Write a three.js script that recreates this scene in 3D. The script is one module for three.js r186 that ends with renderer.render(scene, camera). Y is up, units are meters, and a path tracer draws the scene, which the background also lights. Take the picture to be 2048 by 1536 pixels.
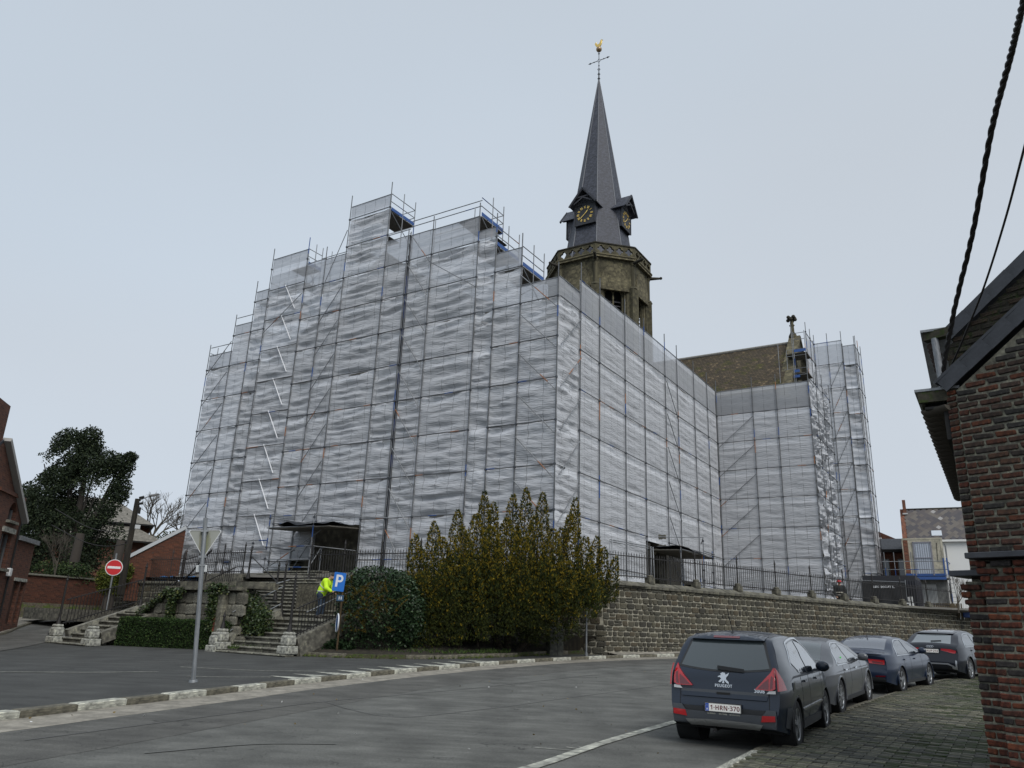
import * as THREE from 'three';
import { mergeGeometries, mergeVertices, toCreasedNormals } from 'three/addons/utils/BufferGeometryUtils.js';
import { TessellateModifier } from 'three/addons/modifiers/TessellateModifier.js';
import { MarchingCubes } from 'three/addons/objects/MarchingCubes.js';
import { FontLoader } from 'three/addons/loaders/FontLoader.js';
import { TextGeometry } from 'three/addons/geometries/TextGeometry.js';

// ---------------------------------------------------------------- camera, sky, sun, exposure
const scene = new THREE.Scene();
const camera = new THREE.PerspectiveCamera(53.13, 4 / 3, 0.1, 1500);
camera.rotation.order = 'YXZ';
camera.position.set(0, 1.65, 0);
camera.rotation.set(THREE.MathUtils.degToRad(17.5), 0, THREE.MathUtils.degToRad(2.188));
const renderer = new THREE.WebGLRenderer({ antialias: true });
renderer.toneMapping = THREE.LinearToneMapping;
renderer.toneMappingExposure = 1.45;
renderer.outputColorSpace = THREE.SRGBColorSpace;
renderer.shadowMap.enabled = true;

let seedState = 12345;
function rnd() { seedState = (seedState + 0x6d2b79f5) | 0; let t = Math.imul(seedState ^ (seedState >>> 15), 1 | seedState); t = (t + Math.imul(t ^ (t >>> 7), 61 | t)) ^ t; return ((t ^ (t >>> 14)) >>> 0) / 4294967296; }
function seed(n) { seedState = n | 0; }
const rr = (a, b) => a + (b - a) * rnd();
const pick = (a) => a[Math.floor(rnd() * a.length) % a.length];
const clamp = (x, a, b) => Math.max(a, Math.min(b, x));
const sstep = (a, b, x) => { const t = clamp((x - a) / (b - a), 0, 1); return t * t * (3 - 2 * t); };
const lerp = (a, b, t) => a + (b - a) * t;
const D2R = Math.PI / 180;

// periodic value noise
const HT = new Float32Array(65536); { seed(991); for (let i = 0; i < 65536; i++) HT[i] = rnd(); }
const hsh = (x, y, s) => HT[((x * 374761 + y * 668265 + s * 9176) ^ ((x * 31 + y * 17) << 3)) & 65535];
function vn(x, y, p, s = 0) { // value noise, period p cells
  const xi = Math.floor(x), yi = Math.floor(y), fx = x - xi, fy = y - yi;
  const w = (i) => ((i % p) + p) % p;
  const a = hsh(w(xi), w(yi), s), b = hsh(w(xi + 1), w(yi), s), c = hsh(w(xi), w(yi + 1), s), d = hsh(w(xi + 1), w(yi + 1), s);
  const u = fx * fx * (3 - 2 * fx), v = fy * fy * (3 - 2 * fy);
  return a + (b - a) * u + (c - a) * v + (a - b - c + d) * u * v;
}
function fbm(x, y, p, s = 0, o = 4) { let f = 0, a = 0.5, n = 0; for (let i = 0; i < o; i++) { f += a * vn(x, y, p, s + i * 7); n += a; x *= 2; y *= 2; p *= 2; a *= 0.5; } return f / n; }

{ // overcast sky: an even grey-blue layer with faint broad clouds, a little brighter overhead
  const W = 1024, Hh = 512, data = new Float32Array(W * Hh * 4);
  for (let j = 0; j < Hh; j++) {
    const el = ((j + 0.5) / Hh - 0.5) * 180;
    for (let i = 0; i < W; i++) {
      const n = fbm(i / W * 8, j / Hh * 8, 8, 3, 4) - 0.5, m = fbm(i / W * 3, j / Hh * 6, 3, 9, 3) - 0.5;
      let L = el < 0 ? 0.30 : 1.03 - 0.07 * sstep(2, 40, el) + 0.28 * sstep(46, 85, el);
      if (el > 0) L *= 1 + 0.10 * n + 0.09 * m;
      const k = (j * W + i) * 4, g = el > 0 ? m * 0.05 : 0;
      data[k] = (0.402 - g) * L; data[k + 1] = 0.456 * L; data[k + 2] = (0.52 + g) * L; data[k + 3] = 1;
      if (el < 0) { data[k] = 0.08; data[k + 1] = 0.083; data[k + 2] = 0.083; }
    }
  }
  const sky = new THREE.DataTexture(data, W, Hh, THREE.RGBAFormat, THREE.FloatType);
  sky.mapping = THREE.EquirectangularReflectionMapping; sky.magFilter = THREE.LinearFilter; sky.minFilter = THREE.LinearFilter; sky.needsUpdate = true;
  scene.background = sky; scene.environment = sky; scene.environmentIntensity = 1;
}
const sun = new THREE.DirectionalLight(new THREE.Color(1, 0.965, 0.92), 1.5);
sun.position.set(34, 78, 42); sun.target.position.set(0, 0, -30); sun.castShadow = true; sun.shadow.radius = 60;
sun.shadow.camera.left = -70; sun.shadow.camera.right = 70; sun.shadow.camera.top = 70; sun.shadow.camera.bottom = -70; sun.shadow.camera.far = 250; sun.shadow.mapSize.set(2048, 2048);
scene.add(sun, sun.target);

// ---------------------------------------------------------------- helpers
const used = new Map();
function numbered(n) { const k = used.get(n) || 0; used.set(n, k + 1); return k ? `${n}_${String(k).padStart(3, '0')}` : n; }
function tag(o, label, category, group, kind) { if (label) o.userData.label = label; if (category) o.userData.category = category; if (group) o.userData.group = group; if (kind) o.userData.kind = kind; return o; }
function thing(name, label, category, [x, y, z] = [0, 0, 0], turn = 0, group) {
  const o = new THREE.Group(); o.name = numbered(name); scene.add(o);
  o.position.set(x, y, z); o.rotation.y = turn; return tag(o, label, category, group);
}
function part(name, geo, mat, parent, kind) {
  const m = new THREE.Mesh(Array.isArray(geo) ? merge(geo) : geo, mat); m.name = name; m.castShadow = m.receiveShadow = true; parent.add(m);
  if (kind) m.userData.kind = kind; return m;
}
function top(name, geo, mat, label, category, group, kind) { // a thing that is one mesh, its geometry given round its own base
  const g = Array.isArray(geo) ? merge(geo) : geo; g.computeBoundingBox(); const b = g.boundingBox;
  const p = [(b.min.x + b.max.x) / 2, b.min.y, (b.min.z + b.max.z) / 2]; g.translate(-p[0], -p[1], -p[2]);
  const m = new THREE.Mesh(g, mat); m.name = numbered(name); m.position.set(...p); m.castShadow = m.receiveShadow = true; scene.add(m);
  return tag(m, label, category, group, kind);
}
const struct = (name, geo, mat, kind = 'structure') => top(name, geo, mat, null, null, null, kind);
function merge(list) {
  const anyCol = list.some((g) => g.attributes.color);
  const l = list.map((g) => {
    let h = g.index ? g.toNonIndexed() : g.clone();
    for (const k of Object.keys(h.attributes)) if (!['position', 'normal', 'uv', 'color'].includes(k)) h.deleteAttribute(k);
    if (!h.attributes.uv) h.setAttribute('uv', new THREE.BufferAttribute(new Float32Array(h.attributes.position.count * 2), 2));
    if (!h.attributes.normal) h.computeVertexNormals();
    if (anyCol && !h.attributes.color) h.setAttribute('color', new THREE.BufferAttribute(new Float32Array(h.attributes.position.count * 3).fill(1), 3));
    h.morphAttributes = {}; return h;
  });
  return mergeGeometries(l);
}
const V3 = (x, y, z) => new THREE.Vector3(x, y, z);
function boxUV(g, s = 1) { // uv in metres by the face's main axis
  const h = g.index ? g.toNonIndexed() : g; if (!h.attributes.normal) h.computeVertexNormals();
  const p = h.attributes.position, n = h.attributes.normal, uv = new Float32Array(p.count * 2);
  for (let i = 0; i < p.count; i++) {
    const ax = Math.abs(n.getX(i)), ay = Math.abs(n.getY(i)), az = Math.abs(n.getZ(i));
    let u, v; if (ay > ax && ay > az) { u = p.getX(i); v = p.getZ(i); } else if (ax > az) { u = p.getZ(i); v = p.getY(i); } else { u = p.getX(i); v = p.getY(i); }
    uv[i * 2] = u / s; uv[i * 2 + 1] = v / s;
  }
  h.setAttribute('uv', new THREE.BufferAttribute(uv, 2)); return h;
}
function box(w, h, d, x = 0, y = 0, z = 0) { const g = new THREE.BoxGeometry(w, h, d); g.translate(x, y, z); return boxUV(g); }
function bevelBox(w, h, d, b = 0.01, jit = 0) { // box with chamfered edges: 44 triangles
  const P = [], pos = [], X = w / 2, Y = h / 2, Z = d / 2; b = Math.min(b, X * 0.8, Y * 0.8, Z * 0.8);
  const c = {}; for (const i of [-1, 1]) for (const j of [-1, 1]) for (const k of [-1, 1]) {
    const o = [rr(-jit, jit), rr(-jit, jit), rr(-jit, jit)];
    c[[i, j, k]] = [[i * X, j * (Y - b), k * (Z - b)], [i * (X - b), j * Y, k * (Z - b)], [i * (X - b), j * (Y - b), k * Z]].map((v) => v.map((q, n) => q + o[n]));
  }
  const quad = (a, b2, c2, d2) => { pos.push(...a, ...b2, ...c2, ...a, ...c2, ...d2); }, S = [-1, 1];
  const face = (q) => { const ctr = q[0].map((_, n) => (q[0][n] + q[1][n] + q[2][n] + (q[3] ? q[3][n] : 0)) / q.length);
    const u = q[1].map((v, n) => v - q[0][n]), v2 = q[2].map((v, n) => v - q[0][n]);
    const nn = [u[1] * v2[2] - u[2] * v2[1], u[2] * v2[0] - u[0] * v2[2], u[0] * v2[1] - u[1] * v2[0]];
    if (nn[0] * ctr[0] + nn[1] * ctr[1] + nn[2] * ctr[2] < 0) q.reverse(); if (q.length === 4) quad(...q); else pos.push(...q[0], ...q[1], ...q[2]); };
  for (const s of S) { face([c[[s, -1, -1]][0], c[[s, 1, -1]][0], c[[s, 1, 1]][0], c[[s, -1, 1]][0]]); face([c[[-1, s, -1]][1], c[[1, s, -1]][1], c[[1, s, 1]][1], c[[-1, s, 1]][1]]); face([c[[-1, -1, s]][2], c[[1, -1, s]][2], c[[1, 1, s]][2], c[[-1, 1, s]][2]]); }
  for (const s of S) for (const t of S) {
    face([c[[s, t, -1]][0], c[[s, t, 1]][0], c[[s, t, 1]][1], c[[s, t, -1]][1]]); face([c[[s, -1, t]][0], c[[s, 1, t]][0], c[[s, 1, t]][2], c[[s, -1, t]][2]]); face([c[[-1, s, t]][1], c[[1, s, t]][1], c[[1, s, t]][2], c[[-1, s, t]][2]]);
    for (const k of S) face([c[[s, t, k]][0], c[[s, t, k]][1], c[[s, t, k]][2]]);
  }
  const g = new THREE.BufferGeometry(); g.setAttribute('position', new THREE.BufferAttribute(new Float32Array(pos), 3)); g.computeVertexNormals(); return boxUV(g);
}
function bar(a, b, r = 0.024, n = 6, r2 = r) {
  const d = V3().subVectors(b, a), L = d.length(); const g = new THREE.CylinderGeometry(r2, r, L, n, 1);
  g.translate(0, L / 2, 0); g.applyQuaternion(new THREE.Quaternion().setFromUnitVectors(V3(0, 1, 0), d.normalize())); g.translate(a.x, a.y, a.z); return g;
}
function beam(a, b, w, h) { // rectangular section between two points, h roughly upright
  const d = V3().subVectors(b, a), L = d.length(); const g = new THREE.BoxGeometry(w, h, L); g.translate(0, 0, L / 2);
  const m = new THREE.Matrix4(), z = d.clone().normalize(), x = V3().crossVectors(Math.abs(z.y) > 0.99 ? V3(1, 0, 0) : V3(0, 1, 0), z).normalize(), y = V3().crossVectors(z, x);
  m.makeBasis(x, y, z); const gg = boxUV(g); gg.applyMatrix4(m); gg.translate(a.x, a.y, a.z); return gg;
}
function tint(g, r, gg, b) { const n = g.attributes.position.count, c = new Float32Array(n * 3); for (let i = 0; i < n; i++) { c[3 * i] = r; c[3 * i + 1] = gg; c[3 * i + 2] = b; } g.setAttribute('color', new THREE.BufferAttribute(c, 3)); return g; }
function extr(shape, depth, bevel = 0) { const g = new THREE.ExtrudeGeometry(shape, { depth, bevelEnabled: bevel > 0, bevelSize: bevel, bevelThickness: bevel, bevelSegments: 1, curveSegments: 10 }); return boxUV(g); }
function poly(pts) { const s = new THREE.Shape(); pts.forEach(([x, y], i) => (i ? s.lineTo(x, y) : s.moveTo(x, y))); s.closePath(); return s; }
function gridGeo(nx, ny, f) { // f(i/nx, j/ny) -> [x,y,z,u,v]
  const p = [], uv = [], idx = [];
  for (let j = 0; j <= ny; j++) for (let i = 0; i <= nx; i++) { const q = f(i / nx, j / ny); p.push(q[0], q[1], q[2]); uv.push(q[3], q[4]); }
  for (let j = 0; j < ny; j++) for (let i = 0; i < nx; i++) { const a = j * (nx + 1) + i; idx.push(a, a + 1, a + nx + 2, a, a + nx + 2, a + nx + 1); }
  const g = new THREE.BufferGeometry(); g.setAttribute('position', new THREE.BufferAttribute(new Float32Array(p), 3)); g.setAttribute('uv', new THREE.BufferAttribute(new Float32Array(uv), 2)); g.setIndex(idx); g.computeVertexNormals(); return g;
}
// ---------------------------------------------------------------- textures and materials
function canvasTex(w, h, draw, srgb = true, rep) {
  const c = document.createElement('canvas'); c.width = w; c.height = h; const x = c.getContext('2d'); draw(x, w, h);
  const t = new THREE.CanvasTexture(c); t.wrapS = t.wrapT = rep === false ? THREE.ClampToEdgeWrapping : THREE.RepeatWrapping; if (srgb) t.colorSpace = THREE.SRGBColorSpace; return t;
}
function pix(w, h, f, srgb = true) { // f(x,y) -> [r,g,b] 0..255
  const d = new Uint8Array(w * h * 4); for (let y = 0; y < h; y++) for (let x = 0; x < w; x++) { const c = f(x, y), k = (y * w + x) * 4; d[k] = clamp(c[0], 0, 255); d[k + 1] = clamp(c[1], 0, 255); d[k + 2] = clamp(c[2], 0, 255); d[k + 3] = 255; }
  const t = new THREE.DataTexture(d, w, h); t.wrapS = t.wrapT = THREE.RepeatWrapping; t.magFilter = THREE.LinearFilter; t.minFilter = THREE.LinearMipmapLinearFilter; t.generateMipmaps = true; if (srgb) t.colorSpace = THREE.SRGBColorSpace; t.needsUpdate = true; return t;
}
const rep = (t, u, v = u) => { const c = t.clone(); c.repeat.set(u, v); c.needsUpdate = true; return c; };
const std = (r, g, b, rough = 0.85, o = {}) => { const m = new THREE.MeshStandardMaterial({ roughness: rough, ...o }); m.color.setRGB(r, g, b); return m; };
const phys = (r, g, b, rough, o = {}) => { const m = new THREE.MeshPhysicalMaterial({ roughness: rough, ...o }); m.color.setRGB(r, g, b); return m; };
// grain: a neutral multiplier map (mean near white) with coarse stains and fine grit
const grain = pix(512, 512, (x, y) => { const a = fbm(x / 64, y / 64, 8, 1, 4), b = hsh(x, y, 5), c = fbm(x / 16, y / 16, 32, 21, 3); const v = 255 * (0.72 + 0.34 * (a - 0.5) + 0.16 * (b - 0.5) + 0.18 * (c - 0.5) + 0.12); return [v, v * 0.995, v * 0.985]; });
const grainB = pix(256, 256, (x, y) => { const v = 255 * (0.5 * hsh(x, y, 7) + 0.5 * fbm(x / 8, y / 8, 32, 4, 3)); return [v, v, v]; }, false);
const asphaltT = pix(1024, 1024, (x, y) => {
  const a = fbm(x / 128, y / 128, 8, 11, 5), s = fbm(x / 256, y / 40, 4, 31, 4), gr = hsh(x, y, 2), gr2 = vn(x / 2.2, y / 2.2, 465, 8);
  let v = 0.66 + 0.30 * (a - 0.5) + 0.17 * (s - 0.5) + 0.17 * (gr - 0.5) + 0.16 * (gr2 - 0.5);
  if (gr > 0.988) v += 0.2; const cr = Math.abs(fbm(x / 170.67, y / 170.67, 6, 51, 4) - 0.5); if (cr < 0.0035) v *= 0.72;
  v *= 255; return [v, v, v * 0.985];
});
const stoneT = pix(512, 512, (x, y) => { const a = fbm(x / 40, y / 40, 13, 61, 5), b = fbm(x / 128, y / 128, 4, 66, 3), g = hsh(x, y, 12); let v = 0.68 + 0.5 * (a - 0.5) + 0.3 * (b - 0.5) + 0.12 * (g - 0.5); const l = a > 0.63 ? (a - 0.63) * 1.6 : 0; v *= 255; return [v + l * 90, v + l * 92, v * 0.96 + l * 60]; });
const mossT = pix(512, 512, (x, y) => { const a = fbm(x / 64, y / 64, 8, 71, 5), g = hsh(x, y, 13), b = fbm(x / 20, y / 20, 25, 77, 3); const m = sstep(0.45, 0.68, a); let v = (0.62 + 0.3 * (b - 0.5) + 0.14 * (g - 0.5)) * 255; return [v * (1 - 0.18 * m), v * (1 + 0.02 * m), v * (0.97 - 0.42 * m)]; });
const brickTex = (mort, cols, rows = 8, per = 4) => pix(512, 512, (x, y) => { // far brickwork, one tile = 0.88 m x 0.6 m
  const r = Math.floor(y / 512 * rows), fy = (y / 512 * rows) % 1, off = (r % 2) * 0.5, q = x / 512 * per + off, fx = q % 1, id = Math.floor(q) % per; const k = hsh(id, r, 17), c = cols[Math.floor(k * cols.length) % cols.length], n = 0.82 + 0.3 * fbm(x / 32, y / 32, 16, 23, 3) + 0.12 * (hsh(x, y, 3) - 0.5);
  const mo = fy < 0.13 || fx < 0.06; const cc = mo ? mort : c; return cc.map((v) => v * n * (mo ? 1 : 0.9 + 0.25 * hsh(id, r, 29)));
});
const brickRed = brickTex([120, 104, 94], [[116, 76, 60], [106, 70, 57], [124, 82, 64], [98, 66, 55]]);
const M = {
  asphalt: std(0.262, 0.262, 0.245, 0.93, { map: rep(asphaltT, 0.22), bumpMap: rep(grainB, 2.2), bumpScale: 0.004 }),
  asphaltDark: std(0.118, 0.12, 0.115, 0.93, { map: rep(asphaltT, 0.19, 0.23), bumpMap: rep(grainB, 2.2), bumpScale: 0.004 }),
  asphaltMid: std(0.215, 0.21, 0.195, 0.93, { map: rep(asphaltT, 0.21), bumpMap: rep(grainB, 2.2), bumpScale: 0.004 }),
  gutter: std(0.36, 0.335, 0.285, 0.95, { map: rep(grain, 0.6), bumpMap: rep(grainB, 1.6), bumpScale: 0.004 }),
  kerb: std(0.23, 0.21, 0.17, 0.9, { map: rep(stoneT, 1.3) }), kerbWhite: std(0.74, 0.73, 0.68, 0.85, { map: rep(stoneT, 1.1) }), kerbMoss: std(0.17, 0.16, 0.09, 0.95, { map: rep(mossT, 1) }),
  paint: std(0.74, 0.74, 0.7, 0.8, { map: rep(stoneT, 0.9) }), paintOld: std(0.42, 0.42, 0.4, 0.85, { map: rep(stoneT, 2) }),
  soil: std(0.05, 0.04, 0.026, 1, { map: rep(stoneT, 1.2) }), terrace: std(0.16, 0.15, 0.13, 0.95, { map: rep(grain, 0.5) }), grass: std(0.05, 0.075, 0.022, 1, { map: rep(mossT, 0.8) }),
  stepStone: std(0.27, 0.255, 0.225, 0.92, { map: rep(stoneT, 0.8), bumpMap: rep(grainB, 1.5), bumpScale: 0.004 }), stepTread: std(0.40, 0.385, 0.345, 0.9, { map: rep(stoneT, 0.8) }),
  coping: std(0.235, 0.22, 0.185, 0.92, { map: rep(stoneT, 0.7) }), mortar: std(0.5, 0.47, 0.38, 1, { map: rep(grain, 1) }), whiteStone: std(0.66, 0.655, 0.63, 0.9, { map: rep(stoneT, 1.3) }),
  iron: std(0.022, 0.02, 0.019, 0.6, { metalness: 0.3 }), galv: std(0.36, 0.38, 0.40, 0.5, { metalness: 0.55, map: rep(grain, 1) }), galvTube: std(1, 1, 1, 0.5, { metalness: 0.35, vertexColors: true }), blueSteel: std(0.03, 0.085, 0.26, 0.6), plank: std(0.17, 0.16, 0.14, 0.9, { map: rep(grain, 0.7) }),
  tarp: phys(0.012, 0.014, 0.02, 0.42, { clearcoat: 0.2 }), churchStone: std(0.165, 0.147, 0.095, 0.95, { map: rep(stoneT, 0.35), bumpMap: rep(grainB, 0.6), bumpScale: 0.02 }), churchLight: std(0.235, 0.205, 0.135, 0.95, { map: rep(stoneT, 0.5) }), churchDark: std(0.075, 0.068, 0.055, 0.95, { map: rep(stoneT, 0.35) }),
  black: std(0.012, 0.012, 0.012, 0.9), louvre: std(0.075, 0.072, 0.08, 0.85), gold: std(0.78, 0.55, 0.16, 0.35, { metalness: 0.6 }),
  brickFar: std(0.62, 0.55, 0.5, 0.92, { map: rep(brickRed, 1.136, 1.667) }), brickFar2: std(0.95, 0.82, 0.72, 0.92, { map: rep(brickRed, 1.136, 1.667) }), white: std(0.7, 0.7, 0.68, 0.7), offwhite: std(0.6, 0.585, 0.5, 0.6, { map: rep(grain, 0.3) }),
};
function carvePaint(r, g, b, rough = 0.25) { return phys(r, g, b, 0.3, { metalness: 0, specularIntensity: 0.3, clearcoat: 0.7, clearcoatRoughness: 0.04 }); }

// ---------------------------------------------------------------- ground height
const sp = (t, w) => w * Math.log1p(Math.exp(clamp(t / w, -30, 30)));
function G(x, z) {
  const s = 0.5 * x - 0.866 * z, q = -0.866 * x - 0.5 * z;
  const t = sp(-z - 31, 1.5) - sp(-z - 52, 2), k = 1 / (1 + Math.exp((x + 15.5) / 1.2));
  return 0.03 * (sp(s - 14.5, 1.5) - sp(s - 46, 4)) + 0.015 * (sp(q, 1.5) - sp(q - 16, 1.5)) + 0.065 * t * k;
}
// church frame: u to the left along the west front, v back along the nave, from the front's right-hand scaffold corner
const PHI = 32.5 * D2R, CX = 2.04, CZ = -33.1, CY = 3.8;
const CH = (u, v) => [CX - u * Math.cos(PHI) + v * Math.sin(PHI), CZ - u * Math.sin(PHI) - v * Math.cos(PHI)];
const CL = (u, v, y) => V3(-u, y - CY, -v); // local point of a group placed by churchThing
const churchThing = (name, label, category, group) => thing(name, label, category, [CX, CY, CZ], -PHI, group);
const inChurch = (g) => { g.rotateY(-PHI); g.translate(CX, 0, CZ); return g; }; // geometry given in (-u, y, -v)
function plen(p) { const l = [0]; for (let i = 1; i < p.length; i++) l.push(l[i - 1] + Math.hypot(p[i][0] - p[i - 1][0], p[i][1] - p[i - 1][1])); return l; }
function along(p, l, d) { let i = 1; while (i < p.length - 1 && l[i] < d) i++; const t = (d - l[i - 1]) / (l[i] - l[i - 1]); return [lerp(p[i - 1][0], p[i][0], t), lerp(p[i - 1][1], p[i][1], t), Math.atan2(p[i][0] - p[i - 1][0], -(p[i][1] - p[i - 1][1]))]; }
function smoothLine(p, n) { const c = new THREE.CatmullRomCurve3(p.map(([x, z]) => V3(x, 0, z)), false, 'centripetal'); return c.getSpacedPoints(n).map((q) => [q.x, q.z]); }
function strip(A, B, nl, na, off, yf) { // sheet between two plan lines, laid on the ground
  const la = plen(A), lb = plen(B);
  const g = gridGeo(nl, na, (s, t) => { const a = along(A, la, s * la.at(-1)), b = along(B, lb, s * lb.at(-1)); const x = lerp(a[0], b[0], t), z = lerp(a[1], b[1], t); return [x, yf ? yf(x, z, s, t) : G(x, z) + off, z, x, z]; });
  const nn = g.attributes.normal; if (nn.getY(Math.floor(nn.count / 2)) < 0) { const ix = g.index.array; for (let i = 0; i < ix.length; i += 3) { const q = ix[i]; ix[i] = ix[i + 1]; ix[i + 1] = q; } g.computeVertexNormals(); }
  return g;
}
// ---------------------------------------------------------------- the ground, road, forecourt, kerbs
{
  const ax = [-900, -500, -250, -120, -80]; for (let x = -60; x <= 60; x += 1.5) ax.push(x); ax.push(80, 120, 250, 500, 900);
  const az = [500, 200, 80, 40]; for (let z = 24; z >= -80; z -= 1.5) az.push(z); az.push(-100, -130, -200, -400, -900);
  const g = gridGeo(ax.length - 1, az.length - 1, (s, t) => { const x = ax[Math.round(s * (ax.length - 1))], z = az[Math.round(t * (az.length - 1))]; return [x, G(clamp(x, -70, 70), clamp(z, -85, 30)), z, x, z]; });
  const ground = new THREE.Mesh(g, M.asphalt); ground.name = 'road'; ground.receiveShadow = true; ground.userData.kind = 'structure'; scene.add(ground);
}
const KERB = smoothLine([[-9.2, -3], [-7.9, -8], [-6.85, -11.52], [-6.46, -12.87], [-5.64, -15.61], [-4.86, -18.21], [-3.21, -21.82], [-0.67, -25.79], [1.72, -28.85], [5.3, -32.3], [7.9, -34.2], [13, -37.8], [30, -49.7]], 160);
const shift = (L, d) => L.map((p, i) => { const a = L[Math.max(0, i - 1)], b = L[Math.min(L.length - 1, i + 1)], l = Math.hypot(b[0] - a[0], b[1] - a[1]); return [p[0] + (b[1] - a[1]) / l * d * -1, p[1] + (b[0] - a[0]) / l * d]; }); // d > 0 to the right of travel
struct('gutter', strip(shift(KERB, 0.1), shift(KERB, 0.95), 150, 2, 0.004), M.gutter);
struct('road_patch', strip(shift(KERB, 1.02), shift(KERB, 2.7), 150, 3, 0.003), M.asphaltMid);
const tarLine = (pts, w = 0.03, o = 0.009) => strip(shift(smoothLine(pts, 40), -w / 2), shift(smoothLine(pts, 40), w / 2), 40, 1, o);
struct('tar_seam', tarLine([[-5.6, -10], [-4.2, -13.5], [-3.3, -15.6], [-2.1, -17.4], [-0.2, -20], [3.2, -24.6], [8, -29.5]]), std(0.09, 0.09, 0.085, 0.8));
struct('tar_seam', tarLine([[-3.3, -15.62], [-2.6, -14.6], [-1.75, -13.9], [-0.6, -15.2], [1.5, -18.2], [4.5, -22]], 0.025), std(0.1, 0.1, 0.095, 0.8));
struct('tar_seam', tarLine([[-4, -9.6], [-3, -10.6], [-2.1, -10.9]], 0.05), std(0.11, 0.11, 0.1, 0.8));
const BACK = [[-30, -24], [-21, -29.5], [-16.7, -30.9], [-14.8, -30.4], [-9.9, -29.4], [-9.3, -28.3], [-6.9, -27.3], [-5.9, -26.75], [-4.2, -26.7], [-2.4, -27.1], [-0.2, -28.9], [1.87, -31.2], [4.3, -33], [8, -36.2], [13, -40.5], [30, -52]];
struct('forecourt', strip(shift(KERB, -0.1), BACK, 150, 24, 0.07), M.asphaltDark);
struct('side_street', strip([[-14.6, -20], [-15.4, -25], [-16.9, -30.2], [-19, -34], [-22, -41], [-26, -52]], [[-30, -16], [-30, -22], [-30, -30], [-31, -36], [-33, -44], [-36, -54]], 40, 12, 0.085), M.asphaltMid);
const SIDEKERB = smoothLine([[-21, -24], [-20.2, -30], [-20.07, -32.5], [-21, -35], [-21.8, -37.4], [-22.3, -40], [-21.6, -43], [-19.5, -45.5]], 40);
struct('side_pavement', strip(SIDEKERB, SIDEKERB.map(([x, z]) => [x - 9, z - 3]), 40, 5, 0.17), M.gutter);
const kerbGroup = (name) => { const o = new THREE.Group(); o.name = numbered(name); o.userData.kind = 'structure'; scene.add(o); return o; };
const stoneVars = [0, 1, 2].map((i) => { seed(70 + i); return bevelBox(1, 1, 1, 0.05, 0.012); });
function kerbStones(o, line, from, to, len, w, h, off, mats, name = 'kerb_stone') {
  const l = plen(line); let n = 0;
  for (let d = from; d < Math.min(to, l.at(-1)); d += len) {
    const a = along(line, l, d), b = along(line, l, Math.min(l.at(-1), d + len)), c = [(a[0] + b[0]) / 2, (a[1] + b[1]) / 2], L = Math.hypot(b[0] - a[0], b[1] - a[1]);
    const ya = G(a[0], a[1]), yb = G(b[0], b[1]); const m = part(name, stoneVars[n % 3], mats(n, d), o);
    m.position.set(c[0], (ya + yb) / 2 + off - h / 2 + rr(-0.006, 0.006), c[1]); m.scale.set(w, h, L - 0.015); m.rotation.set(0, Math.atan2(b[0] - a[0], b[1] - a[1]), 0); m.rotateX(-Math.atan2(yb - ya, L)); n++;
  }
}
seed(41);
{ const k = kerbGroup('kerb'); kerbStones(k, KERB, 6, 48, 1.02, 0.24, 0.3, 0.105, (n) => (n % 2 ? M.kerb : M.kerbWhite)); }
{ const k = kerbGroup('planting_bed_kerb'); kerbStones(k, smoothLine([[-6.8, -27.05], [-5.9, -26.6], [-4.2, -26.5], [-2.4, -26.95], [-0.2, -28.75], [1.87, -31.05], [3.5, -32.2]], 50), 0, 20, 0.95, 0.14, 0.36, 0.2, () => pick([M.kerbMoss, M.kerb, M.kerb])); }
{ const k = kerbGroup('hedge_kerb'); kerbStones(k, [[-15, -30.35], [-12.5, -29.75], [-9.75, -29.1]], 0, 9, 0.9, 0.16, 0.4, 0.24, () => M.kerbMoss); }
{ const k = kerbGroup('side_kerb'); kerbStones(k, SIDEKERB, 4, 24, 1, 0.16, 0.3, 0.17, () => M.kerb); }
const WALLP = [6.4, -33.62], WD = [0.819, -0.574], wallAt = (s, o = 0) => [WALLP[0] + WD[0] * s - WD[1] * o * -1 * -1, WALLP[1] + WD[1] * s + WD[0] * o]; // o > 0 to the back of the wall? set below
const wallPt = (s, o = 0) => [WALLP[0] + WD[0] * s + WD[1] * o, WALLP[1] + WD[1] * s - WD[0] * o]; // o > 0: behind the wall face
struct('wall_pavement', strip([[4.55, -31.75], [5.2, -32.35], [7.8, -34.35], [13, -38], [30, -49.9]], [[4.15, -32.0], [5.2, -32.72], wallPt(2.2, -0.02), wallPt(8, -0.02), wallPt(29, -0.02)], 40, 3, 0, (x, z, s, t) => G(x, z) + 0.11 + 0.06 * t), M.gutter);
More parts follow.
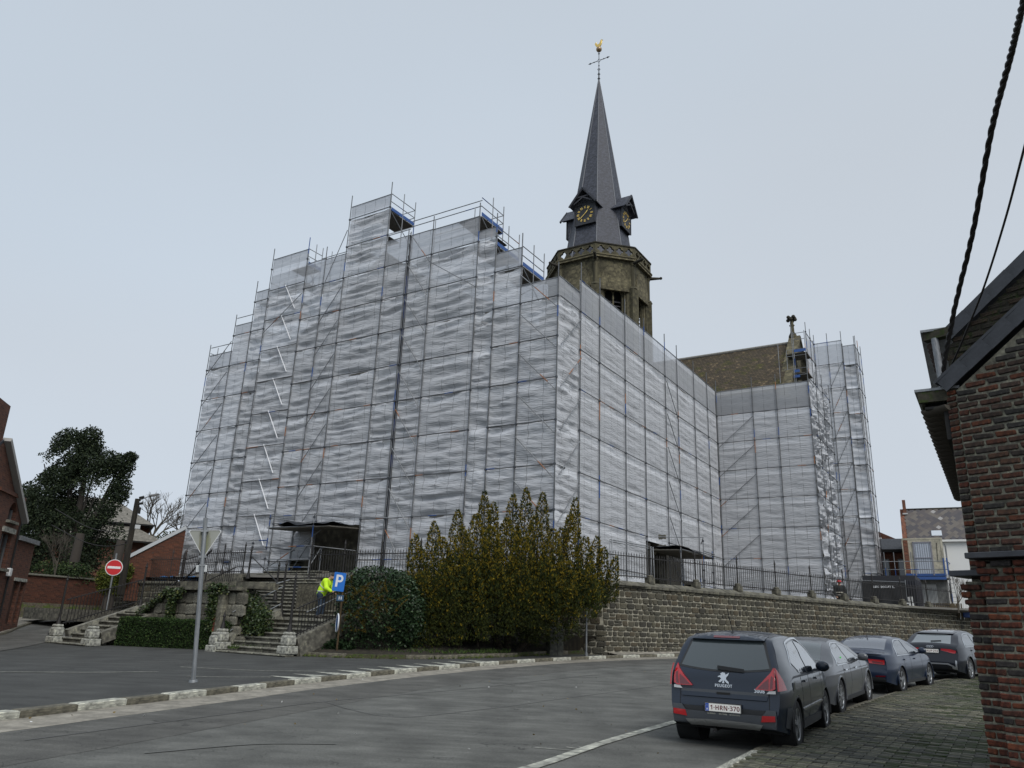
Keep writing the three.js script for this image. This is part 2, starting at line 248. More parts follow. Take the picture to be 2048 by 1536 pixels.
// road markings
const paintStrip = (pts, w, o = 0.012) => strip(shift(smoothLine(pts, 40), -w / 2), shift(smoothLine(pts, 40), w / 2), 40, 1, o);
struct('edge_line', paintStrip([[-2.8, -3], [-0.3, -8.8], [0.45, -10.05], [1.55, -12.25], [3.3, -15.25], [5.2, -18.2], [8, -22]], 0.17), M.paint);
{
  const l = plen(KERB), teeth = kerbGroup('give_way_marking');
  for (let i = 0; i < 11; i++) {
    const d = 16.6 + i * 0.82, a = along(KERB, l, d), b = along(KERB, l, d + 0.6), n = [(b[1] - a[1]) / 0.6, -(b[0] - a[0]) / 0.6];
    const P = (q, k) => [q[0] + n[0] * k, q[1] + n[1] * k], A = P(a, 0.16), B = P(b, 0.16), C = P([(a[0] + b[0]) / 2, (a[1] + b[1]) / 2], 1.15);
    const g = new THREE.BufferGeometry(), v = []; for (const q of [A, B, C]) v.push(q[0], G(q[0], q[1]) + 0.078, q[1]);
    g.setAttribute('position', new THREE.BufferAttribute(new Float32Array(v), 3)); g.setAttribute('uv', new THREE.BufferAttribute(new Float32Array([A[0], A[1], B[0], B[1], C[0], C[1]]), 2)); g.computeVertexNormals(); part('tooth', g, M.paint, teeth);
  }
}
struct('worn_line', strip([[-8.3, -21.2], [-6.2, -20.9], [-4.6, -21.4]], [[-8.3, -21.32], [-6.2, -21.02], [-4.6, -21.5]], 12, 1, 0.077), M.paintOld);
struct('worn_line', strip([[-7.1, -18.6], [-6.1, -18.9], [-5.4, -19.3]], [[-7.1, -18.7], [-6.1, -19], [-5.4, -19.4]], 12, 1, 0.077), M.paintOld);
struct('worn_line', strip([[-11.4, -17.6], [-9.4, -18.6], [-8.2, -19.6]], [[-11.3, -17.5], [-9.3, -18.5], [-8.1, -19.5]], 12, 1, 0.077), M.paintOld);
{ const q = [-16.3, -25.2]; const g = new THREE.ShapeGeometry(poly([[-1.4, 0.12], [0, 0.12], [-0.1, 0.45], [0.75, -0.05], [-0.1, -0.5], [0, -0.12], [-1.4, -0.12]])); g.rotateX(-Math.PI / 2); g.rotateY(0.15); g.translate(q[0], G(q[0], q[1]) + 0.1, q[1]); struct('direction_arrow', boxUV(g), M.paint); }
{ const g = [tarLine([[0.50, -11.45], [0.98, -11.35]], 0.03, 0.012), tarLine([[0.94, -11.62], [1.12, -11.5], [1.16, -11.42]], 0.025, 0.012), tarLine([[1.12, -11.7], [1.2, -11.62], [1.22, -11.5], [1.14, -11.46], [1.08, -11.55]], 0.022, 0.012)]; struct('survey_mark', g, M.paint, 'structure'); }
// ---------------------------------------------------------------- paved footway on the right: single pavers near, the rest joined
const PAV = smoothLine([[-1.2, -3], [0.6, -6.4], [1.9, -8.7], [3.0, -10.69], [3.72, -11.93], [5.98, -15.49], [7.49, -17.68], [10.57, -21.72], [13.7, -25.5], [16.97, -28.88], [24, -35]], 120);
{
  struct('footway', strip(shift(PAV, 0.12), shift(PAV, 7), 120, 10, 0.072), std(0.11, 0.105, 0.08, 1, { map: rep(grain, 1) }));
  const k = kerbGroup('footway_kerb'); seed(8); kerbStones(k, PAV, 2, 42, 1, 0.12, 0.3, 0.075, (n) => (n >= 6 && n <= 7 ? M.kerbWhite : M.kerb));
  const o = new THREE.Group(); o.name = 'footway_pavers'; o.userData.kind = 'structure'; scene.add(o);
  const cols = [[0.15, 0.146, 0.122], [0.19, 0.183, 0.15], [0.115, 0.114, 0.1], [0.235, 0.225, 0.178], [0.16, 0.168, 0.118], [0.135, 0.13, 0.112], [0.3, 0.28, 0.215]].map((c) => std(...c, 0.93, { map: rep(stoneT, 1.6) }));
  const moss = std(0.1, 0.118, 0.052, 1, { map: rep(mossT, 1) });
  const gv = [0, 1, 2, 3].map((i) => { seed(200 + i); return bevelBox(0.31, 0.08, 0.162, 0.005, 0.003); });
  const l = plen(PAV), all = [], near = [];
  seed(9);
  const a0 = along(PAV, l, 10), rows = 210;
  for (let r = 0; r < rows; r++) for (let c = 0; c < 20; c++) {
    const d = 4.5 + r * 0.168, a = along(PAV, l, d); if (d > l.at(-1) - 1) continue;
    const off = 0.2 + (c + (r % 2) * 0.5) * 0.318; const x = a[0] + Math.cos(a[2]) * off, z = a[1] + Math.sin(a[2]) * off;
    const bx = x - 5.04, bz = z + 8.29; // beyond the brick house front: skip
    if (bx * 0.848 + bz * 0.53 > 0.5) continue;
    const mossy = (bx * 0.848 + bz * 0.53 > -0.9 - rnd() * 0.8) && rnd() < 0.5;
    const patchy = fbm(x * 0.35 + 50, z * 0.35 + 50, 256, 5, 2);
    all.push({ x, z, a: a[2], d: Math.hypot(x, z), m: mossy ? -1 : rnd() < 0.05 ? 6 : Math.floor(clamp(patchy * 9 - 2 + rr(-1.3, 1.3), 0, 5)), j: [rr(-0.004, 0.004), rr(-0.012, 0.012), rr(-0.012, 0.012)], v: Math.floor(rnd() * 4) });
  }
  const vis = (p) => { const h = Math.atan2(p.x, -p.z) / D2R; return h < 36 && p.d > 9.6; };
  all.sort((p, q) => (vis(q) - vis(p)) || p.d - q.d);
  const rest = new Map();
  all.forEach((p, i) => {
    const mat = p.m < 0 ? moss : cols[p.m], y = G(p.x, p.z) + 0.045 + p.j[0];
    if (i < 300) { const m = part('paver', gv[p.v], mat, o); m.position.set(p.x, y, p.z); m.rotation.set(p.j[1], -p.a, p.j[2]); return; }
    const g = gv[p.v].clone(); g.rotateX(p.j[1]); g.rotateZ(p.j[2]); g.rotateY(-p.a); g.translate(p.x, y, p.z); if (!rest.has(mat)) rest.set(mat, []); rest.get(mat).push(g);
  });
  for (const [mat, list] of rest) part('paver_field', merge(list), mat, o, 'stuff');
}
// terrace round the church, a bank behind the walls
{
  const outer = [[24.6, -3.9], [14.6, -3.9], [11, -2.9], [5, -2.6], [1, -1.2], [-2.3, -0.05], [-3.2, 1.7]].map(([u, v]) => CH(u, v)); for (let s = 1.2; s < 34; s += 3) outer.push(wallPt(s, 0.25));
  const inner = [[30, 0.5], [14.6, -0.4], [11, -0.4], [5, -0.4], [-0.6, -0.4], [-0.6, 8], [-0.6, 20], [-1, 26], [-9, 32], [-22, 40], [-40, 60]].map(([u, v]) => CH(u, v));
  struct('churchyard', strip(outer, inner, 80, 10, 0, (x, z, s, t) => 3.42 + 0.4 * sstep(0, 0.8, t)), M.terrace);
  struct('churchyard_ground', strip(inner, inner.map(([x, z]) => [x * 1.4, z - 60]), 40, 8, 0, (x, z, s, t) => 3.82 + 1.6 * t), M.grass);
  struct('planting_bed', strip([[-6.7, -27.1], [-5.9, -26.68], [-4.2, -26.6], [-2.4, -27.05], [-0.2, -28.85], [1.87, -31.15], [3.5, -32.3]], [[5.0, -7.3], [5, -5.5], [5, -2.8], [3.5, -2.2], [1, -1.25], [-1.2, -0.5], [-2.3, -0.1]].map(([u, v]) => CH(u, v)), 60, 8, 0, (x, z, s, t) => G(x, z) + 0.17 + 0.6 * t), M.soil);
  struct('hedge_bed', strip([[-15, -30.4], [-12.5, -29.8], [-9.8, -29.15]], [CH(12.7, -9.9), CH(10, -9.9), CH(7.2, -9.9)], 20, 3, 0.2), M.soil);
}
// ---------------------------------------------------------------- scaffolds and their sheeting
const sheetT = pix(512, 512, (x, y) => { // one tile = 2.3 m x 2 m: woven sheet with reinforcement bands
  const f = fbm(x / 8, y / 2, 64, 3, 3), f2 = fbm(x / 64, y / 16, 8, 5, 3); let v = 232 + 14 * (f - 0.5) + 16 * (f2 - 0.5); const fx = (x / 512 * 3) % 1;
  const gap = hsh(Math.floor(x / 512 * 3), Math.floor(y / 64), 3) > 0.25; if (fx < 0.022 && gap) v *= 0.66; else if (fx < 0.055) v *= 0.95; const fy = (y / 512 * 4) % 1; if (fy < 0.014) v *= 0.86; const bd = y / 512; v *= bd > 0.02 && bd < 0.25 ? 1.05 : 0.93;
  return [v * 0.985, v * 0.995, v * 1.012];
});
const sheetB = pix(512, 512, (x, y) => { const a = fbm(x / 60, y / 9, 8, 33, 4), b = fbm((x + y * 1.3) / 64, y / 20, 8, 35, 3); const v = 255 * (0.6 * a + 0.4 * b); return [v, v, v]; }, false);
const sheetM = phys(0.95, 0.95, 0.955, 0.72, { map: sheetT, bumpMap: sheetB, bumpScale: 0.05, transmission: 0.36, specularIntensity: 0.3, side: THREE.DoubleSide });
const sheetThin = phys(0.95, 0.95, 0.955, 0.7, { map: sheetT, bumpMap: sheetB, bumpScale: 0.02, transmission: 0.62, specularIntensity: 0.3, side: THREE.DoubleSide });
// tube with coloured stretches: galvanised, now and then a blue or orange painted length
function tube(a, b, r = 0.026, o = {}) {
  const L = a.distanceTo(b), n = Math.max(1, Math.round(L / 0.55)), gs = []; const base = o.dark ? 0.10 : 0.20;
  for (let i = 0; i < n; i++) {
    const p = a.clone().lerp(b, i / n), q = a.clone().lerp(b, (i + 1) / n); const k = rnd(), g = new THREE.CylinderGeometry(r, r, p.distanceTo(q), 6, 1, true);
    g.translate(0, p.distanceTo(q) / 2, 0); g.applyQuaternion(new THREE.Quaternion().setFromUnitVectors(V3(0, 1, 0), V3().subVectors(b, a).normalize())); g.translate(p.x, p.y, p.z);
    const v = base * rr(0.8, 1.25), c = k < (o.blue ?? 0.03) ? [0.02, 0.07, 0.24] : k > 1 - (o.orange ?? 0.015) ? [0.3, 0.13, 0.06] : [v, v * 1.04, v * 1.09]; gs.push(tint(g, ...c));
  }
  return gs;
}
const coupler = (p) => tint((() => { const g = new THREE.BoxGeometry(0.09, 0.09, 0.09); g.translate(p.x, p.y, p.z); return boxUV(g); })(), 0.07, 0.075, 0.085);
// wrinkled sheet between two standards; P(s, y, out) -> local point
function sheetGeo(P, s0, s1, y0, y1, amp, sd, loose = 0) {
  const nx = Math.max(4, Math.round((s1 - s0) / 0.26)), ny = Math.max(4, Math.round((y1 - y0) / 0.085));
  return gridGeo(nx, ny, (a, b) => {
    const s = lerp(s0, s1, a), y = lerp(y0, y1, b), env = Math.pow(Math.sin(Math.PI * clamp(a, 0.001, 0.999)), 0.45), lift = Math.abs(Math.sin(Math.PI * ((y - 0.5) / 2)));
    const diag = (a - 0.5) * (y - y0) * 0.5;
    const f = 0.9 - 2.2 * Math.abs(fbm(s * 0.3 + 40 + sd, (y + diag * 0.4) * 3.4 + 40, 999, sd & 7, 2) - 0.5), f2 = fbm(s * 1.5 + y * 1.1 + 60, y * 5 + 60 - s * 0.7, 999, (sd + 3) & 7, 2) - 0.5;
    const ed = fbm(y * 3 + 20, sd * 3.1 + 20, 999, 2, 2) - 0.5;
    const out = env * (0.02 * lift + amp * ((f - 0.72) * 0.24 + f2 * 0.11)) + amp * 0.05 * ed * (1 - env); const sag = loose * Math.sin(Math.PI * a) * b;
    return P(s, y - sag, out).concat([s / 2.3 + sd * 0.37, y / 2]);
  });
}
// one face of a scaffold. o: {std:[s...], tops:[y per bay], bottoms, levels:[y...], P, amp, offs:{bay:dy}, braces:[[bay,y0,y1,dir]], bayAmp, rails}
function face(root, o) {
  const P = (s, y, out) => { const q = o.P(s, out); return [q[0], y - CY, q[1]]; }, PV = (s, y, out) => V3(...P(s, y, out)); const nb = o.std.length - 1, OUT = 0.075;
  for (let i = 0; i <= nb; i++) { // standards
    const t = Math.max(i > 0 ? o.tops[i - 1] : -9, i < nb ? o.tops[i] : -9), up = o.up?.[i] ?? 0.75, base = o.base ?? 3.8; if (o.skipStd?.includes(i)) continue;
    part('standard', [...tube(PV(o.std[i], base, OUT), PV(o.std[i], t + up, OUT), 0.027, { blue: o.blue ?? 0.05, dark: true }), ...o.levels.filter((y) => y < t).map((y) => coupler(PV(o.std[i], y, OUT)))], M.galvTube, root);
  }
  for (let i = 0; i < nb; i++) {
    const s0 = o.std[i], s1 = o.std[i + 1], T = o.tops[i], B = o.bottoms?.[i] ?? 3.9, dy = o.offs?.[i] ?? 0; if (T <= B) continue;
    const ys = [B, ...o.levels.map((y) => y + dy).filter((y) => y > B + 0.3 && y < T - 0.25), T];
    for (let k = 0; k + 1 < ys.length; k++) {
      const high = ys[k + 1] > T - 0.1; part('sheet', sheetGeo(P, s0 + (o.gapL?.[i] ?? 0), s1 - (o.gapR?.[i] ?? 0), ys[k], ys[k + 1], (o.bayAmp?.[i] ?? o.amp ?? 1) * (high ? 0.35 : 1), (o.sd ?? 0) + i), high && o.thinTop ? sheetThin : sheetM, root);
      if (k > 0 && !(o.noLedger?.includes(i))) part('ledger', tube(PV(s0, ys[k], OUT + 0.02), PV(s1, ys[k], OUT + 0.02), 0.026, { orange: 0.05, blue: 0.05, dark: true }), M.galvTube, root);
    }
    part('ledger', tube(PV(s0, T, 0.02), PV(s1, T, 0.02), 0.024), M.galvTube, root);
    for (const y of o.levels.map((q) => q + dy + 0.02)) if (y > B && y < T - 0.5 && !(o.noDeck?.includes(i))) { // the working decks behind
      const a = PV(s0 + 0.03, y, -0.12), b = PV(s1 - 0.03, y, -0.12), c = PV(s1 - 0.03, y, -(o.depth ?? 0.95)), d = PV(s0 + 0.03, y, -(o.depth ?? 0.95));
      const g = new THREE.BufferGeometry(), q = [a, b, c, d], e = q.map((v) => v.clone().add(V3(0, -0.06, 0))), tri = []; const f = (...v) => tri.push(v[0], v[1], v[2], v[0], v[2], v[3]);
      f(...q); f(...e); f(a, b, e[1], e[0]); f(c, d, e[3], e[2]); g.setFromPoints(tri); g.computeVertexNormals(); part('deck', boxUV(g), M.plank, root);
    }
  }
  for (const [s0, y0, s1, y1] of o.braces ?? []) part('brace', tube(PV(s0, y0, OUT + 0.06), PV(s1, y1, OUT + 0.06), 0.024, { blue: 0, orange: 0.06 }), M.galvTube, root);
}
const LV = [4.5, 6.5, 8.5, 10.5, 12.5, 14.5, 16.5, 18.5, 20.5, 22.5, 24.3];
{ // west front: u runs left; s = u
  seed(301);
  const t = churchThing('front_scaffold', 'tall stepped scaffold under white sheeting across the west front, its tallest tower in the middle', 'scaffold');
  const std_ = [0, 2.07, 3.64, 4.76, 7.8, 9.35, 9.52, 11.1, 14.22, 15.85, 17.45, 20.6, 21.77, 23.35, 25.5];
  const br = [];
  for (let y = 16.1; y > 4.5; y -= 2.03) br.push([25.45, y, 23.4, y + 2.03]);
  for (let y = 19.9; y > 4.5; y -= 2.03) br.push([15.83, y - 2, 14.25, y]);
  br.push([9.38, 22.14, 7.84, 20.05], [15.83, 20.1, 14.25, 23.6]);
  for (let y = 20.19; y > 5.2; y -= 2.04) br.push([9.36, y, 7.86, y - 2.06]);
  br.push([7.8, 20.02, 4.78, 17.96]); br.push([20.55, 18.15, 17.5, 20.2]);
  for (let y = 17.96; y > 5; y -= 2.02) br.push([2.05, y, 0.02, y - 2.02]);
  face(t, { std: std_, tops: [17.48, 19.55, 21.1, 22.02, 22.05, 3, 22.1, 25.18, 22.12, 22.18, 23.2, 21.2, 19.2, 17.5], bottoms: [3.9, 3.9, 3.9, 3.9, 3.9, 4, 3.9, 6.25, 4.55, 3.9, 3.9, 3.9, 3.9, 3.9], levels: LV, offs: { 10: 0.5 }, P: (s, out) => [-s, out], amp: 1, bayAmp: { 2: 1.5, 11: 1.5, 12: 0.7 }, sd: 1, braces: br, noLedger: [2], thinTop: true, blue: 0.06, up: { 5: 0.2, 6: 0.3 } });
  // open ends of the stepped tops: inner standards, guard rails, toe board, cross brace
  const end = (u, y, side, dd = 2.1, back) => {
    for (const h of [0, -0.5]) part('guard_rail', tube(CL(u, 0, y + h), CL(u, dd, y + h), 0.024), M.galvTube, t);
    part('toe_board', beam(CL(u, 0.05, y - 0.93), CL(u, dd, y - 0.93), 0.03, 0.2), M.blueSteel, t);
    for (const v of [dd * 0.5, dd]) part('standard', tube(CL(u, v, y - 3), CL(u, v, y + 0.55), 0.026), M.galvTube, t);
    part('deck', beam(CL(u - side * 0.75, 0.1, y - 1.06), CL(u - side * 0.75, dd, y - 1.06), 1.45, 0.05), M.plank, t);
    part('brace', tube(CL(u, 0, y - 2.6), CL(u, dd, y - 1.1), 0.022), M.galvTube, t); part('brace', tube(CL(u, dd, y - 2.6), CL(u, 0, y - 1.1), 0.022), M.galvTube, t);
    if (back) for (const h of [0, -0.5]) part('guard_rail', tube(CL(u, dd, y + h), CL(back, dd, y + h), 0.022), M.galvTube, t);
  };
  end(11.1, 25.18, -1, 2.1, 14.2); end(4.72, 23.1, -1, 2.1, 9.4); end(3.64, 21.1, -1); end(2.07, 19.6, -1); end(17.45, 23.2, -1, 1.06); end(14.22, 23.0, 1, 1.05, 17.45); end(20.6, 21.6, 1); end(25.5, 17.68, 1, 1);
  for (const [a, b, y] of [[4.72, 9.4, 22.62], [9.5, 11.1, 22.5], [4.72, 9.4, 22.95]]) part('guard_rail', tube(CL(a, 0.02, y), CL(b, 0.02, y), 0.024), M.galvTube, t);
  for (const [a, b, y] of [[25.5, 23.35, 18.05], [23.35, 21.77, 19.72]]) part('guard_rail', tube(CL(a, 0, y), CL(b, 0, y), 0.024), M.galvTube, t);
  for (const u of [5.9, 8.6, 10.2, 12.1, 16.6, 18.6, 19.6]) part('standard', tube(CL(u, 1.05, 20), CL(u, 1.05, 23.3), 0.022), M.galvTube, t);
  // the dark hoist gap: a blue-black rubbish pipe hangs in it
  const pipe = []; for (let y = 4.1; y < 21.9; y += 0.62) { const g = new THREE.CylinderGeometry(0.075, 0.05, 0.66, 8); const p = CL(9.44, 0.0, y + 0.3); g.translate(p.x, p.y, p.z - 0.02); const b = hsh(Math.round(y * 10), 3, 3) > 0.72; pipe.push(tint(g, b ? 0.012 : 0.008, b ? 0.035 : 0.009, b ? 0.16 : 0.014)); }
  part('rubbish_chute', pipe, std(1, 1, 1, 0.6, { vertexColors: true }), t);
  // pale stair rails that show through the stair bay's sheeting, pressed against it
  for (let y = 5.4; y < 21; y += 2) part('stair_rail', beam(CL(19.1, -0.1, y + 1.7), CL(18.0, -0.11, y - 0.05), 0.07, 0.015), std(0.66, 0.67, 0.69, 0.9), t);
}
{ // nave side: s = v
  seed(302);
  const t = churchThing('nave_scaffold', 'long straight scaffold in white sheeting along the nave, running back from the front corner', 'scaffold');
  const vs = [0, 2.12, 4.26, 7.43, 10.13, 13.4, 15.5, 18.65, 21.42, 23.5], br = [];
  for (let y = 14.1; y > 4.5; y -= 2.03) br.push([0.06, y, 2.1, y + 2.0]);
  for (let y = 16.2; y > 5; y -= 2.05) br.push([13.45, y, 15.45, y - 2.06]);
  face(t, { std: vs, tops: [17.55, 18.25, 18.35, 18.42, 18.42, 18.42, 18.42, 18.42, 18.4], bottoms: [3.9, 3.9, 3.9, 3.9, 6.3, 5.6, 4.6, 3.9, 3.9], levels: LV, P: (s, out) => [out, -s], amp: 0.42, bayAmp: { 0: 1.1 }, sd: 21, braces: br, noLedger: [0], thinTop: true, skipStd: [0], up: { 1: 0.9, 2: 0.85, 3: 0.85, 4: 0.7, 5: 0.85, 6: 0.8 } });
  for (const y of LV.slice(6, 7)) part('ledger', tube(V3(0.1, y - CY, 0), V3(0.1, y - CY, -2.1), 0.026, { dark: true }), M.galvTube, t);
}
{ // transept west side: s = -u, plane v = 23.55
  seed(303);
  const t = churchThing('transept_scaffold', 'scaffold in white sheeting round the transept, below the dark tiled roof', 'scaffold');
  const br = []; for (let y = 14.12; y > 4.5; y -= 2.04) br.push([0.07, y, 2.6, y + 2.07]);
  face(t, { std: [0.05, 2.63, 4.27, 6.42], tops: [18.3, 18.3, 18.28], levels: LV, P: (s, out) => [s, -23.55 + out], amp: 0.35, sd: 41, braces: br, thinTop: true, up: { 0: 0.4 } });
  const br2 = []; for (let y = 13.5; y > 4.5; y -= 2.04) br2.push([25.2, y, 24, y - 2]);
  face(t, { std: [23.55, 25.1, 27.4, 30.1], tops: [18.28, 18.6, 19.1], levels: LV, P: (s, out) => [6.46 + out * 2.2, -s], amp: 1.7, sd: 51, braces: br2, skipStd: [0] });
  // open frame at the gable top
  for (const [u, v] of [[-4.45, 26.9], [-5.0, 26.9], [-5.8, 26.9], [-4.2, 25.4], [-5.2, 25.4]]) part('standard', tube(CL(u, v, 18), CL(u, v, u < -4.6 ? 23.3 : 21.9), 0.024), M.galvTube, t);
  for (const [y, a] of [[23.15, -5.0], [22.65, -5.0], [21.9, -4.45], [21.4, -4.45], [20.4, -4.2], [19.9, -4.2], [19.2, -4.2]]) part('guard_rail', tube(CL(a, 26.9, y), CL(-5.8, 26.9, y), 0.022), M.galvTube, t);
  for (const [y, a, b] of [[21.75, -5.0, -5.85], [20.2, -4.4, -5.3], [19.8, -4.4, -5.3]]) part('toe_board', beam(CL(a, 26.85, y), CL(b, 26.85, y), 0.03, 0.2), M.blueSteel, t);
  for (const y of [21.62, 20.06]) part('deck', beam(CL(-5.1, 27, y), CL(-5.1, 28.6, y), 1.5, 0.05), M.plank, t);
}
{ // taller block past the transept end
  seed(304);
  const t = churchThing('stair_scaffold', 'narrow tall scaffold tower in white sheeting at the far end of the church', 'scaffold');
  face(t, { std: [5.3, 6.38, 7.43], tops: [24.3, 24.3], levels: LV.map((y) => y - 0.1).filter((y) => y < 23), P: (s, out) => [s, -33 + out], amp: 0.45, sd: 61, thinTop: true, braces: Array.from({ length: 9 }, (_, i) => [6.36, 4.2 + i * 2.03, 7.42, 6.3 + i * 2.03]), up: { 0: 0.3 } });
  face(t, { std: [7.43, 8.3], tops: [23.9], levels: LV.map((y) => y - 0.25).filter((y) => y < 23), P: (s, out) => [s, -33.35 + out], amp: 1.1, sd: 71, thinTop: true, up: { 0: 0.2, 1: 0.7 } });
  face(t, { std: [33.35, 34.6, 36.1], tops: [23.9, 23.9], levels: LV.map((y) => y - 0.25).filter((y) => y < 23), P: (s, out) => [8.3 + out, -s], amp: 0.6, sd: 81, thinTop: true });
  face(t, { std: [29.9, 31.5, 33], tops: [24.35, 24.35], bottoms: [17, 17], base: 17, levels: LV, P: (s, out) => [5.3 + out, -s], amp: 0.5, sd: 91, thinTop: true });
}
// entrance canopies of tubes, boards and black sheeting
function canopy(name, label, P, o) { // P(s, out, y) local
  const t = churchThing(name, label, 'scaffold canopy'); const T = (a, b, r = 0.026) => part('tube', tube(P(...a), P(...b), r, { orange: 0.04 }), M.galvTube, t);
  for (const [s, out, y] of o.posts) part('post', [...tube(P(s, out, 3.7), P(s, out, y), 0.027, { blue: 0.15 }), ...[4.45, 5, y - 0.2].map((q) => coupler(P(s, out, q)))], M.galvTube, t);
  for (const [a, b] of o.tubes) T(a, b);
  for (let i = 0; i < o.boards; i++) { const q = lerp(0.02, o.out, (i + 0.5) / o.boards); const b = o.dip ?? 0; part('board', beam(P(o.s0, q, o.y - b * q), P(o.s1, q, o.y - b * q), o.out / o.boards * 0.94, 0.05), M.plank, t); }
  const g = gridGeo(24, 10, (a, b) => { const s = lerp(o.s0 - 0.05, o.s1 + 0.05, a), q = lerp(-0.02, o.out + 0.1, b); const h = 0.09 + 0.34 * Math.pow(fbm(a * 3 + 7, b * 2 + 9, 99, o.sd, 3), 2) * (o.lump ?? 1) + (a < 0.15 || b > 0.93 ? -0.1 : 0); const p = P(s, q, o.y - (o.dip ?? 0) * q + h); return [p.x, p.y, p.z, a * 3, b * 2]; });
  part('black_sheet', g, M.tarp, t); return t;
}
seed(77);
{
  const P = (s, out, y) => CL(s, -out, y);
  canopy('porch_canopy', 'scaffold canopy with boards and a black sheet over the front entrance, between the two stairs', P, { posts: [[15.45, 2.05, 6.65], [12.3, 2.05, 6.6], [12.45, 1.2, 5], [15.55, 0.3, 6.2], [16.2, 2.3, 5.4]],
    tubes: [[[15.6, 2.05, 6.55], [12.2, 2.05, 6.55]], [[12.3, 2.1, 6.55], [11.9, 0, 6.6]], [[12.3, 2.1, 6.5], [8.6, 0.1, 6.45]], [[15.6, 2.05, 5.98], [12.2, 2.05, 5.98]], [[15.5, 2.05, 5.0], [12.2, 2.05, 5.02]], [[12.3, 2.08, 5.02], [11.2, 0.1, 4.95]], [[15.7, 2.05, 4.4], [12.2, 2.05, 4.38]], [[17.2, 2.25, 4.05], [12.2, 2.05, 4.0]], [[15.5, 2.1, 5.02], [15.5, 0.1, 5.05]], [[16.4, 2.3, 5.35], [15.4, 2.1, 5.35]], [[16.4, 2.3, 4.9], [15.4, 2.1, 4.9]], [[15.45, 2.02, 3.9], [12.6, 1.2, 5.9]], [[12.3, 2.05, 4.0], [12.5, 1.2, 5.0]], [[15.5, 2.05, 6.5], [13, 0.1, 6.2]]],
    s0: 15.5, s1: 11.2, out: 2.05, y: 6.06, dip: 0.06, boards: 9, sd: 3, lump: 1.5 });
  const Q = (s, out, y) => CL(-out, s, y);
  canopy('side_canopy', 'low scaffold canopy with a black sheet over the doorway in the nave side', Q, { posts: [[13.7, 1.95, 6.8], [10.2, 1.9, 5.9], [15.4, 1.9, 6.2], [10.2, 0.2, 5.9]],
    tubes: [[[10.3, 0.15, 6.5], [13.7, 1.95, 6.8]], [[13.7, 1.95, 6.75], [15.6, 1.2, 6.65]], [[13.7, 1.95, 5.95], [15.7, 1.95, 5.95]], [[13.7, 1.95, 6.05], [15.7, 1.95, 6.05]], [[10.2, 1.95, 5.8], [13.7, 1.95, 5.85]], [[13.4, 1.95, 5.8], [14.3, 1.7, 4]]],
    s0: 10.25, s1: 15.5, out: 1.95, y: 5.82, dip: 0.02, boards: 8, sd: 11 });
}
{ // leaning hurdle of two tube frames on the wall top
  const t = thing('barrier_frame', 'grey tube barrier frame leaning outward behind the iron fence', 'barrier', [wallPt(-2.2, 0.5)[0], 3.55, wallPt(-2.2, 0.5)[1]]); seed(5);
  const A = (s, o, y) => { const p = wallPt(s, o), q = wallPt(-2.2, 0.5); return V3(p[0] - q[0], y - 3.55, p[1] - q[1]); };
  for (const d of [0, 0.14]) { part('frame_leg', tube(A(-2.25 + d, 0.5, 3.6), A(-1.75 + d, 0.9, 5.35), 0.022), M.galvTube, t); part('frame_leg', tube(A(0.35 + d, 0.5, 3.6), A(0.7 + d, 0.9, 5.25), 0.022), M.galvTube, t); part('frame_rail', tube(A(-1.75 + d * 0.2, 0.9, 5.35 - d * 0.6), A(0.75, 0.9, 5.25 - d * 0.6), 0.02), M.galvTube, t); }
}
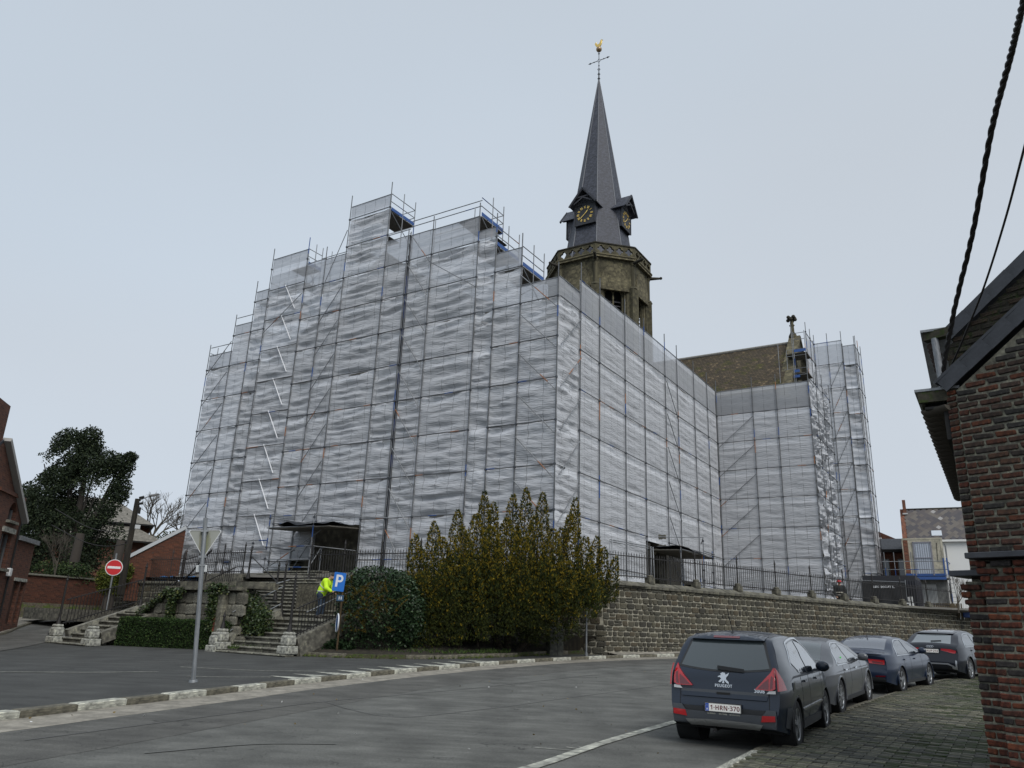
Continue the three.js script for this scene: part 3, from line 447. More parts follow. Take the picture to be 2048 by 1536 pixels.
// ---------------------------------------------------------------- the church
{
  seed(400);
  const t = churchThing('church', 'grey stone church under repair with a slate spire rising above its white sheeted scaffold', 'church');
  const Y = (y) => y - CY;
  // hidden body behind the sheeting: the west front with its gable, nave, transept
  const front = poly([[-24.0, 0], [-1.5, 0], [-1.5, Y(15.4)], [-4.6, Y(17.6)], [-9.2, Y(19.8)], [-12.7, Y(22.6)], [-16.2, Y(19.8)], [-20.8, Y(17.6)], [-24.0, Y(15.4)]]);
  const door = new THREE.Path(); door.moveTo(-13.95, -0.1); door.lineTo(-13.95, 1.6); door.quadraticCurveTo(-13.8, 2.5, -12.75, 3.1); door.quadraticCurveTo(-11.7, 2.5, -11.55, 1.6); door.lineTo(-11.55, -0.1); front.holes.push(door);
  const fw = extr(front, 0.9); fw.translate(0, 0, -2.4); part('front_wall', fw, std(0.26, 0.24, 0.2, 0.95, { map: rep(stoneT, 0.4) }), t);
  part('portal', box(3.4, 4, 0.3, -12.75, 1.8, -2.7), M.black, t);
  part('nave_wall', [box(1, 13, 21, -2.0, 6.5, -13), box(1, 13, 21, -23.5, 6.5, -13)], std(0.3, 0.28, 0.24, 0.95), t).userData.kind = 'stuff';
  part('nave_roof', extr(poly([[-23.9, Y(16)], [-12.7, Y(22.4)], [-1.6, Y(16)], [-1.6, Y(15.7)], [-23.9, Y(15.7)]]), 22).translate(0, 0, -25.5), std(0.05, 0.052, 0.058, 0.8), t);
  part('side_door_jamb', [box(0.5, 3.4, 1.1, -0.25, 1.7, -12.55)], std(0.13, 0.12, 0.095, 0.95, { map: rep(stoneT, 0.5) }), t);
  part('side_door', box(0.1, 3.0, 2.2, -1.45, 1.5, -12.2), M.black, t);
  part('crossing', box(9, 14, 10, -12.7, 8, -30.4), M.churchDark, t);
  // transept with its tiled roof and gable
  part('transept_wall', box(9, 13.6, 10.4, 0.6, 7.0, -30.4), M.churchDark, t);
  const tileT = pix(512, 512, (x, y) => { const r = Math.floor(y / 32), fy = (y % 32) / 32, q = x / 26 + (r % 2) * 0.5, fx = q % 1, id = Math.floor(q) % 19; const k = hsh(id, r, 41), mo = fbm(x / 64, y / 64, 8, 43, 4); let v = (0.75 + 0.3 * k) * (fy > 0.86 ? 0.4 : 1) * (fx < 0.1 ? 0.6 : 1); const y2 = sstep(0.5, 0.75, mo); const pale = k > 0.95 ? 1.2 : 1; return [v * 118 * pale * (1 - 0.1 * y2), v * 104 * pale, v * 82 * pale * (1 - 0.45 * y2)]; });
  const tileB = pix(512, 512, (x, y) => { const r = Math.floor(y / 32), fy = (y % 32) / 32, q = x / 26 + (r % 2) * 0.5; const v = 255 * (1 - fy) * (q % 1 < 0.1 ? 0.5 : 1) * (0.7 + 0.3 * hsh(Math.floor(q) % 19, r, 4)); return [v, v, v]; }, false);
  const tile = std(0.42, 0.40, 0.36, 0.95, { map: rep(tileT, 0.22), bumpMap: rep(tileB, 0.22), bumpScale: 0.05 });
  const roof = new THREE.Group(); roof.name = 'transept_roof'; t.add(roof);
  for (const s of [1, -1]) { const g = gridGeo(30, 20, (a, b) => { const x = lerp(-8, 4.3, a), d = b * 5.9; const sag = 0.05 * Math.sin(a * 7) * Math.sin(b * 3); return [x, Y(23.7) - d * 0.94 - sag, -30.4 + s * d, x, d * 1.37]; }); part('roof_slope', g, Object.assign(tile.clone(), { side: THREE.DoubleSide }), roof); }
  for (let i = 0; i < 24; i++) { const m = part('ridge_tile', new THREE.CylinderGeometry(0.14, 0.14, 0.5, 8), std(0.2, 0.19, 0.17, 0.9), roof); m.rotation.z = Math.PI / 2; m.position.set(-7.7 + i * 0.52, Y(23.74), -30.4); }
  const gb = extr(poly([[-5.6, Y(17.6)], [5.6, Y(17.6)], [0, Y(23.9)]]), 0.7); gb.rotateY(Math.PI / 2); gb.translate(4.1, 0, -30.4); part('transept_gable', gb, M.churchStone, t);
  for (const s of [1, -1]) part('gable_coping', beam(V3(4.45, Y(17.5), -30.4 + s * 5.9), V3(4.45, Y(24.15), -30.4), 0.85, 0.26), M.churchLight, t);
  const fin = new THREE.Group(); fin.name = 'gable_finial'; t.add(fin); fin.position.set(4.3, Y(24.1), -30.4);
  part('finial_shaft', new THREE.LatheGeometry([[0.34, 0], [0.3, 0.25], [0.16, 0.5], [0.14, 1.0], [0.22, 1.08], [0.14, 1.16], [0.12, 1.5]].map(([x, y]) => new THREE.Vector2(x, y)), 8), M.churchStone, fin);
  const fl = []; for (let i = 0; i < 8; i++) { const g = new THREE.IcosahedronGeometry(0.15, 1); g.translate(Math.cos(i * Math.PI / 4) * 0.27, 1.55 + (i % 2) * 0.2, Math.sin(i * Math.PI / 4) * 0.27); fl.push(g); } fl.push(new THREE.IcosahedronGeometry(0.2, 1).translate(0, 1.65, 0)); part('finial_flower', fl, M.churchDark, fin);
  // ---- belfry: octagon round TX, TZ
  const bel = new THREE.Group(); bel.name = 'belfry'; bel.position.set(-12.66, 0, -30.41); t.add(bel);
  const RV = 4.62, AP = RV * Math.cos(Math.PI / 8), FW = 2 * RV * Math.sin(Math.PI / 8);
  const arch = (w, y0, ys, rise) => { const p = []; p.push([-w, y0], [w, y0], [w, ys]); for (let i = 1; i <= 8; i++) { const a = i / 8, x = w * (1 - a * a * 0.35 - a * 0.65); p.push([w * Math.cos(a * Math.PI / 2 * 0.98), ys + rise * Math.sin(a * Math.PI / 2)]); } for (let i = 7; i >= 0; i--) { const a = i / 8; p.push([-w * Math.cos(a * Math.PI / 2 * 0.98), ys + rise * Math.sin(a * Math.PI / 2)]); } return p; };
  const hole = (pts) => { const h = new THREE.Path(); pts.forEach(([x, y], i) => (i ? h.lineTo(x, y) : h.moveTo(x, y))); h.closePath(); return h; };
  const W0 = Y(20), WT = Y(32.9), ys = Y(30.2);
  const wallS = poly([[-FW / 2, W0], [FW / 2, W0], [FW / 2, WT], [-FW / 2, WT]]); wallS.holes.push(hole(arch(1.12, Y(24), ys, 1.85)));
  const wallG = extr(wallS, 0.45);
  const frame = (wo, wi, d) => { const s = poly(arch(wo, Y(23.9), ys, 1.85 * wo / 1.12)); s.holes.push(hole(arch(wi, Y(23.95), ys, 1.85 * wi / 1.12))); return extr(s, d); };
  const quatre = (s, cx, cy, r) => { const h = new THREE.Path(); const n = 32; for (let i = 0; i <= n; i++) { const a = i / n * Math.PI * 2, q = r * (0.62 + 0.38 * Math.abs(Math.cos(a * 2))); const x = cx + q * Math.cos(a), y = cy + q * Math.sin(a); i ? h.lineTo(x, y) : h.moveTo(x, y); } s.holes.push(h); return s; };
  const frameA = frame(1.14, 0.95, 0.2), frameB = frame(0.97, 0.78, 0.2);
  const tr = poly(arch(0.79, Y(29.55), ys, 1.3)); quatre(tr, 0, Y(30.75), 0.44);
  for (const s of [-1, 1]) tr.holes.push(hole(arch(0.29, Y(29.6), Y(29.75), 0.42).map(([x, y]) => [x + s * 0.39, y])));
  const tracery = extr(tr, 0.16), mull = box(0.12, 6, 0.16, 0, Y(26.7), 0);
  const flower = (() => { const g = []; for (let i = 0; i < 4; i++) g.push(new THREE.BoxGeometry(0.5, 0.06, 0.05).rotateZ(i * Math.PI / 4)); return merge(g.map((q) => boxUV(q))); })();
  const PW = 2 * 4.84 * Math.sin(Math.PI / 8), parS = poly([[-PW / 2, Y(33.15)], [PW / 2, Y(33.15)], [PW / 2, Y(34.2)], [-PW / 2, Y(34.2)]]);
  for (let i = 0; i < 4; i++) quatre(parS, -PW / 2 + PW * (i + 0.5 + (i - 1.5) * -0.06) / 4, Y(33.68), 0.36);
  const parG = extr(parS, 0.22);
  for (let k = 0; k < 8; k++) {
    const a = k * Math.PI / 4, put = (m, r, y = 0) => { m.rotation.y = a; m.position.set(Math.sin(a) * r, y, Math.cos(a) * r); return m; };
    put(part('belfry_wall', wallG, M.churchStone, bel), AP - 0.45);
    const w = new THREE.Group(); w.name = 'bell_window'; put(w, AP - 0.45); bel.add(w);
    part('arch_moulding', frameA, M.churchLight, w).position.z = 0.12; part('arch_moulding', frameB, M.churchStone, w).position.z = -0.05;
    part('tracery', [mull, new THREE.TorusGeometry(0.46, 0.06, 6, 24).translate(0, Y(30.8), 0), ...[-1, 1].map((s) => new THREE.TorusGeometry(0.37, 0.055, 6, 16, Math.PI).translate(s * 0.4, Y(29.75), 0)), ...[0, 1, 2, 3].map((i) => new THREE.TorusGeometry(0.19, 0.035, 5, 14).translate(0.22 * Math.cos(i * 1.571 + 0.785), Y(30.8) + 0.22 * Math.sin(i * 1.571 + 0.785), 0))], M.churchLight, w).position.z = 0.05;
    for (let i = 0; i < 14; i++) { const m = part('louvre', box(1.5, 0.035, 0.42), M.louvre, w); m.position.set(0, Y(24.2) + i * 0.38, -0.2); m.rotation.x = 0.62; }
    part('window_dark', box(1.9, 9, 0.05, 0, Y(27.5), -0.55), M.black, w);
    const p = new THREE.Group(); p.name = 'parapet'; bel.add(p); put(p, 4.84 * Math.cos(Math.PI / 8) - 0.22);
    part('pierced_panel', parG, M.churchStone, p); part('parapet_cap', box(PW, 0.1, 0.36, 0, Y(34.25), 0.12), M.churchDark, p); part('cornice', box(PW + 0.05, 0.26, 0.42, 0, Y(33.02), 0.1), M.churchLight, p);
    const cg = new THREE.CylinderGeometry(0.09, 0.09, PW, 8).rotateZ(Math.PI / 2); part('roll_moulding', cg, M.churchLight, p).position.set(0, Y(33.14), 0.3);
    put(part('hood_moulding', (() => { const s = poly(arch(1.34, Y(29.9), ys, 2.2)); s.holes.push(hole(arch(1.22, Y(29.85), ys, 2.02))); return extr(s, 0.12); })(), M.churchLight, bel), AP);
    const b = a + Math.PI / 8; const shaft = part('corner_shaft', [new THREE.CylinderGeometry(0.2, 0.2, 12.6, 8).translate(0, Y(26.5), 0), new THREE.CylinderGeometry(0.32, 0.2, 0.35, 8).translate(0, Y(32.6), 0), new THREE.CylinderGeometry(0.34, 0.44, 0.24, 8).translate(0, Y(30.35), 0), box(0.72, 6.2, 0.72, 0, Y(27.1), 0)], M.churchStone, bel); shaft.rotation.y = b; shaft.position.set(Math.sin(b) * (RV - 0.1), 0, Math.cos(b) * (RV - 0.1));
    const gy = part('gargoyle', [new THREE.CylinderGeometry(0.1, 0.17, 0.95, 7).rotateX(Math.PI / 2).translate(0, 0, 0.45), new THREE.IcosahedronGeometry(0.14, 1).translate(0, 0.02, 0.95)], M.churchDark, bel); gy.rotation.y = b; gy.position.set(Math.sin(b) * 4.8, Y(32.75), Math.cos(b) * 4.8);
  }
  part('belfry_floor', new THREE.CylinderGeometry(4.6, 4.6, 0.1, 8, 1).rotateY(Math.PI / 8).translate(0, Y(33.2), 0), M.churchDark, bel);
  // ---- spire
  const spire = new THREE.Group(); spire.name = 'spire'; spire.position.copy(bel.position); t.add(spire);
  const slateT = pix(512, 512, (x, y) => { const r = Math.floor(y / 16), q = x / 22 + (r % 2) * 0.5; const id = Math.floor(q) % 23, k = hsh(id, r, 47), fy = (y % 16) / 16; const v = (0.78 + 0.3 * k + 0.2 * (fbm(x / 64, y / 64, 8, 49, 3) - 0.5)) * (fy < 0.16 ? 0.72 : 1) * (q % 1 < 0.08 ? 0.8 : 1); return [v * 178, v * 180, v * 190]; });
  const slate = std(0.135, 0.142, 0.165, 0.62, { map: rep(slateT, 0.28), bumpMap: rep(slateT, 0.28), bumpScale: 0.02 }), lead = std(0.16, 0.165, 0.18, 0.6);
  const RS = 3.4, S0 = Y(33.2), S1 = Y(55.25);
  for (let k = 0; k < 8; k++) {
    const a = k * Math.PI / 4 - Math.PI / 8, b = a + Math.PI / 4; const q = (an, f) => { const r = RS * (1 - f) + 0.06 * f, yy = lerp(S0, S1, f); return V3(Math.sin(an) * r, yy, Math.cos(an) * r); };
    const g = gridGeo(4, 40, (i, j) => { const A = q(a, j), B = q(b, j), p = A.lerp(B, i); const w = 2 * RS * Math.sin(Math.PI / 8) * (1 - j); return [p.x, p.y, p.z, (i - 0.5) * w, j * 22.2]; }); part('slate_face', g, slate, spire);
    part('hip_roll', bar(q(a, 0), q(a, 1), 0.055, 6, 0.03), lead, spire);
  }
  const clockFace = (() => { // numerals and frame
    const num = []; for (let i = 0; i < 12; i++) { const n = [2, 3, 1, 2, 3, 2, 2, 2, 3, 3, 2, 3][i], a = i * Math.PI / 6; const c = Math.sin(a) * 0.7, d = Math.cos(a) * 0.7; for (let k = 0; k < n; k++) { const g = new THREE.BoxGeometry(0.05, 0.25, 0.03); g.rotateZ((i * 7 + k * 5) % 3 === 1 ? 0.25 : 0); g.translate((k - (n - 1) / 2) * 0.085, 0, 0); g.rotateZ(-a); g.translate(c, d, 0); num.push(g); } } return num; })();
  const hand = (l, w) => { const g = new THREE.ShapeGeometry(poly([[-w * 0.5, -0.14], [w * 0.5, -0.14], [w, l * 0.62], [0, l], [-w, l * 0.62]])); return boxUV(g); };
  const darkWood = std(0.04, 0.042, 0.05, 0.75), dial = std(0.028, 0.03, 0.036, 0.6);
  for (let k = 0; k < 4; k++) { // clock dormers on the four cardinal faces
    const c = new THREE.Group(); c.name = 'clock_dormer'; spire.add(c); const a = k * Math.PI / 2, y = 38.35, r = RS * Math.cos(Math.PI / 8) * (1 - (38.35 - 33.2) / 22.05) + 0.30; c.position.set(Math.sin(a) * r, Y(y), Math.cos(a) * r); c.rotation.y = a;
    part('dial_board', bevelBox(2.0, 2.05, 0.16, 0.03), dial, c).position.set(0, 0, 0.08);
    part('dial_frame', [box(2.12, 0.09, 0.1, 0, 1.03, 0.16), box(2.12, 0.09, 0.1, 0, -1.03, 0.16), box(0.09, 2.1, 0.1, 1.03, 0, 0.16), box(0.09, 2.1, 0.1, -1.03, 0, 0.16)], darkWood, c);
    part('numerals', clockFace, M.gold, c).position.z = 0.19; 
    const h1 = part('hour_hand', hand(0.52, 0.06), M.gold, c); h1.position.z = 0.215; h1.rotation.z = -0.72; const h2 = part('minute_hand', hand(0.74, 0.045), M.gold, c); h2.position.z = 0.235; h2.rotation.z = 2.3;
    part('dormer_cheek', [box(0.06, 2.1, 1.6, 1.02, 0, -0.75), box(0.06, 2.1, 1.6, -1.02, 0, -0.75)], slate, c);
    const pl = []; for (let i = 0; i < 9; i++) pl.push(box(0.2, 0.95 - Math.abs(i - 4) * 0.17, 0.08, (i - 4) * 0.21, 1.08 + (0.95 - Math.abs(i - 4) * 0.17) / 2, 0.04)); part('gable_boards', pl, darkWood, c);
    for (const s of [1, -1]) { part('dormer_roof', beam(V3(s * 1.36, 0.78, -0.25), V3(0.0, 2.5, -0.25), 2.1, 0.07), slate, c); part('bargeboard', beam(V3(s * 1.38, 0.74, 0.72), V3(0, 2.48, 0.72), 0.09, 0.2), darkWood, c); part('dormer_brace', beam(V3(s * 0.95, 1.0, 0.6), V3(0, 1.55, 0.6), 0.08, 0.12), darkWood, c); }
    part('collar_beam', box(1.2, 0.12, 0.1, 0, 1.62, 0.6), darkWood, c);
  }
  // cross, ball and weathercock
  const cr = new THREE.Group(); cr.name = 'spire_cross'; cr.position.set(0, S1, 0); spire.add(cr); const wi = std(0.06, 0.065, 0.075, 0.5, { metalness: 0.5 }), ty = 2.45;
  part('cross_shaft', [bar(V3(0, -0.4, 0), V3(0, 1.3, 0), 0.1, 8, 0.05), bar(V3(0, 1.3, 0), V3(0, 3.6, 0), 0.035), ...[0.2, 0.75, 1.35].map((y) => new THREE.TorusGeometry(0.12, 0.03, 5, 10).rotateX(Math.PI / 2).translate(0, y, 0)), new THREE.OctahedronGeometry(0.12).translate(0, 3.3, 0), new THREE.OctahedronGeometry(0.1).translate(0, 1.8, 0)], wi, cr);
  const arm = part('cross_arm', [bar(V3(-1.05, ty, 0), V3(-0.22, ty, 0), 0.035), bar(V3(0.22, ty, 0), V3(1.05, ty, 0), 0.035), new THREE.TorusGeometry(0.22, 0.03, 5, 4).translate(0, ty, 0), ...[-1, 1].flatMap((s) => [new THREE.ConeGeometry(0.1, 0.3, 6).rotateZ(-s * Math.PI / 2).translate(s * 1.1, ty, 0), new THREE.OctahedronGeometry(0.09).translate(s * 0.55, ty, 0)])], wi, cr); arm.rotation.y = 0;
  part('ball', new THREE.SphereGeometry(0.3, 14, 10).translate(0, 3.85, 0), std(0.35, 0.24, 0.14, 0.4, { metalness: 0.6 }), cr);
  const cs = new THREE.Shape(); cs.moveTo(-0.1, 0); cs.quadraticCurveTo(-0.32, 0.12, -0.42, 0.42); cs.quadraticCurveTo(-0.5, 0.7, -0.28, 0.66); cs.quadraticCurveTo(-0.3, 0.45, -0.12, 0.36); cs.quadraticCurveTo(0.08, 0.36, 0.16, 0.62); cs.quadraticCurveTo(0.2, 0.86, 0.32, 0.8); cs.lineTo(0.44, 0.72); cs.lineTo(0.34, 0.68); cs.quadraticCurveTo(0.36, 0.2, 0.1, 0); cs.closePath();
  part('weathercock', extr(cs, 0.07, 0.015).translate(0, 4.14, -0.03), M.gold, cr);
}
// ---------------------------------------------------------------- stone walls, iron fences, stairs
const stoneMats = [[0.155, 0.142, 0.112], [0.12, 0.11, 0.09], [0.19, 0.172, 0.135], [0.1, 0.092, 0.078], [0.215, 0.195, 0.15], [0.14, 0.132, 0.108], [0.17, 0.14, 0.1]].map((c) => std(...c, 0.95, { map: rep(stoneT, 1.5), bumpMap: rep(grainB, 1.5), bumpScale: 0.006 }));
const rubble = [0, 1, 2, 3, 4, 5].map((i) => { seed(500 + i); return bevelBox(1, 1, 1, 0.13, 0.045); });
// a wall of squared rubble on the plan line A -> B (face to the right of travel), base y0(s), top y1(s)
function stoneWall(t, org, A, B, y0, y1, o) {
  const L = Math.hypot(B[0] - A[0], B[1] - A[1]), dx = (B[0] - A[0]) / L, dz = (B[1] - A[1]) / L, rx = -dz, rz = dx, ang = Math.atan2(-dz, dx);
  const P = (s, y, out) => V3(A[0] + dx * s + rx * out - org[0], y - org[1], A[1] + dz * s + rz * out - org[2]);
  const core = gridGeo(Math.ceil(L), 2, (a, b) => { const s = a * L, p = P(s, lerp(y0(s) - 0.4, y1(s), b), -0.02); return [p.x, p.y, p.z, s, p.y]; });
  part('mortar_face', core, Object.assign(o.mortar ?? M.mortar), t); part('core', beam(P(0, (y1(0) + y0(0)) / 2, -0.27), P(L, (y1(L) + y0(L)) / 2, -0.27), 0.44, y1(0) - y0(0) - 0.02), M.mortar, t);
  const list = []; let y = y0(0) - 0.35, r = 0; const top_ = Math.max(y1(0), y1(L));
  while (y < top_ - 0.05) {
    const h = Math.min(rr(o.h[0], o.h[1]), top_ - y); let s = rr(-0.2, 0);
    while (s < L) { const w = rr(o.w[0], o.w[1]), c = s + w / 2; if (c > 0 && c < L && y + h > y0(c) - 0.02 && y + h / 2 < y1(c)) { const split = rnd() < 0.12; if (split) { list.push([c, y + h * 0.27, w, h * 0.5]); list.push([c, y + h * 0.76, w, h * 0.46]); } else list.push([c, y + h / 2 + rr(-0.008, 0.008), w, h]); } s += w; }
    y += h; r++;
  }
  list.forEach((q) => (q.d = Math.hypot(P(q[0], 0, 0).x + org[0], P(q[0], 0, 0).z + org[2]) + (o.hide?.(q[0]) ? 1000 : 0))); list.sort((a, b) => a.d - b.d);
  const rest = []; const q4 = new THREE.Quaternion().setFromAxisAngle(V3(0, 1, 0), ang);
  list.forEach(([s, yy, w, h], i) => {
    const mat = pick(stoneMats), g = pick(rubble), p = P(s, yy, rr(-0.05, -0.025)), sc = V3(w - rr(0.03, 0.055), h - rr(0.03, 0.05), 0.14), tz = rr(-0.035, 0.035);
    if (i < (o.max ?? 300)) { const m = part('stone', g, mat, t); m.position.copy(p); m.scale.copy(sc); m.rotation.set(0, ang, tz); return; }
    const c = g.clone(); c.scale(sc.x, sc.y, sc.z); c.rotateZ(tz); c.applyQuaternion(q4); c.translate(p.x, p.y, p.z); rest.push(tint(c, ...mat.color.toArray()));
  });
  if (rest.length) part('stone_field', merge(rest), std(1, 1, 1, 0.95, { vertexColors: true, map: rep(stoneT, 1.5) }), t, 'stuff');
  return P;
}
const ironBar = (() => { const g = [box(0.02, 1.1, 0.02, 0, 0.55, 0), new THREE.ConeGeometry(0.022, 0.13, 4).translate(0, 1.16, 0)]; return merge(g); })();
// fence along points [x, y, z] (world), pickets upright
function fence(name, label, pts, o) {
  const org = o.org ?? pts[0], t = thing(name, label, 'fence', org, 0, o.group); const H = o.h ?? 1.1, m = o.mat ?? M.iron;
  const v = pts.map((p) => V3(p[0] - org[0], p[1] - org[1], p[2] - org[2]));
  for (let i = 0; i + 1 < v.length; i++) {
    const a = v[i], b = v[i + 1], L = Math.hypot(b.x - a.x, b.z - a.z), n = Math.max(1, Math.round(L / (o.gap ?? 0.15)));
    for (const y of o.rails ?? [0.12, H * 0.84]) part('rail', beam(a.clone().add(V3(0, y, 0)), b.clone().add(V3(0, y, 0)), 0.03, 0.04), m, t);
    for (let k = 1; k < n; k++) { const p = a.clone().lerp(b, k / n); const q = part('picket', ironBar, m, t); q.position.copy(p); q.position.y += 0.05; q.scale.y = (H - 0.05) / 1.22; q.rotation.z = rr(-0.006, 0.006); }
    if (o.posts !== false) for (const e of i + 2 === v.length ? [a, b] : [a]) {
      const post = part('post', [bar(V3(0, 0, 0), V3(0, H + (o.postUp ?? 0.12), 0), 0.035, 8), new THREE.SphereGeometry(0.06, 8, 6).translate(0, H * 0.86, 0), new THREE.ConeGeometry(0.055, 0.22, 6).translate(0, H + (o.postUp ?? 0.12) + 0.1, 0), new THREE.CylinderGeometry(0.045, 0.1, 0.24, 8).translate(0, 0.12, 0)], m, t); post.position.copy(e); if (o.lean) post.rotation.z = rr(-o.lean, o.lean);
    }
  }
  return t;
}
{ // the long retaining wall on the right, coping slabs and fence above it
  seed(510);
  const A = wallPt(-2.9), B = wallPt(29), org = [A[0], 0.6, A[1]]; const t = thing('retaining_wall', 'long dark wall of squared rubble stone with slab coping, carrying the churchyard fence beside the street', 'wall', org);
  const yb = (s) => G(...wallPt(s - 2.9)) + 0.12, yt = () => 3.36;
  const P = stoneWall(t, org, A, B, yb, yt, { h: [0.17, 0.27], w: [0.2, 0.46], max: 300 });
  for (let s = 0; s < 31.9; s += 1.08) { const w = Math.min(1.06, 31.9 - s); const g = extr(poly([[-0.1, 0], [-0.1, 0.1], [0.32, 0.27], [0.62, 0.27], [0.62, 0]]), w); g.translate(0, 0, -w / 2); const m = part('coping_slab', g, M.coping, t); const p = P(s + w / 2, 3.36 + rr(-0.008, 0.008), 0); m.position.copy(p); m.rotation.y = Math.atan2(WD[0], WD[1]); }
  const pier = [0, 1, 2, 3, 4, 5, 6, 7, 8, 9].map((i) => i * 2.9 + 2.9); for (const s of pier) { const m = part('fence_pedestal', [bevelBox(0.34, 0.3, 0.34, 0.03).translate(0, 0.15, 0), bevelBox(0.24, 0.12, 0.24, 0.04).translate(0, 0.34, 0)], M.coping, t); m.position.copy(P(s, 3.56, -0.3)); m.rotation.y = Math.atan2(WD[0], WD[1]); }
  fence('iron_fence', 'long black iron picket fence on the coping of the street wall', [-2.9, ...Array.from({ length: 10 }, (_, i) => i * 2.9)].map((s) => { const q = wallPt(s, 0.3); return [q[0], 3.72, q[1]]; }), { h: 1.12, gap: 0.152, lean: 0.02, postUp: 0.22 });
}
const W = (u, v, y) => { const q = CH(u, v); return [q[0], y, q[1]]; };
{ // churchyard wall round the front, left of the yew and right of the stairs
  seed(520);
  const A = CH(11.2, -3.0), B = CH(4.8, -2.7), org = [A[0], 1.6, A[1]]; const t = thing('terrace_wall', 'pale rubble terrace wall with thick sloping coping, right of the upper stair flight', 'wall', org);
  const P = stoneWall(t, org, A, B, () => 1.2, () => 3.1, { h: [0.28, 0.4], w: [0.4, 0.7], max: 120 });
  for (let i = 0; i < 5; i++) part('coping_slab', bevelBox(1.26, 0.2, 0.5, 0.03), M.coping, t).position.copy(P(0.64 + i * 1.28, 3.2, -0.12)), t.children.at(-1).rotation.y = Math.atan2(-(B[1] - A[1]), B[0] - A[0]);
  const C = CH(12.5, -3.6); part('ramp_parapet', beam(V3(C[0] - org[0], 2.45 - org[1], C[1] - org[2]), V3(0, 3.16 - org[1], 0), 0.42, 0.36), M.coping, t); part('ramp_wall', beam(V3(C[0] - org[0], 1.9 - org[1], C[1] - org[2]), V3(0, 2.2 - org[1], 0), 0.34, 1.3), M.stepStone, t);
  const B2 = CH(-2.3, -0.05), org2 = [B[0], 0.8, B[1]]; const t2 = thing('terrace_wall', 'rubble terrace wall hidden behind the golden yew', 'wall', org2); stoneWall(t2, org2, B, B2, () => 0.6, () => 3.3, { h: [0.2, 0.3], w: [0.3, 0.5], max: 60 });
  fence('iron_fence', 'black iron picket fence on the terrace wall, between the porch and the yew', [W(11.1, -3.1, 3.32), W(9.1, -3.02, 3.32), W(7.0, -2.92, 3.32), W(4.9, -2.82, 3.32), W(2.2, -1.6, 3.3)], { h: 1.38, gap: 0.15, postUp: 0.25 });
}
{ // churchyard wall and parapet behind the left stair
  seed(530);
  const A = CH(24.6, -4), B = CH(14.7, -4), org = [A[0], 1.4, A[1]]; const t = thing('churchyard_wall', 'dark rubble churchyard wall with a flat coping, behind the left-hand stair', 'wall', org);
  const P = stoneWall(t, org, A, B, () => 1.4, () => 3.06, { h: [0.18, 0.3], w: [0.22, 0.45], max: 300 }); const ry = Math.atan2(-(B[1] - A[1]), B[0] - A[0]);
  for (let i = 0; i < 9; i++) { const m = part('coping_slab', bevelBox(1.09, 0.13, 0.62, 0.02), M.coping, t); m.position.copy(P(0.55 + i * 1.1, 3.14, -0.2)); m.rotation.y = ry; }
  const m = part('parapet', bevelBox(3.1, 0.36, 0.4, 0.02), M.stepStone, t); m.position.copy(P(8.35, 3.385, -0.22)); m.rotation.y = ry;
  fence('iron_fence', 'black iron picket fence on the parapet behind the give-way sign', [W(19.5, -3.78, 3.25), W(17.8, -3.78, 3.57), W(16.4, -3.78, 3.57), W(14.9, -3.78, 3.57)], { h: 1.2, gap: 0.135 });
  const rust = std(0.04, 0.026, 0.02, 0.8); fence('iron_fence', 'rusty brown iron fence in front of the brick lean-to, above the churchyard wall', [W(24.4, -3.7, 3.2), W(22.4, -3.7, 3.2), W(20.6, -3.7, 3.2), W(19.5, -3.7, 3.22)], { h: 1.35, gap: 0.17, mat: rust, lean: 0.05 });
}
// ---- the double stair
function flight(name, label, steps, extra) { // steps: [u0, u1, v, y, rise, going]
  const t = churchThing(name, label, 'stairs'); t.userData.kind = undefined; delete t.userData.kind;
  for (const [u0, u1, v, y, rise, going] of steps) {
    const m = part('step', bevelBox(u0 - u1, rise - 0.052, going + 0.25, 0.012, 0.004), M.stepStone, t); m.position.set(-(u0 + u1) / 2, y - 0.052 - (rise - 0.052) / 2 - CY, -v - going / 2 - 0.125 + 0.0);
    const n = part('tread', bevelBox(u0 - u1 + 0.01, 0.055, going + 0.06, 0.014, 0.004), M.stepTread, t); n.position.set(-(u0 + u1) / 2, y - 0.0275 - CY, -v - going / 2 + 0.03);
  }
  extra?.(t); return t;
}
const ribs = (t, a, b, o = {}) => { const L = Math.hypot(b.x - a.x, b.z - a.z), n = Math.round(L / 0.13); for (const y of [0.1, o.h ?? 0.95]) part('rail', beam(a.clone().setY(a.y + y), b.clone().setY(b.y + y), 0.035, 0.035), M.iron, t); for (let k = 1; k < n; k++) { const p = a.clone().lerp(b, k / n); part('picket', ironBar, M.iron, t).position.copy(p); t.children.at(-1).scale.y = (o.h ?? 0.95) / 1.12; } };
const newel = (t, p, h = 1.5) => part('newel_post', [new THREE.CylinderGeometry(0.035, 0.05, h, 8).translate(p.x, p.y + h / 2, p.z), new THREE.CylinderGeometry(0.05, 0.11, 0.3, 8).translate(p.x, p.y + 0.15, p.z), new THREE.ConeGeometry(0.05, 0.25, 8).translate(p.x, p.y + h + 0.1, p.z), new THREE.SphereGeometry(0.055, 8, 6).translate(p.x, p.y + h, p.z)], M.iron, t);
const pedestal = (t, p) => part('pedestal', [bevelBox(0.5, 0.26, 0.5, 0.03).translate(p.x, p.y + 0.13, p.z), bevelBox(0.4, 0.34, 0.4, 0.06).translate(p.x, p.y + 0.42, p.z), bevelBox(0.3, 0.1, 0.3, 0.03).translate(p.x, p.y + 0.64, p.z)], M.whiteStone, t);
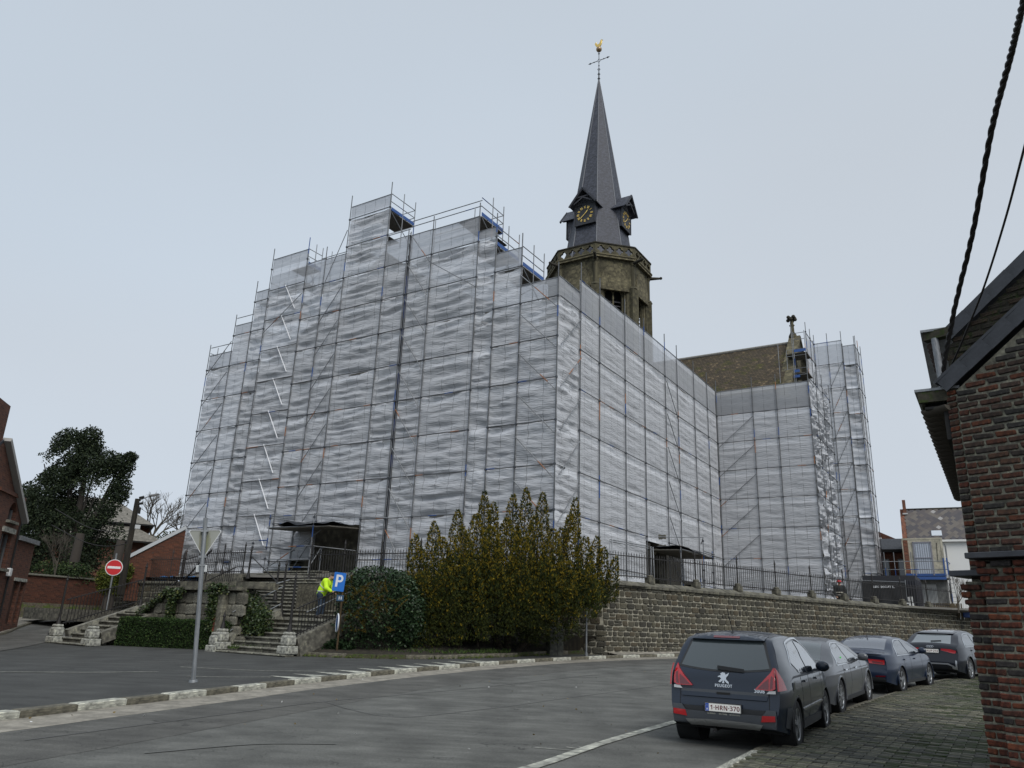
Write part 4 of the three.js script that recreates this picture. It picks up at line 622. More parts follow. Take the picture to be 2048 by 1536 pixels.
{
  seed(540);
  const right = []; right.push([7.35, 3.75, -10.75, 0.52, 0.26, 0.36]); for (let i = 0; i < 7; i++) right.push([7.0 + i * 0.03, 4.1, -10.42 + i * 0.335, 0.68 + i * 0.156, 0.3, 0.35]);
  right.push([8.2, 3.9, -8.07, 1.66, 0.5, 1.3]);
  const N = 14; for (let i = 0; i < N; i++) { const f = i / (N - 1), v = lerp(-6.95, -2.0, f); right.push([lerp(8.5, 15.5, Math.min(1, f * 1.25)), lerp(4.4, 11.4, Math.min(1, f * 1.15)), v, lerp(1.82, 3.84, f), i ? 0.6 : 0.5, 0.42]); }
  flight('stone_stairs', 'broad grey stone stair rising to the porch beside the ivy bush, with iron railings', right, (t) => {
    part('string_wall', beam(CL(7.2, -10.3, 0.82), CL(7.35, -8.0, 1.82), 0.3, 0.3), M.stepTread, t); part('string_wall', beam(CL(3.9, -10.2, 0.72), CL(3.75, -7.6, 1.78), 0.34, 0.62), M.stepStone, t); part('string_wall', beam(CL(3.9, -10.2, 0.3), CL(3.75, -7.6, 0.9), 0.3, 0.7), stoneMats[1], t);
    const L = CL(7.2, -10.55, 0.52), R = CL(3.95, -10.5, 0.52); pedestal(t, L); pedestal(t, R); pedestal(t, CL(7.35, -10.62, 0.4)); newel(t, R.clone().add(V3(0, 0.65, 0)), 1.75);
    ribs(t, CL(3.95, -10.3, 1.0), CL(3.75, -7.7, 2.02)); newel(t, CL(7.35, -7.9, 1.7), 1.9); newel(t, L.clone().add(V3(0, 0.6, 0)), 0.5);
    for (const y of [0.42, 1.05]) part('handrail', bar(CL(7.25, -10.2, 0.72 + y), CL(7.35, -7.95, 1.72 + y), 0.022), M.galv, t); 
    for (const y of [0.25, 1.0]) part('handrail', bar(CL(4.0, -9.8, 0.85 + y), CL(3.7, -7.4, 1.9 + y), 0.022), M.galv, t);
    part('handrail', bar(CL(8.4, -9.6, 2.25), CL(8.3, -6.8, 3.1), 0.022), M.galv, t); part('handrail', bar(CL(8.6, -7.0, 2.9), CL(14.3, -3.9, 4.4), 0.024), M.iron, t); newel(t, CL(14.3, -3.9, 3.35), 1.3); newel(t, CL(9.9, -6.0, 2.35), 1.4);
    part('infill_wall', box(3.4, 1.9, 3.2, -6.3, 2.0 - CY, 5.0), stoneMats[2], t);
  });
  const left = []; left.push([14.5, 11.95, -12.55, 0.5, 0.26, 0.36]); for (let i = 0; i < 7; i++) left.push([14.1, 12.2, -12.2 + i * 0.335, 0.66 + i * 0.156, 0.3, 0.35]); left.push([14.3, 12.0, -9.86, 1.68, 0.5, 0.9]);
  flight('stone_stairs', 'narrower grey stone stair at the side street corner, left of the clipped hedge', left, (t) => {
    part('string_wall', beam(CL(14.25, -12.0, 0.8), CL(14.25, -9.0, 1.86), 0.26, 0.26), M.stepTread, t); part('string_wall', beam(CL(12.05, -12.0, 0.7), CL(12.05, -9.0, 1.8), 0.26, 0.4), M.stepStone, t);
    const L = CL(14.3, -12.35, 0.42), R = CL(12.05, -12.3, 0.42); pedestal(t, L); pedestal(t, R); newel(t, L.clone().add(V3(0, 0.65, 0)), 1.65); newel(t, CL(14.25, -9.2, 1.85), 1.6); ribs(t, CL(14.3, -12.2, 1.05), CL(14.25, -9.2, 2.0));
    part('landing_paving', box(9, 0.5, 5.2, -18.5, 1.42 - CY, 6.7), M.stepStone, t);
    const up = 6; for (let i = 0; i < up; i++) { const m = part('step', box(0.42, 0.6, 1.5, -12.4 + i * 0.36, 1.7 - 0.12 + i * 0.17 - CY, 8.8), M.stepStone, t); m.name = 'step'; }
    part('handrail', bar(CL(13.3, -10.2, 1.15), CL(12.2, -9.4, 1.85), 0.022), M.galv, t);
    part('handrail', bar(CL(12.7, -10, 1.78), CL(10.9, -10, 2.85), 0.03), M.iron, t); part('handrail', bar(CL(12.0, -9.4, 2.4), CL(9.95, -9.4, 4.05), 0.035), M.iron, t);
    ribs(t, CL(14.2, -9.0, 1.75), CL(14.6, -6.0, 1.75), { h: 1.3 }); ribs(t, CL(14.6, -6.0, 1.75), CL(12.6, -6, 2.4), { h: 1.3 }); newel(t, CL(14.6, -6.0, 1.7), 1.9);
  });
}
{ // stone panel wall behind the hedge
  seed(550);
  const A = CH(12.7, -10), B = CH(7.15, -10), org = [A[0], 0.5, A[1]]; const t = thing('panel_wall', 'pale wall of big irregular stones framed by ivy, behind the clipped hedge', 'wall', org);
  const L = 5.55, dx = (B[0] - A[0]) / L, dz = (B[1] - A[1]) / L, ry = Math.atan2(-dz, dx), P = (s, y, o) => V3(dx * s - dz * o, y - 0.5, dz * s + dx * o);
  const topAt = (s) => (s < 1.75 ? lerp(1.6, 2.5, s / 1.75) : 2.5);
  const bg = gridGeo(24, 1, (a, b) => { const p = P(a * L, lerp(0.4, topAt(a * L), b), 0); return [p.x, p.y, p.z, a * L, p.y]; }); part('mortar_face', bg, std(0.13, 0.115, 0.09, 1, { map: rep(stoneT, 1) }), t);
  part('core', beam(P(1.75, 1.5, -0.32), P(L, 1.5, -0.32), 0.5, 2.0), M.stepStone, t); part('core', beam(P(0, 0.6, -0.32), P(1.8, 1.4, -0.32), 0.5, 1.9), M.stepStone, t);
  const pale = [[0.33, 0.31, 0.265], [0.27, 0.255, 0.215], [0.38, 0.36, 0.315], [0.22, 0.205, 0.175]].map((c) => std(...c, 0.95, { map: rep(stoneT, 1.3), bumpMap: rep(grainB, 1), bumpScale: 0.006 }));
  for (let y = 0.6; y < 2.45;) { const h = rr(0.26, 0.42); for (let s = 0.1; s < L - 0.2;) { const w = rr(0.34, 0.72); if (y + h * 0.7 < topAt(s + w / 2)) { const m = part('stone', pick(rubble), pick(pale), t); m.position.copy(P(s + w / 2, y + h / 2, 0.01)); m.scale.set(w - 0.02, h - 0.02, 0.12); m.rotation.set(0, ry, rr(-0.09, 0.09)); } s += w; } y += h; }
  part('pillar', bevelBox(0.42, 2.05, 0.5, 0.05, 0.02), pale[1], t).position.copy(P(4.75, 1.5, 0.02)); t.children.at(-1).rotation.y = ry; part('rust_stain_brick', bevelBox(0.16, 0.55, 0.1, 0.03, 0.02), std(0.19, 0.05, 0.028, 0.95, { map: rep(stoneT, 2) }), t).position.copy(P(4.6, 1.35, 0.27)); t.children.at(-1).rotation.y = ry;
  part('coping', beam(P(1.7, 2.58, -0.1), P(L, 2.58, -0.1), 0.66, 0.13), M.coping, t); part('coping', beam(P(-0.05, 1.66, -0.1), P(1.75, 2.58, -0.1), 0.6, 0.13), M.stepTread, t);
  part('upper_slope', beam(P(1.7, 2.72, -0.75), P(L + 0.4, 2.72, -0.75), 1.1, 0.24), M.coping, t);
}
// ---------------------------------------------------------------- signs, lamp post, small things on the street
const RZ = (g, a) => g.rotateZ(a);
{ // give-way sign seen from the back, its post out of plumb
  const x = -6.45, z = -17.34, y = G(x, z) + 0.07; const t = thing('give_way_sign', 'grey back of a triangular give-way sign on a leaning galvanised post, on the dark forecourt', 'road sign', [x, y, z], 0.3); t.rotation.z = 0.075;
  part('post', new THREE.CylinderGeometry(0.047, 0.047, 3.42, 14).translate(0, 1.71, 0), M.galv, t); part('post_foot', new THREE.CylinderGeometry(0.085, 0.095, 0.05, 12).translate(0, 0.025, 0), M.galv, t);
  const tri = (r) => { const s = new THREE.Shape(), p = [[0, -r * 1.04], [r * 0.9, r * 0.52], [-r * 0.9, r * 0.52]], c = 0.11; for (let i = 0; i < 3; i++) { const a = p[i], b = p[(i + 1) % 3], q = (f) => [lerp(a[0], b[0], f), lerp(a[1], b[1], f)]; const A = q(c), B = q(1 - c); i ? s.quadraticCurveTo(a[0], a[1], ...A) : s.moveTo(...A); s.lineTo(...B); } s.quadraticCurveTo(p[0][0], p[0][1], lerp(p[0][0], p[1][0], c), lerp(p[0][1], p[1][1], c)); return s; };
  const back = canvasTex(256, 256, (c, w, h) => { c.fillStyle = '#9a9c98'; c.fillRect(0, 0, w, h); seed(3); for (let i = 0; i < 26; i++) { c.fillStyle = `rgba(${70 + rnd() * 30},${72 + rnd() * 20},40,${0.05 + rnd() * 0.1})`; const x2 = 90 + rnd() * 70; c.fillRect(x2, 60 + rnd() * 60, 3 + rnd() * 14, 60 + rnd() * 120); } c.fillStyle = 'rgba(95,88,40,.45)'; c.beginPath(); c.ellipse(190, 60, 14, 8, 0, 0, 7); c.fill(); });
  const g = extr(tri(0.385), 0.012); const uv = g.attributes.uv, p = g.attributes.position; for (let i = 0; i < uv.count; i++) uv.setXY(i, p.getX(i) / 0.8 + 0.5, p.getY(i) / 0.8 + 0.5);
  part('sign_plate', g, std(0.85, 0.85, 0.8, 0.6, { map: back, metalness: 0.15 }), t).position.set(0.01, 2.96, -0.075);
  const rim = tri(0.4); const hol = tri(0.375); rim.holes.push(new THREE.Path(hol.getPoints(8))); part('rim', extr(rim, 0.03), std(0.56, 0.57, 0.57, 0.5), t).position.set(0.01, 2.96, -0.08);
  part('sign_face', extr(tri(0.37), 0.003), std(0.7, 0.03, 0.03, 0.5), t).position.set(0.01, 2.96, -0.085);
  part('clamp', [box(0.16, 0.045, 0.12, 0, 3.14, -0.02), box(0.16, 0.045, 0.12, 0, 2.58, -0.02)], M.galv, t); part('notice_plate', bevelBox(0.23, 0.15, 0.02, 0.008), std(0.55, 0.57, 0.57, 0.5), t).position.set(-0.01, 2.33, -0.07); part('clamp', box(0.12, 0.05, 0.1, 0, 2.4, 0), M.galv, t);
}
{ // no entry
  const t = thing('no_entry_sign', 'round red no-entry sign with white bar on a grey post at the side street', 'road sign', [-17.8, 1.68, -36.1], 0.42); t.rotation.z = -0.0;
  part('post', new THREE.CylinderGeometry(0.04, 0.04, 2.5, 10).translate(0, 1.25, 0), M.galv, t); part('disc', new THREE.CylinderGeometry(0.36, 0.36, 0.025, 36).rotateX(Math.PI / 2).translate(0, 1.86, 0.06), std(0.62, 0.61, 0.6, 0.5), t);
  part('red_field', new THREE.CylinderGeometry(0.325, 0.325, 0.012, 36).rotateX(Math.PI / 2).translate(0, 1.86, 0.075), std(0.5, 0.008, 0.012, 0.5), t); part('white_bar', bevelBox(0.54, 0.105, 0.012, 0.004), std(0.72, 0.7, 0.7, 0.5), t).position.set(0, 1.86, 0.085);
}
{ // parking sign
  const x = -5.72, z = -27.15, y = 0.5; const t = thing('parking_sign', 'blue parking sign with white P beside the stairs, its post lost in the bush', 'road sign', [x + 0.22, y, z], 0.2 + 0.18);
  part('post', new THREE.CylinderGeometry(0.035, 0.035, 2.55, 10).translate(0, 1.27, 0), std(0.12, 0.075, 0.03, 0.85, { map: rep(stoneT, 2) }), t);
  const plate = new THREE.Group(); plate.name = 'sign_plate'; plate.position.set(-0.16, 2.38, 0.05); plate.rotation.z = -0.07; t.add(plate);
  const rs = (w, h, r) => { const s = new THREE.Shape(); s.moveTo(-w + r, -h); s.lineTo(w - r, -h); s.quadraticCurveTo(w, -h, w, -h + r); s.lineTo(w, h - r); s.quadraticCurveTo(w, h, w - r, h); s.lineTo(-w + r, h); s.quadraticCurveTo(-w, h, -w, h - r); s.lineTo(-w, -h + r); s.quadraticCurveTo(-w, -h, -w + r, -h); return s; };
  part('blue_field', extr(rs(0.2, 0.31, 0.04), 0.02), std(0.008, 0.13, 0.48, 0.4), plate);
  const P = new THREE.Shape(); P.moveTo(-0.12, -0.2); P.lineTo(-0.045, -0.2); P.lineTo(-0.045, -0.045); P.lineTo(0.02, -0.045); P.bezierCurveTo(0.16, -0.045, 0.16, 0.2, 0.02, 0.2); P.lineTo(-0.12, 0.2); P.closePath(); const ph = new THREE.Path(); ph.moveTo(-0.045, 0.02); ph.lineTo(-0.045, 0.135); ph.lineTo(0.01, 0.135); ph.bezierCurveTo(0.07, 0.135, 0.07, 0.02, 0.01, 0.02); ph.closePath(); P.holes.push(ph);
  part('letter', extr(P, 0.006), std(0.62, 0.64, 0.66, 0.5), plate).position.set(0, 0.03, 0.02);
  part('small_plate', bevelBox(0.24, 0.2, 0.015, 0.004), std(0.02, 0.06, 0.12, 0.5), t).position.set(-0.07, 1.85, 0.045); for (const s of [-0.035, 0.035]) part('figure', box(0.035, 0.1, 0.006, -0.07 + s, 1.85, 0.057), std(0.5, 0.52, 0.55, 0.5), t);
  const r = part('round_plate', new THREE.CylinderGeometry(0.3, 0.3, 0.02, 32).rotateX(Math.PI / 2), std(0.01, 0.1, 0.3, 0.5), t); r.position.set(-0.08, 1.05, 0.05); r.rotation.y = -1.62; const r2 = part('plate_rim', new THREE.TorusGeometry(0.285, 0.026, 8, 32), std(0.6, 0.62, 0.65, 0.5), t); r2.position.copy(r.position); r2.rotation.y = -1.62;
}
{ // sign seen edge-on in front of the yew
  const x = 3.22, z = -31.0; const t = thing('edge_on_sign', 'slim grey post with a white sign seen edge-on, between the yew and the stone wall', 'road sign', [x, 0.68, z], 0);
  part('post', new THREE.CylinderGeometry(0.035, 0.038, 2.95, 10).translate(0, 1.47, 0), M.galv, t); const s = part('sign_plate', bevelBox(0.62, 0.62, 0.025, 0.006), std(0.7, 0.7, 0.72, 0.5), t); s.position.set(0.13, 2.63, 0.05); s.rotation.set(0, 1.36, 0); s.rotation.z = 0.2; part('band', new THREE.CylinderGeometry(0.042, 0.042, 0.16, 10).translate(0, 1.65, 0), std(0.7, 0.7, 0.7, 0.6), t); part('foot', new THREE.CylinderGeometry(0.06, 0.06, 0.12, 10).translate(0, 0.06, 0), M.galv, t);
}
{ const t = thing('cable_cabinet', 'grey street cabinet half covered by the yew, near the slim post', 'cabinet', [2.0, 0.62, -30.9], 0.5); part('body', bevelBox(0.62, 1.0, 0.34, 0.02).translate(0, 0.5, 0), std(0.13, 0.13, 0.115, 0.8, { map: rep(stoneT, 1) }), t); part('lid', bevelBox(0.68, 0.06, 0.4, 0.02).translate(0, 1.03, 0), std(0.15, 0.15, 0.135, 0.8), t); part('door_seam', box(0.012, 0.9, 0.012, 0.02, 0.5, 0.172), M.black, t); }
{ // wooden pole with street lamp
  const t = thing('lamp_pole', 'dark wooden pole with street lamp arm, cameras and a white box, behind the churchyard wall', 'street lamp', [-18.0, 2.4, -37.55], 26 * D2R); const wood = std(0.04, 0.033, 0.026, 0.95, { map: rep(stoneT, 1) });
  part('pole', new THREE.CylinderGeometry(0.11, 0.16, 4.5, 12).translate(0, 2.25, 0), wood, t); part('lamp_arm', bar(V3(0, 4.4, 0), V3(0.5, 4.68, 0.05), 0.03), M.galv, t);
  const head = new THREE.Group(); head.name = 'lamp_head'; head.position.set(0.5, 4.68, 0.05); head.rotation.z = 0.3; t.add(head); part('housing', new THREE.CapsuleGeometry(0.085, 0.3, 4, 10).rotateZ(Math.PI / 2).scale(1, 0.6, 1).translate(0.2, 0.02, 0), std(0.16, 0.16, 0.16, 0.6), head); part('lens', new THREE.CapsuleGeometry(0.06, 0.2, 4, 10).rotateZ(Math.PI / 2).scale(1, 0.5, 0.9).translate(0.2, -0.03, 0), std(0.3, 0.3, 0.3, 0.3), head);
  for (const [y, r] of [[4.58, 0.35], [4.28, 0.3]]) { const c = part('camera', [new THREE.CylinderGeometry(0.06, 0.06, 0.22, 10).rotateZ(Math.PI / 2), box(0.05, 0.12, 0.05, -0.08, -0.1, 0)], M.black, t); c.position.set(0.16, y, 0.05); c.rotation.z = r; } part('transformer', box(0.14, 0.3, 0.16, 0.16, 3.95, 0), M.black, t); part('white_box', bevelBox(0.24, 0.2, 0.16, 0.02), std(0.45, 0.46, 0.46, 0.6), t).position.set(0.22, 3.15, 0.1);
}
{ // overhead cables
  const cab = (pts, r, tw) => { const c = new THREE.CatmullRomCurve3(pts.map((p) => V3(...p))); const gs = []; for (let k = 0; k < (tw ? 3 : 1); k++) { const n = 160, q = []; const L = c.getLength(); for (let i = 0; i <= n; i++) { const p = c.getPoint(i / n); if (tw) { const a = i / n * L * tw + k * 2.1; p.x += Math.cos(a) * r * 0.95; p.y += Math.sin(a) * r * 0.8; p.z += Math.sin(a) * r * 0.5; } q.push(p); } gs.push(new THREE.TubeGeometry(new THREE.CatmullRomCurve3(q), n * 2, r, 6)); } return gs; };
  const blk = phys(0.012, 0.011, 0.011, 0.5);
  top('overhead_cable', cab([[5.15, 4.1, -8.6], [5.04, 4.56, -8.5], [4.99, 5.16, -8.08], [4.82, 5.79, -7.24], [4.34, 6.22, -5.99], [4.04, 6.33, -5.22], [3.78, 6.32, -4.66], [3.2, 6.2, -3.4], [2, 5.9, -1]], 0.016, 14), blk, 'thick twisted black cable bundle running up from the brick house eaves overhead', 'cable');
  top('overhead_cable', cab([[5.12, 4.35, -8.65], [5.09, 4.61, -8.49], [5.0, 4.87, -7.96], [4.78, 5.11, -7.15], [4.43, 5.34, -6.17], [4.01, 5.42, -5.24], [3.4, 5.4, -4], [2.4, 5.2, -2]], 0.011), blk, 'thin single black cable hanging beside the thick bundle at the brick house', 'cable');
  top('overhead_cable', cab([[-18.05, 5.35, -37.5], [-19.2, 5.32, -37.9], [-20.4, 5.5, -38.2], [-22.5, 6.4, -38.6]], 0.02), M.iron, 'grey wire sagging from the wooden pole past the dark tree, the upper one', 'cable');
  top('overhead_cable', cab([[-18.05, 4.75, -37.5], [-19.2, 4.62, -37.9], [-20.4, 4.78, -38.2], [-22.5, 5.6, -38.6]], 0.02), M.iron, 'grey wire sagging from the wooden pole past the dark tree, the lower one', 'cable');
}
// ---------------------------------------------------------------- people
function body(joints, bones, cell = 0.03) { // smooth union of tapered capsules, meshed
  const P = joints, k = 0.05; let lo = V3(9, 9, 9), hi = V3(-9, -9, -9); for (const n in P) { const [x, y, z, r] = P[n]; lo.min(V3(x - r, y - r, z - r)); hi.max(V3(x + r, y + r, z + r)); } lo.subScalar(0.08); hi.addScalar(0.08);
  const S = Math.max(hi.x - lo.x, hi.y - lo.y, hi.z - lo.z), n = Math.min(90, Math.ceil(S / cell)), c = lo.clone().add(hi).multiplyScalar(0.5); const mc = new MarchingCubes(n, new THREE.MeshBasicMaterial(), false, false, 120000); mc.isolation = 0;
  for (let z = 0; z < n; z++) for (let y = 0; y < n; y++) for (let x = 0; x < n; x++) {
    const h = n / 2, p = V3((x - h) / h * S / 2 + c.x, (y - h) / h * S / 2 + c.y, (z - h) / h * S / 2 + c.z); let d = 9;
    for (const [a, b] of bones) { const A = P[a], B = P[b], dx = B[0] - A[0], dy = B[1] - A[1], dz = B[2] - A[2], L2 = dx * dx + dy * dy + dz * dz; const t = L2 ? clamp(((p.x - A[0]) * dx + (p.y - A[1]) * dy + (p.z - A[2]) * dz) / L2, 0, 1) : 0; const q = Math.hypot(p.x - A[0] - dx * t, p.y - A[1] - dy * t, p.z - A[2] - dz * t) - lerp(A[3], B[3], t); const w = Math.max(k - Math.abs(d - q), 0) / k; d = Math.min(d, q) - w * w * k * 0.25; }
    mc.field[x + y * n + z * n * n] = -d;
  }
  mc.update(); const g = new THREE.BufferGeometry(); g.setAttribute('position', new THREE.BufferAttribute(mc.positionArray.slice(0, mc.count * 3), 3)); g.scale(S / 2, S / 2, S / 2); g.translate(c.x, c.y, c.z); const w = mergeVertices(g, 1e-4); w.computeVertexNormals(); return boxUV(w.toNonIndexed());
}
const skin = std(0.42, 0.25, 0.17, 0.6);
function hand(t, p, dir, side) { const g = []; const b = V3(...p), d = V3(...dir).normalize(), s = V3(-d.z, 0, d.x).multiplyScalar(side); g.push(bar(b, b.clone().addScaledVector(d, 0.09), 0.035, 8, 0.042)); for (let i = 0; i < 4; i++) { const a = b.clone().addScaledVector(d, 0.085).addScaledVector(s, (i - 1.5) * 0.02), m = a.clone().addScaledVector(d, [0.045, 0.055, 0.05, 0.038][i]); g.push(bar(a, m, 0.0095, 6), bar(m, m.clone().addScaledVector(d, 0.03).add(V3(0, -0.025, 0)), 0.009, 6)); } g.push(bar(b.clone().addScaledVector(s, 0.03), b.clone().addScaledVector(s, 0.07).addScaledVector(d, 0.06), 0.011, 6)); part('hand', g, skin, t); }
function head(t, p, tilt) { const h = new THREE.Group(); h.name = 'head'; h.position.set(...p); h.rotation.set(...tilt); t.add(h); part('face', [new THREE.SphereGeometry(0.105, 16, 12).scale(0.78, 1.12, 0.95), new THREE.ConeGeometry(0.018, 0.05, 6).rotateX(-0.5).translate(0, -0.01, 0.105), new THREE.SphereGeometry(0.022, 6, 5).translate(0.083, 0, 0), new THREE.SphereGeometry(0.022, 6, 5).translate(-0.083, 0, 0)], skin, h); part('eyes', [new THREE.SphereGeometry(0.011, 6, 5).translate(0.03, 0.015, 0.09), new THREE.SphereGeometry(0.011, 6, 5).translate(-0.03, 0.015, 0.09)], M.black, h); part('mouth', box(0.04, 0.008, 0.01, 0, -0.055, 0.09), std(0.25, 0.09, 0.08, 0.7), h); return h; }
{ // worker in a yellow jacket bending on the stairs, facing right
  const t = thing('person', 'person in a bright yellow jacket and dark trousers, stooping beside the parking sign', 'person', [-7.0, 1.66, -30.6], -12 * D2R); // local +x to the right of the picture
  const J = { pel: [0, 0.92, 0, 0.15], wai: [0.05, 1.06, 0, 0.15], che: [0.16, 1.3, 0, 0.165], nek: [0.27, 1.45, 0, 0.06], hdb: [0.33, 1.5, 0, 0.06], sL: [0.2, 1.38, 0.18, 0.075], eL: [0.3, 1.12, 0.26, 0.05], wL: [0.5, 1.0, 0.2, 0.035], sR: [0.2, 1.38, -0.18, 0.075], eR: [0.33, 1.13, -0.26, 0.05], wR: [0.54, 1.03, -0.18, 0.035], hL: [0, 0.88, 0.09, 0.1], kL: [0.06, 0.48, 0.1, 0.065], aL: [-0.03, 0.09, 0.1, 0.045], fL: [0.12, 0.04, 0.1, 0.04], hR: [0, 0.88, -0.09, 0.1], kR: [0.08, 0.48, -0.1, 0.065], aR: [0.03, 0.09, -0.1, 0.045], fR: [0.18, 0.04, -0.1, 0.04] };
  const bones = [['pel', 'wai'], ['wai', 'che'], ['che', 'nek'], ['nek', 'hdb'], ['sL', 'sR'], ['sL', 'eL'], ['eL', 'wL'], ['sR', 'eR'], ['eR', 'wR'], ['hL', 'hR'], ['hL', 'kL'], ['kL', 'aL'], ['aL', 'fL'], ['hR', 'kR'], ['kR', 'aR'], ['aR', 'fR']];
  part('body', body(J, bones), skin, t); const grow = (d) => Object.fromEntries(Object.entries(J).map(([k, v]) => [k, [v[0], v[1], v[2], v[3] + d]]));
  const hv = std(0.55, 0.86, 0.02, 0.75), g1 = grow(0.03), g2 = grow(0.02); g1.wL[3] = g1.wR[3] = 0.055;
  const lerpJ = (a, b, f) => a.map((v, i) => lerp(v, b[i], f)); const jj = { ...g1, wl: lerpJ(g1.eL, g1.wL, 0.85), wr: lerpJ(g1.eR, g1.wR, 0.85) };
  part('jacket', body(jj, [['pel', 'wai'], ['wai', 'che'], ['sL', 'sR'], ['sL', 'eL'], ['eL', 'wl'], ['sR', 'eR'], ['eR', 'wr']], 0.026), hv, t);
  part('reflective_band', [new THREE.TorusGeometry(0.188, 0.012, 6, 24).rotateX(Math.PI / 2).scale(1, 2.2, 1).translate(0.03, 1.0, 0), new THREE.TorusGeometry(0.19, 0.012, 6, 24).rotateX(Math.PI / 2).rotateZ(-0.35).scale(1, 2, 1).translate(0.1, 1.15, 0)], std(0.5, 0.52, 0.5, 0.3), t);
  part('trousers', body(g2, [['hL', 'hR'], ['hL', 'kL'], ['kL', 'aL'], ['hR', 'kR'], ['kR', 'aR']], 0.026), std(0.02, 0.035, 0.06, 0.85), t); part('boots', body(grow(0.03), [['aL', 'fL'], ['aR', 'fR']], 0.02), std(0.03, 0.025, 0.02, 0.7), t).userData.kind = undefined;
  head(t, [0.4, 1.56, 0], [0, Math.PI / 2, 0]).rotation.z = -0.5; part('hair', new THREE.SphereGeometry(0.112, 12, 8, 0, 7, 0, 1.5).scale(0.82, 1.05, 0.98).rotateZ(-0.4).translate(0.4, 1.585, 0), std(0.04, 0.03, 0.02, 0.9), t); hand(t, [0.53, 0.99, 0.19], [1, -0.4, 0], 1); hand(t, [0.57, 1.02, -0.17], [1, -0.4, 0], -1);
}
{ // worker with a red helmet behind the fence
  const q = at(23, 47.2); function at(a, d) { return [d * Math.sin(a * D2R), 2.95, -d * Math.cos(a * D2R)]; }
  const t = thing('person', 'person in a dark striped work jacket and red helmet, standing behind the iron fence', 'person', q, -0.4);
  const J = { pel: [0, 0.95, 0, 0.15], che: [0, 1.32, 0, 0.17], nek: [0, 1.5, 0.02, 0.06], hdb: [0, 1.58, 0.03, 0.06], sL: [0.19, 1.4, 0, 0.075], eL: [0.27, 1.12, 0.02, 0.05], wL: [0.2, 0.92, 0.17, 0.035], sR: [-0.19, 1.4, 0, 0.075], eR: [-0.27, 1.12, 0.02, 0.05], wR: [-0.2, 0.92, 0.17, 0.035], hL: [0.09, 0.9, 0, 0.1], kL: [0.1, 0.5, 0.02, 0.065], aL: [0.1, 0.09, 0, 0.045], fL: [0.12, 0.04, 0.14, 0.04], hR: [-0.09, 0.9, 0, 0.1], kR: [-0.1, 0.5, 0.02, 0.065], aR: [-0.1, 0.09, 0, 0.045], fR: [-0.12, 0.04, 0.14, 0.04] };
  const bones = [['pel', 'che'], ['che', 'nek'], ['nek', 'hdb'], ['sL', 'sR'], ['sL', 'eL'], ['eL', 'wL'], ['sR', 'eR'], ['eR', 'wR'], ['hL', 'hR'], ['hL', 'kL'], ['kL', 'aL'], ['aL', 'fL'], ['hR', 'kR'], ['kR', 'aR'], ['aR', 'fR']]; const grow = (d) => Object.fromEntries(Object.entries(J).map(([k, v]) => [k, [v[0], v[1], v[2], v[3] + d]]));
  part('body', body(J, bones), skin, t); const g = grow(0.035), dark = std(0.018, 0.02, 0.02, 0.85); part('jacket', body(g, [['pel', 'che'], ['sL', 'sR'], ['sL', 'eL'], ['eL', 'wL'], ['sR', 'eR'], ['eR', 'wR']].map((b) => b), 0.026), dark, t); part('trousers', body(grow(0.02), [['hL', 'hR'], ['hL', 'kL'], ['kL', 'aL'], ['hR', 'kR'], ['kR', 'aR']], 0.026), std(0.02, 0.022, 0.028, 0.85), t);
  part('reflective_band', [0.98, 1.12].map((y) => new THREE.TorusGeometry(0.195, 0.012, 6, 24).rotateX(Math.PI / 2).scale(1.25, 2.2, 1.05).translate(0, y, 0)), std(0.6, 0.55, 0.45, 0.3), t); part('yellow_patch', box(0.12, 0.14, 0.02, 0.14, 0.84, 0.2), std(0.6, 0.5, 0.06, 0.8), t);
  head(t, [0, 1.66, 0.03], [0, 0, 0]); part('helmet', [new THREE.SphereGeometry(0.14, 16, 10, 0, 7, 0, 1.6).scale(0.95, 1.05, 1.12).translate(0, 1.69, 0.02), new THREE.CylinderGeometry(0.145, 0.15, 0.02, 16).scale(1, 1, 1.25).translate(0, 1.69, 0.05)], std(0.5, 0.015, 0.025, 0.35), t); hand(t, [0.2, 0.9, 0.19], [-0.3, -0.4, 1], 1); hand(t, [-0.2, 0.9, 0.19], [0.3, -0.4, 1], -1);
}
// ---------------------------------------------------------------- cars: local +z forward, +x to the car's left side as seen from behind it is -x; built about the rear axle's ground point
const font = await new FontLoader().loadAsync('fonts/droid/droid_sans_bold.typeface.json');
const textGeo = (s, size, depth = 0.004) => { const g = new TextGeometry(s, { font, size, depth, curveSegments: 3 }); g.computeBoundingBox(); const b = g.boundingBox; g.translate(-(b.max.x + b.min.x) / 2, -(b.max.y + b.min.y) / 2, 0); return g; };
const glass = phys(0.022, 0.027, 0.03, 0.04, { clearcoat: 1, clearcoatRoughness: 0.02 }), glassRear = phys(0.05, 0.062, 0.066, 0.06, { clearcoat: 1, clearcoatRoughness: 0.02 });
const rubber = std(0.014, 0.014, 0.015, 0.85), blackPl = std(0.02, 0.021, 0.023, 0.6), greyPl = std(0.06, 0.066, 0.075, 0.55), alloy = std(0.34, 0.35, 0.36, 0.35, { metalness: 0.7 }), chrome = std(0.6, 0.61, 0.62, 0.15, { metalness: 0.95 }), lampRed = phys(0.42, 0.012, 0.016, 0.15, { clearcoat: 1 }), lampDark = phys(0.13, 0.006, 0.01, 0.15, { clearcoat: 1 }), lampClear = phys(0.5, 0.5, 0.5, 0.15, { clearcoat: 1 });
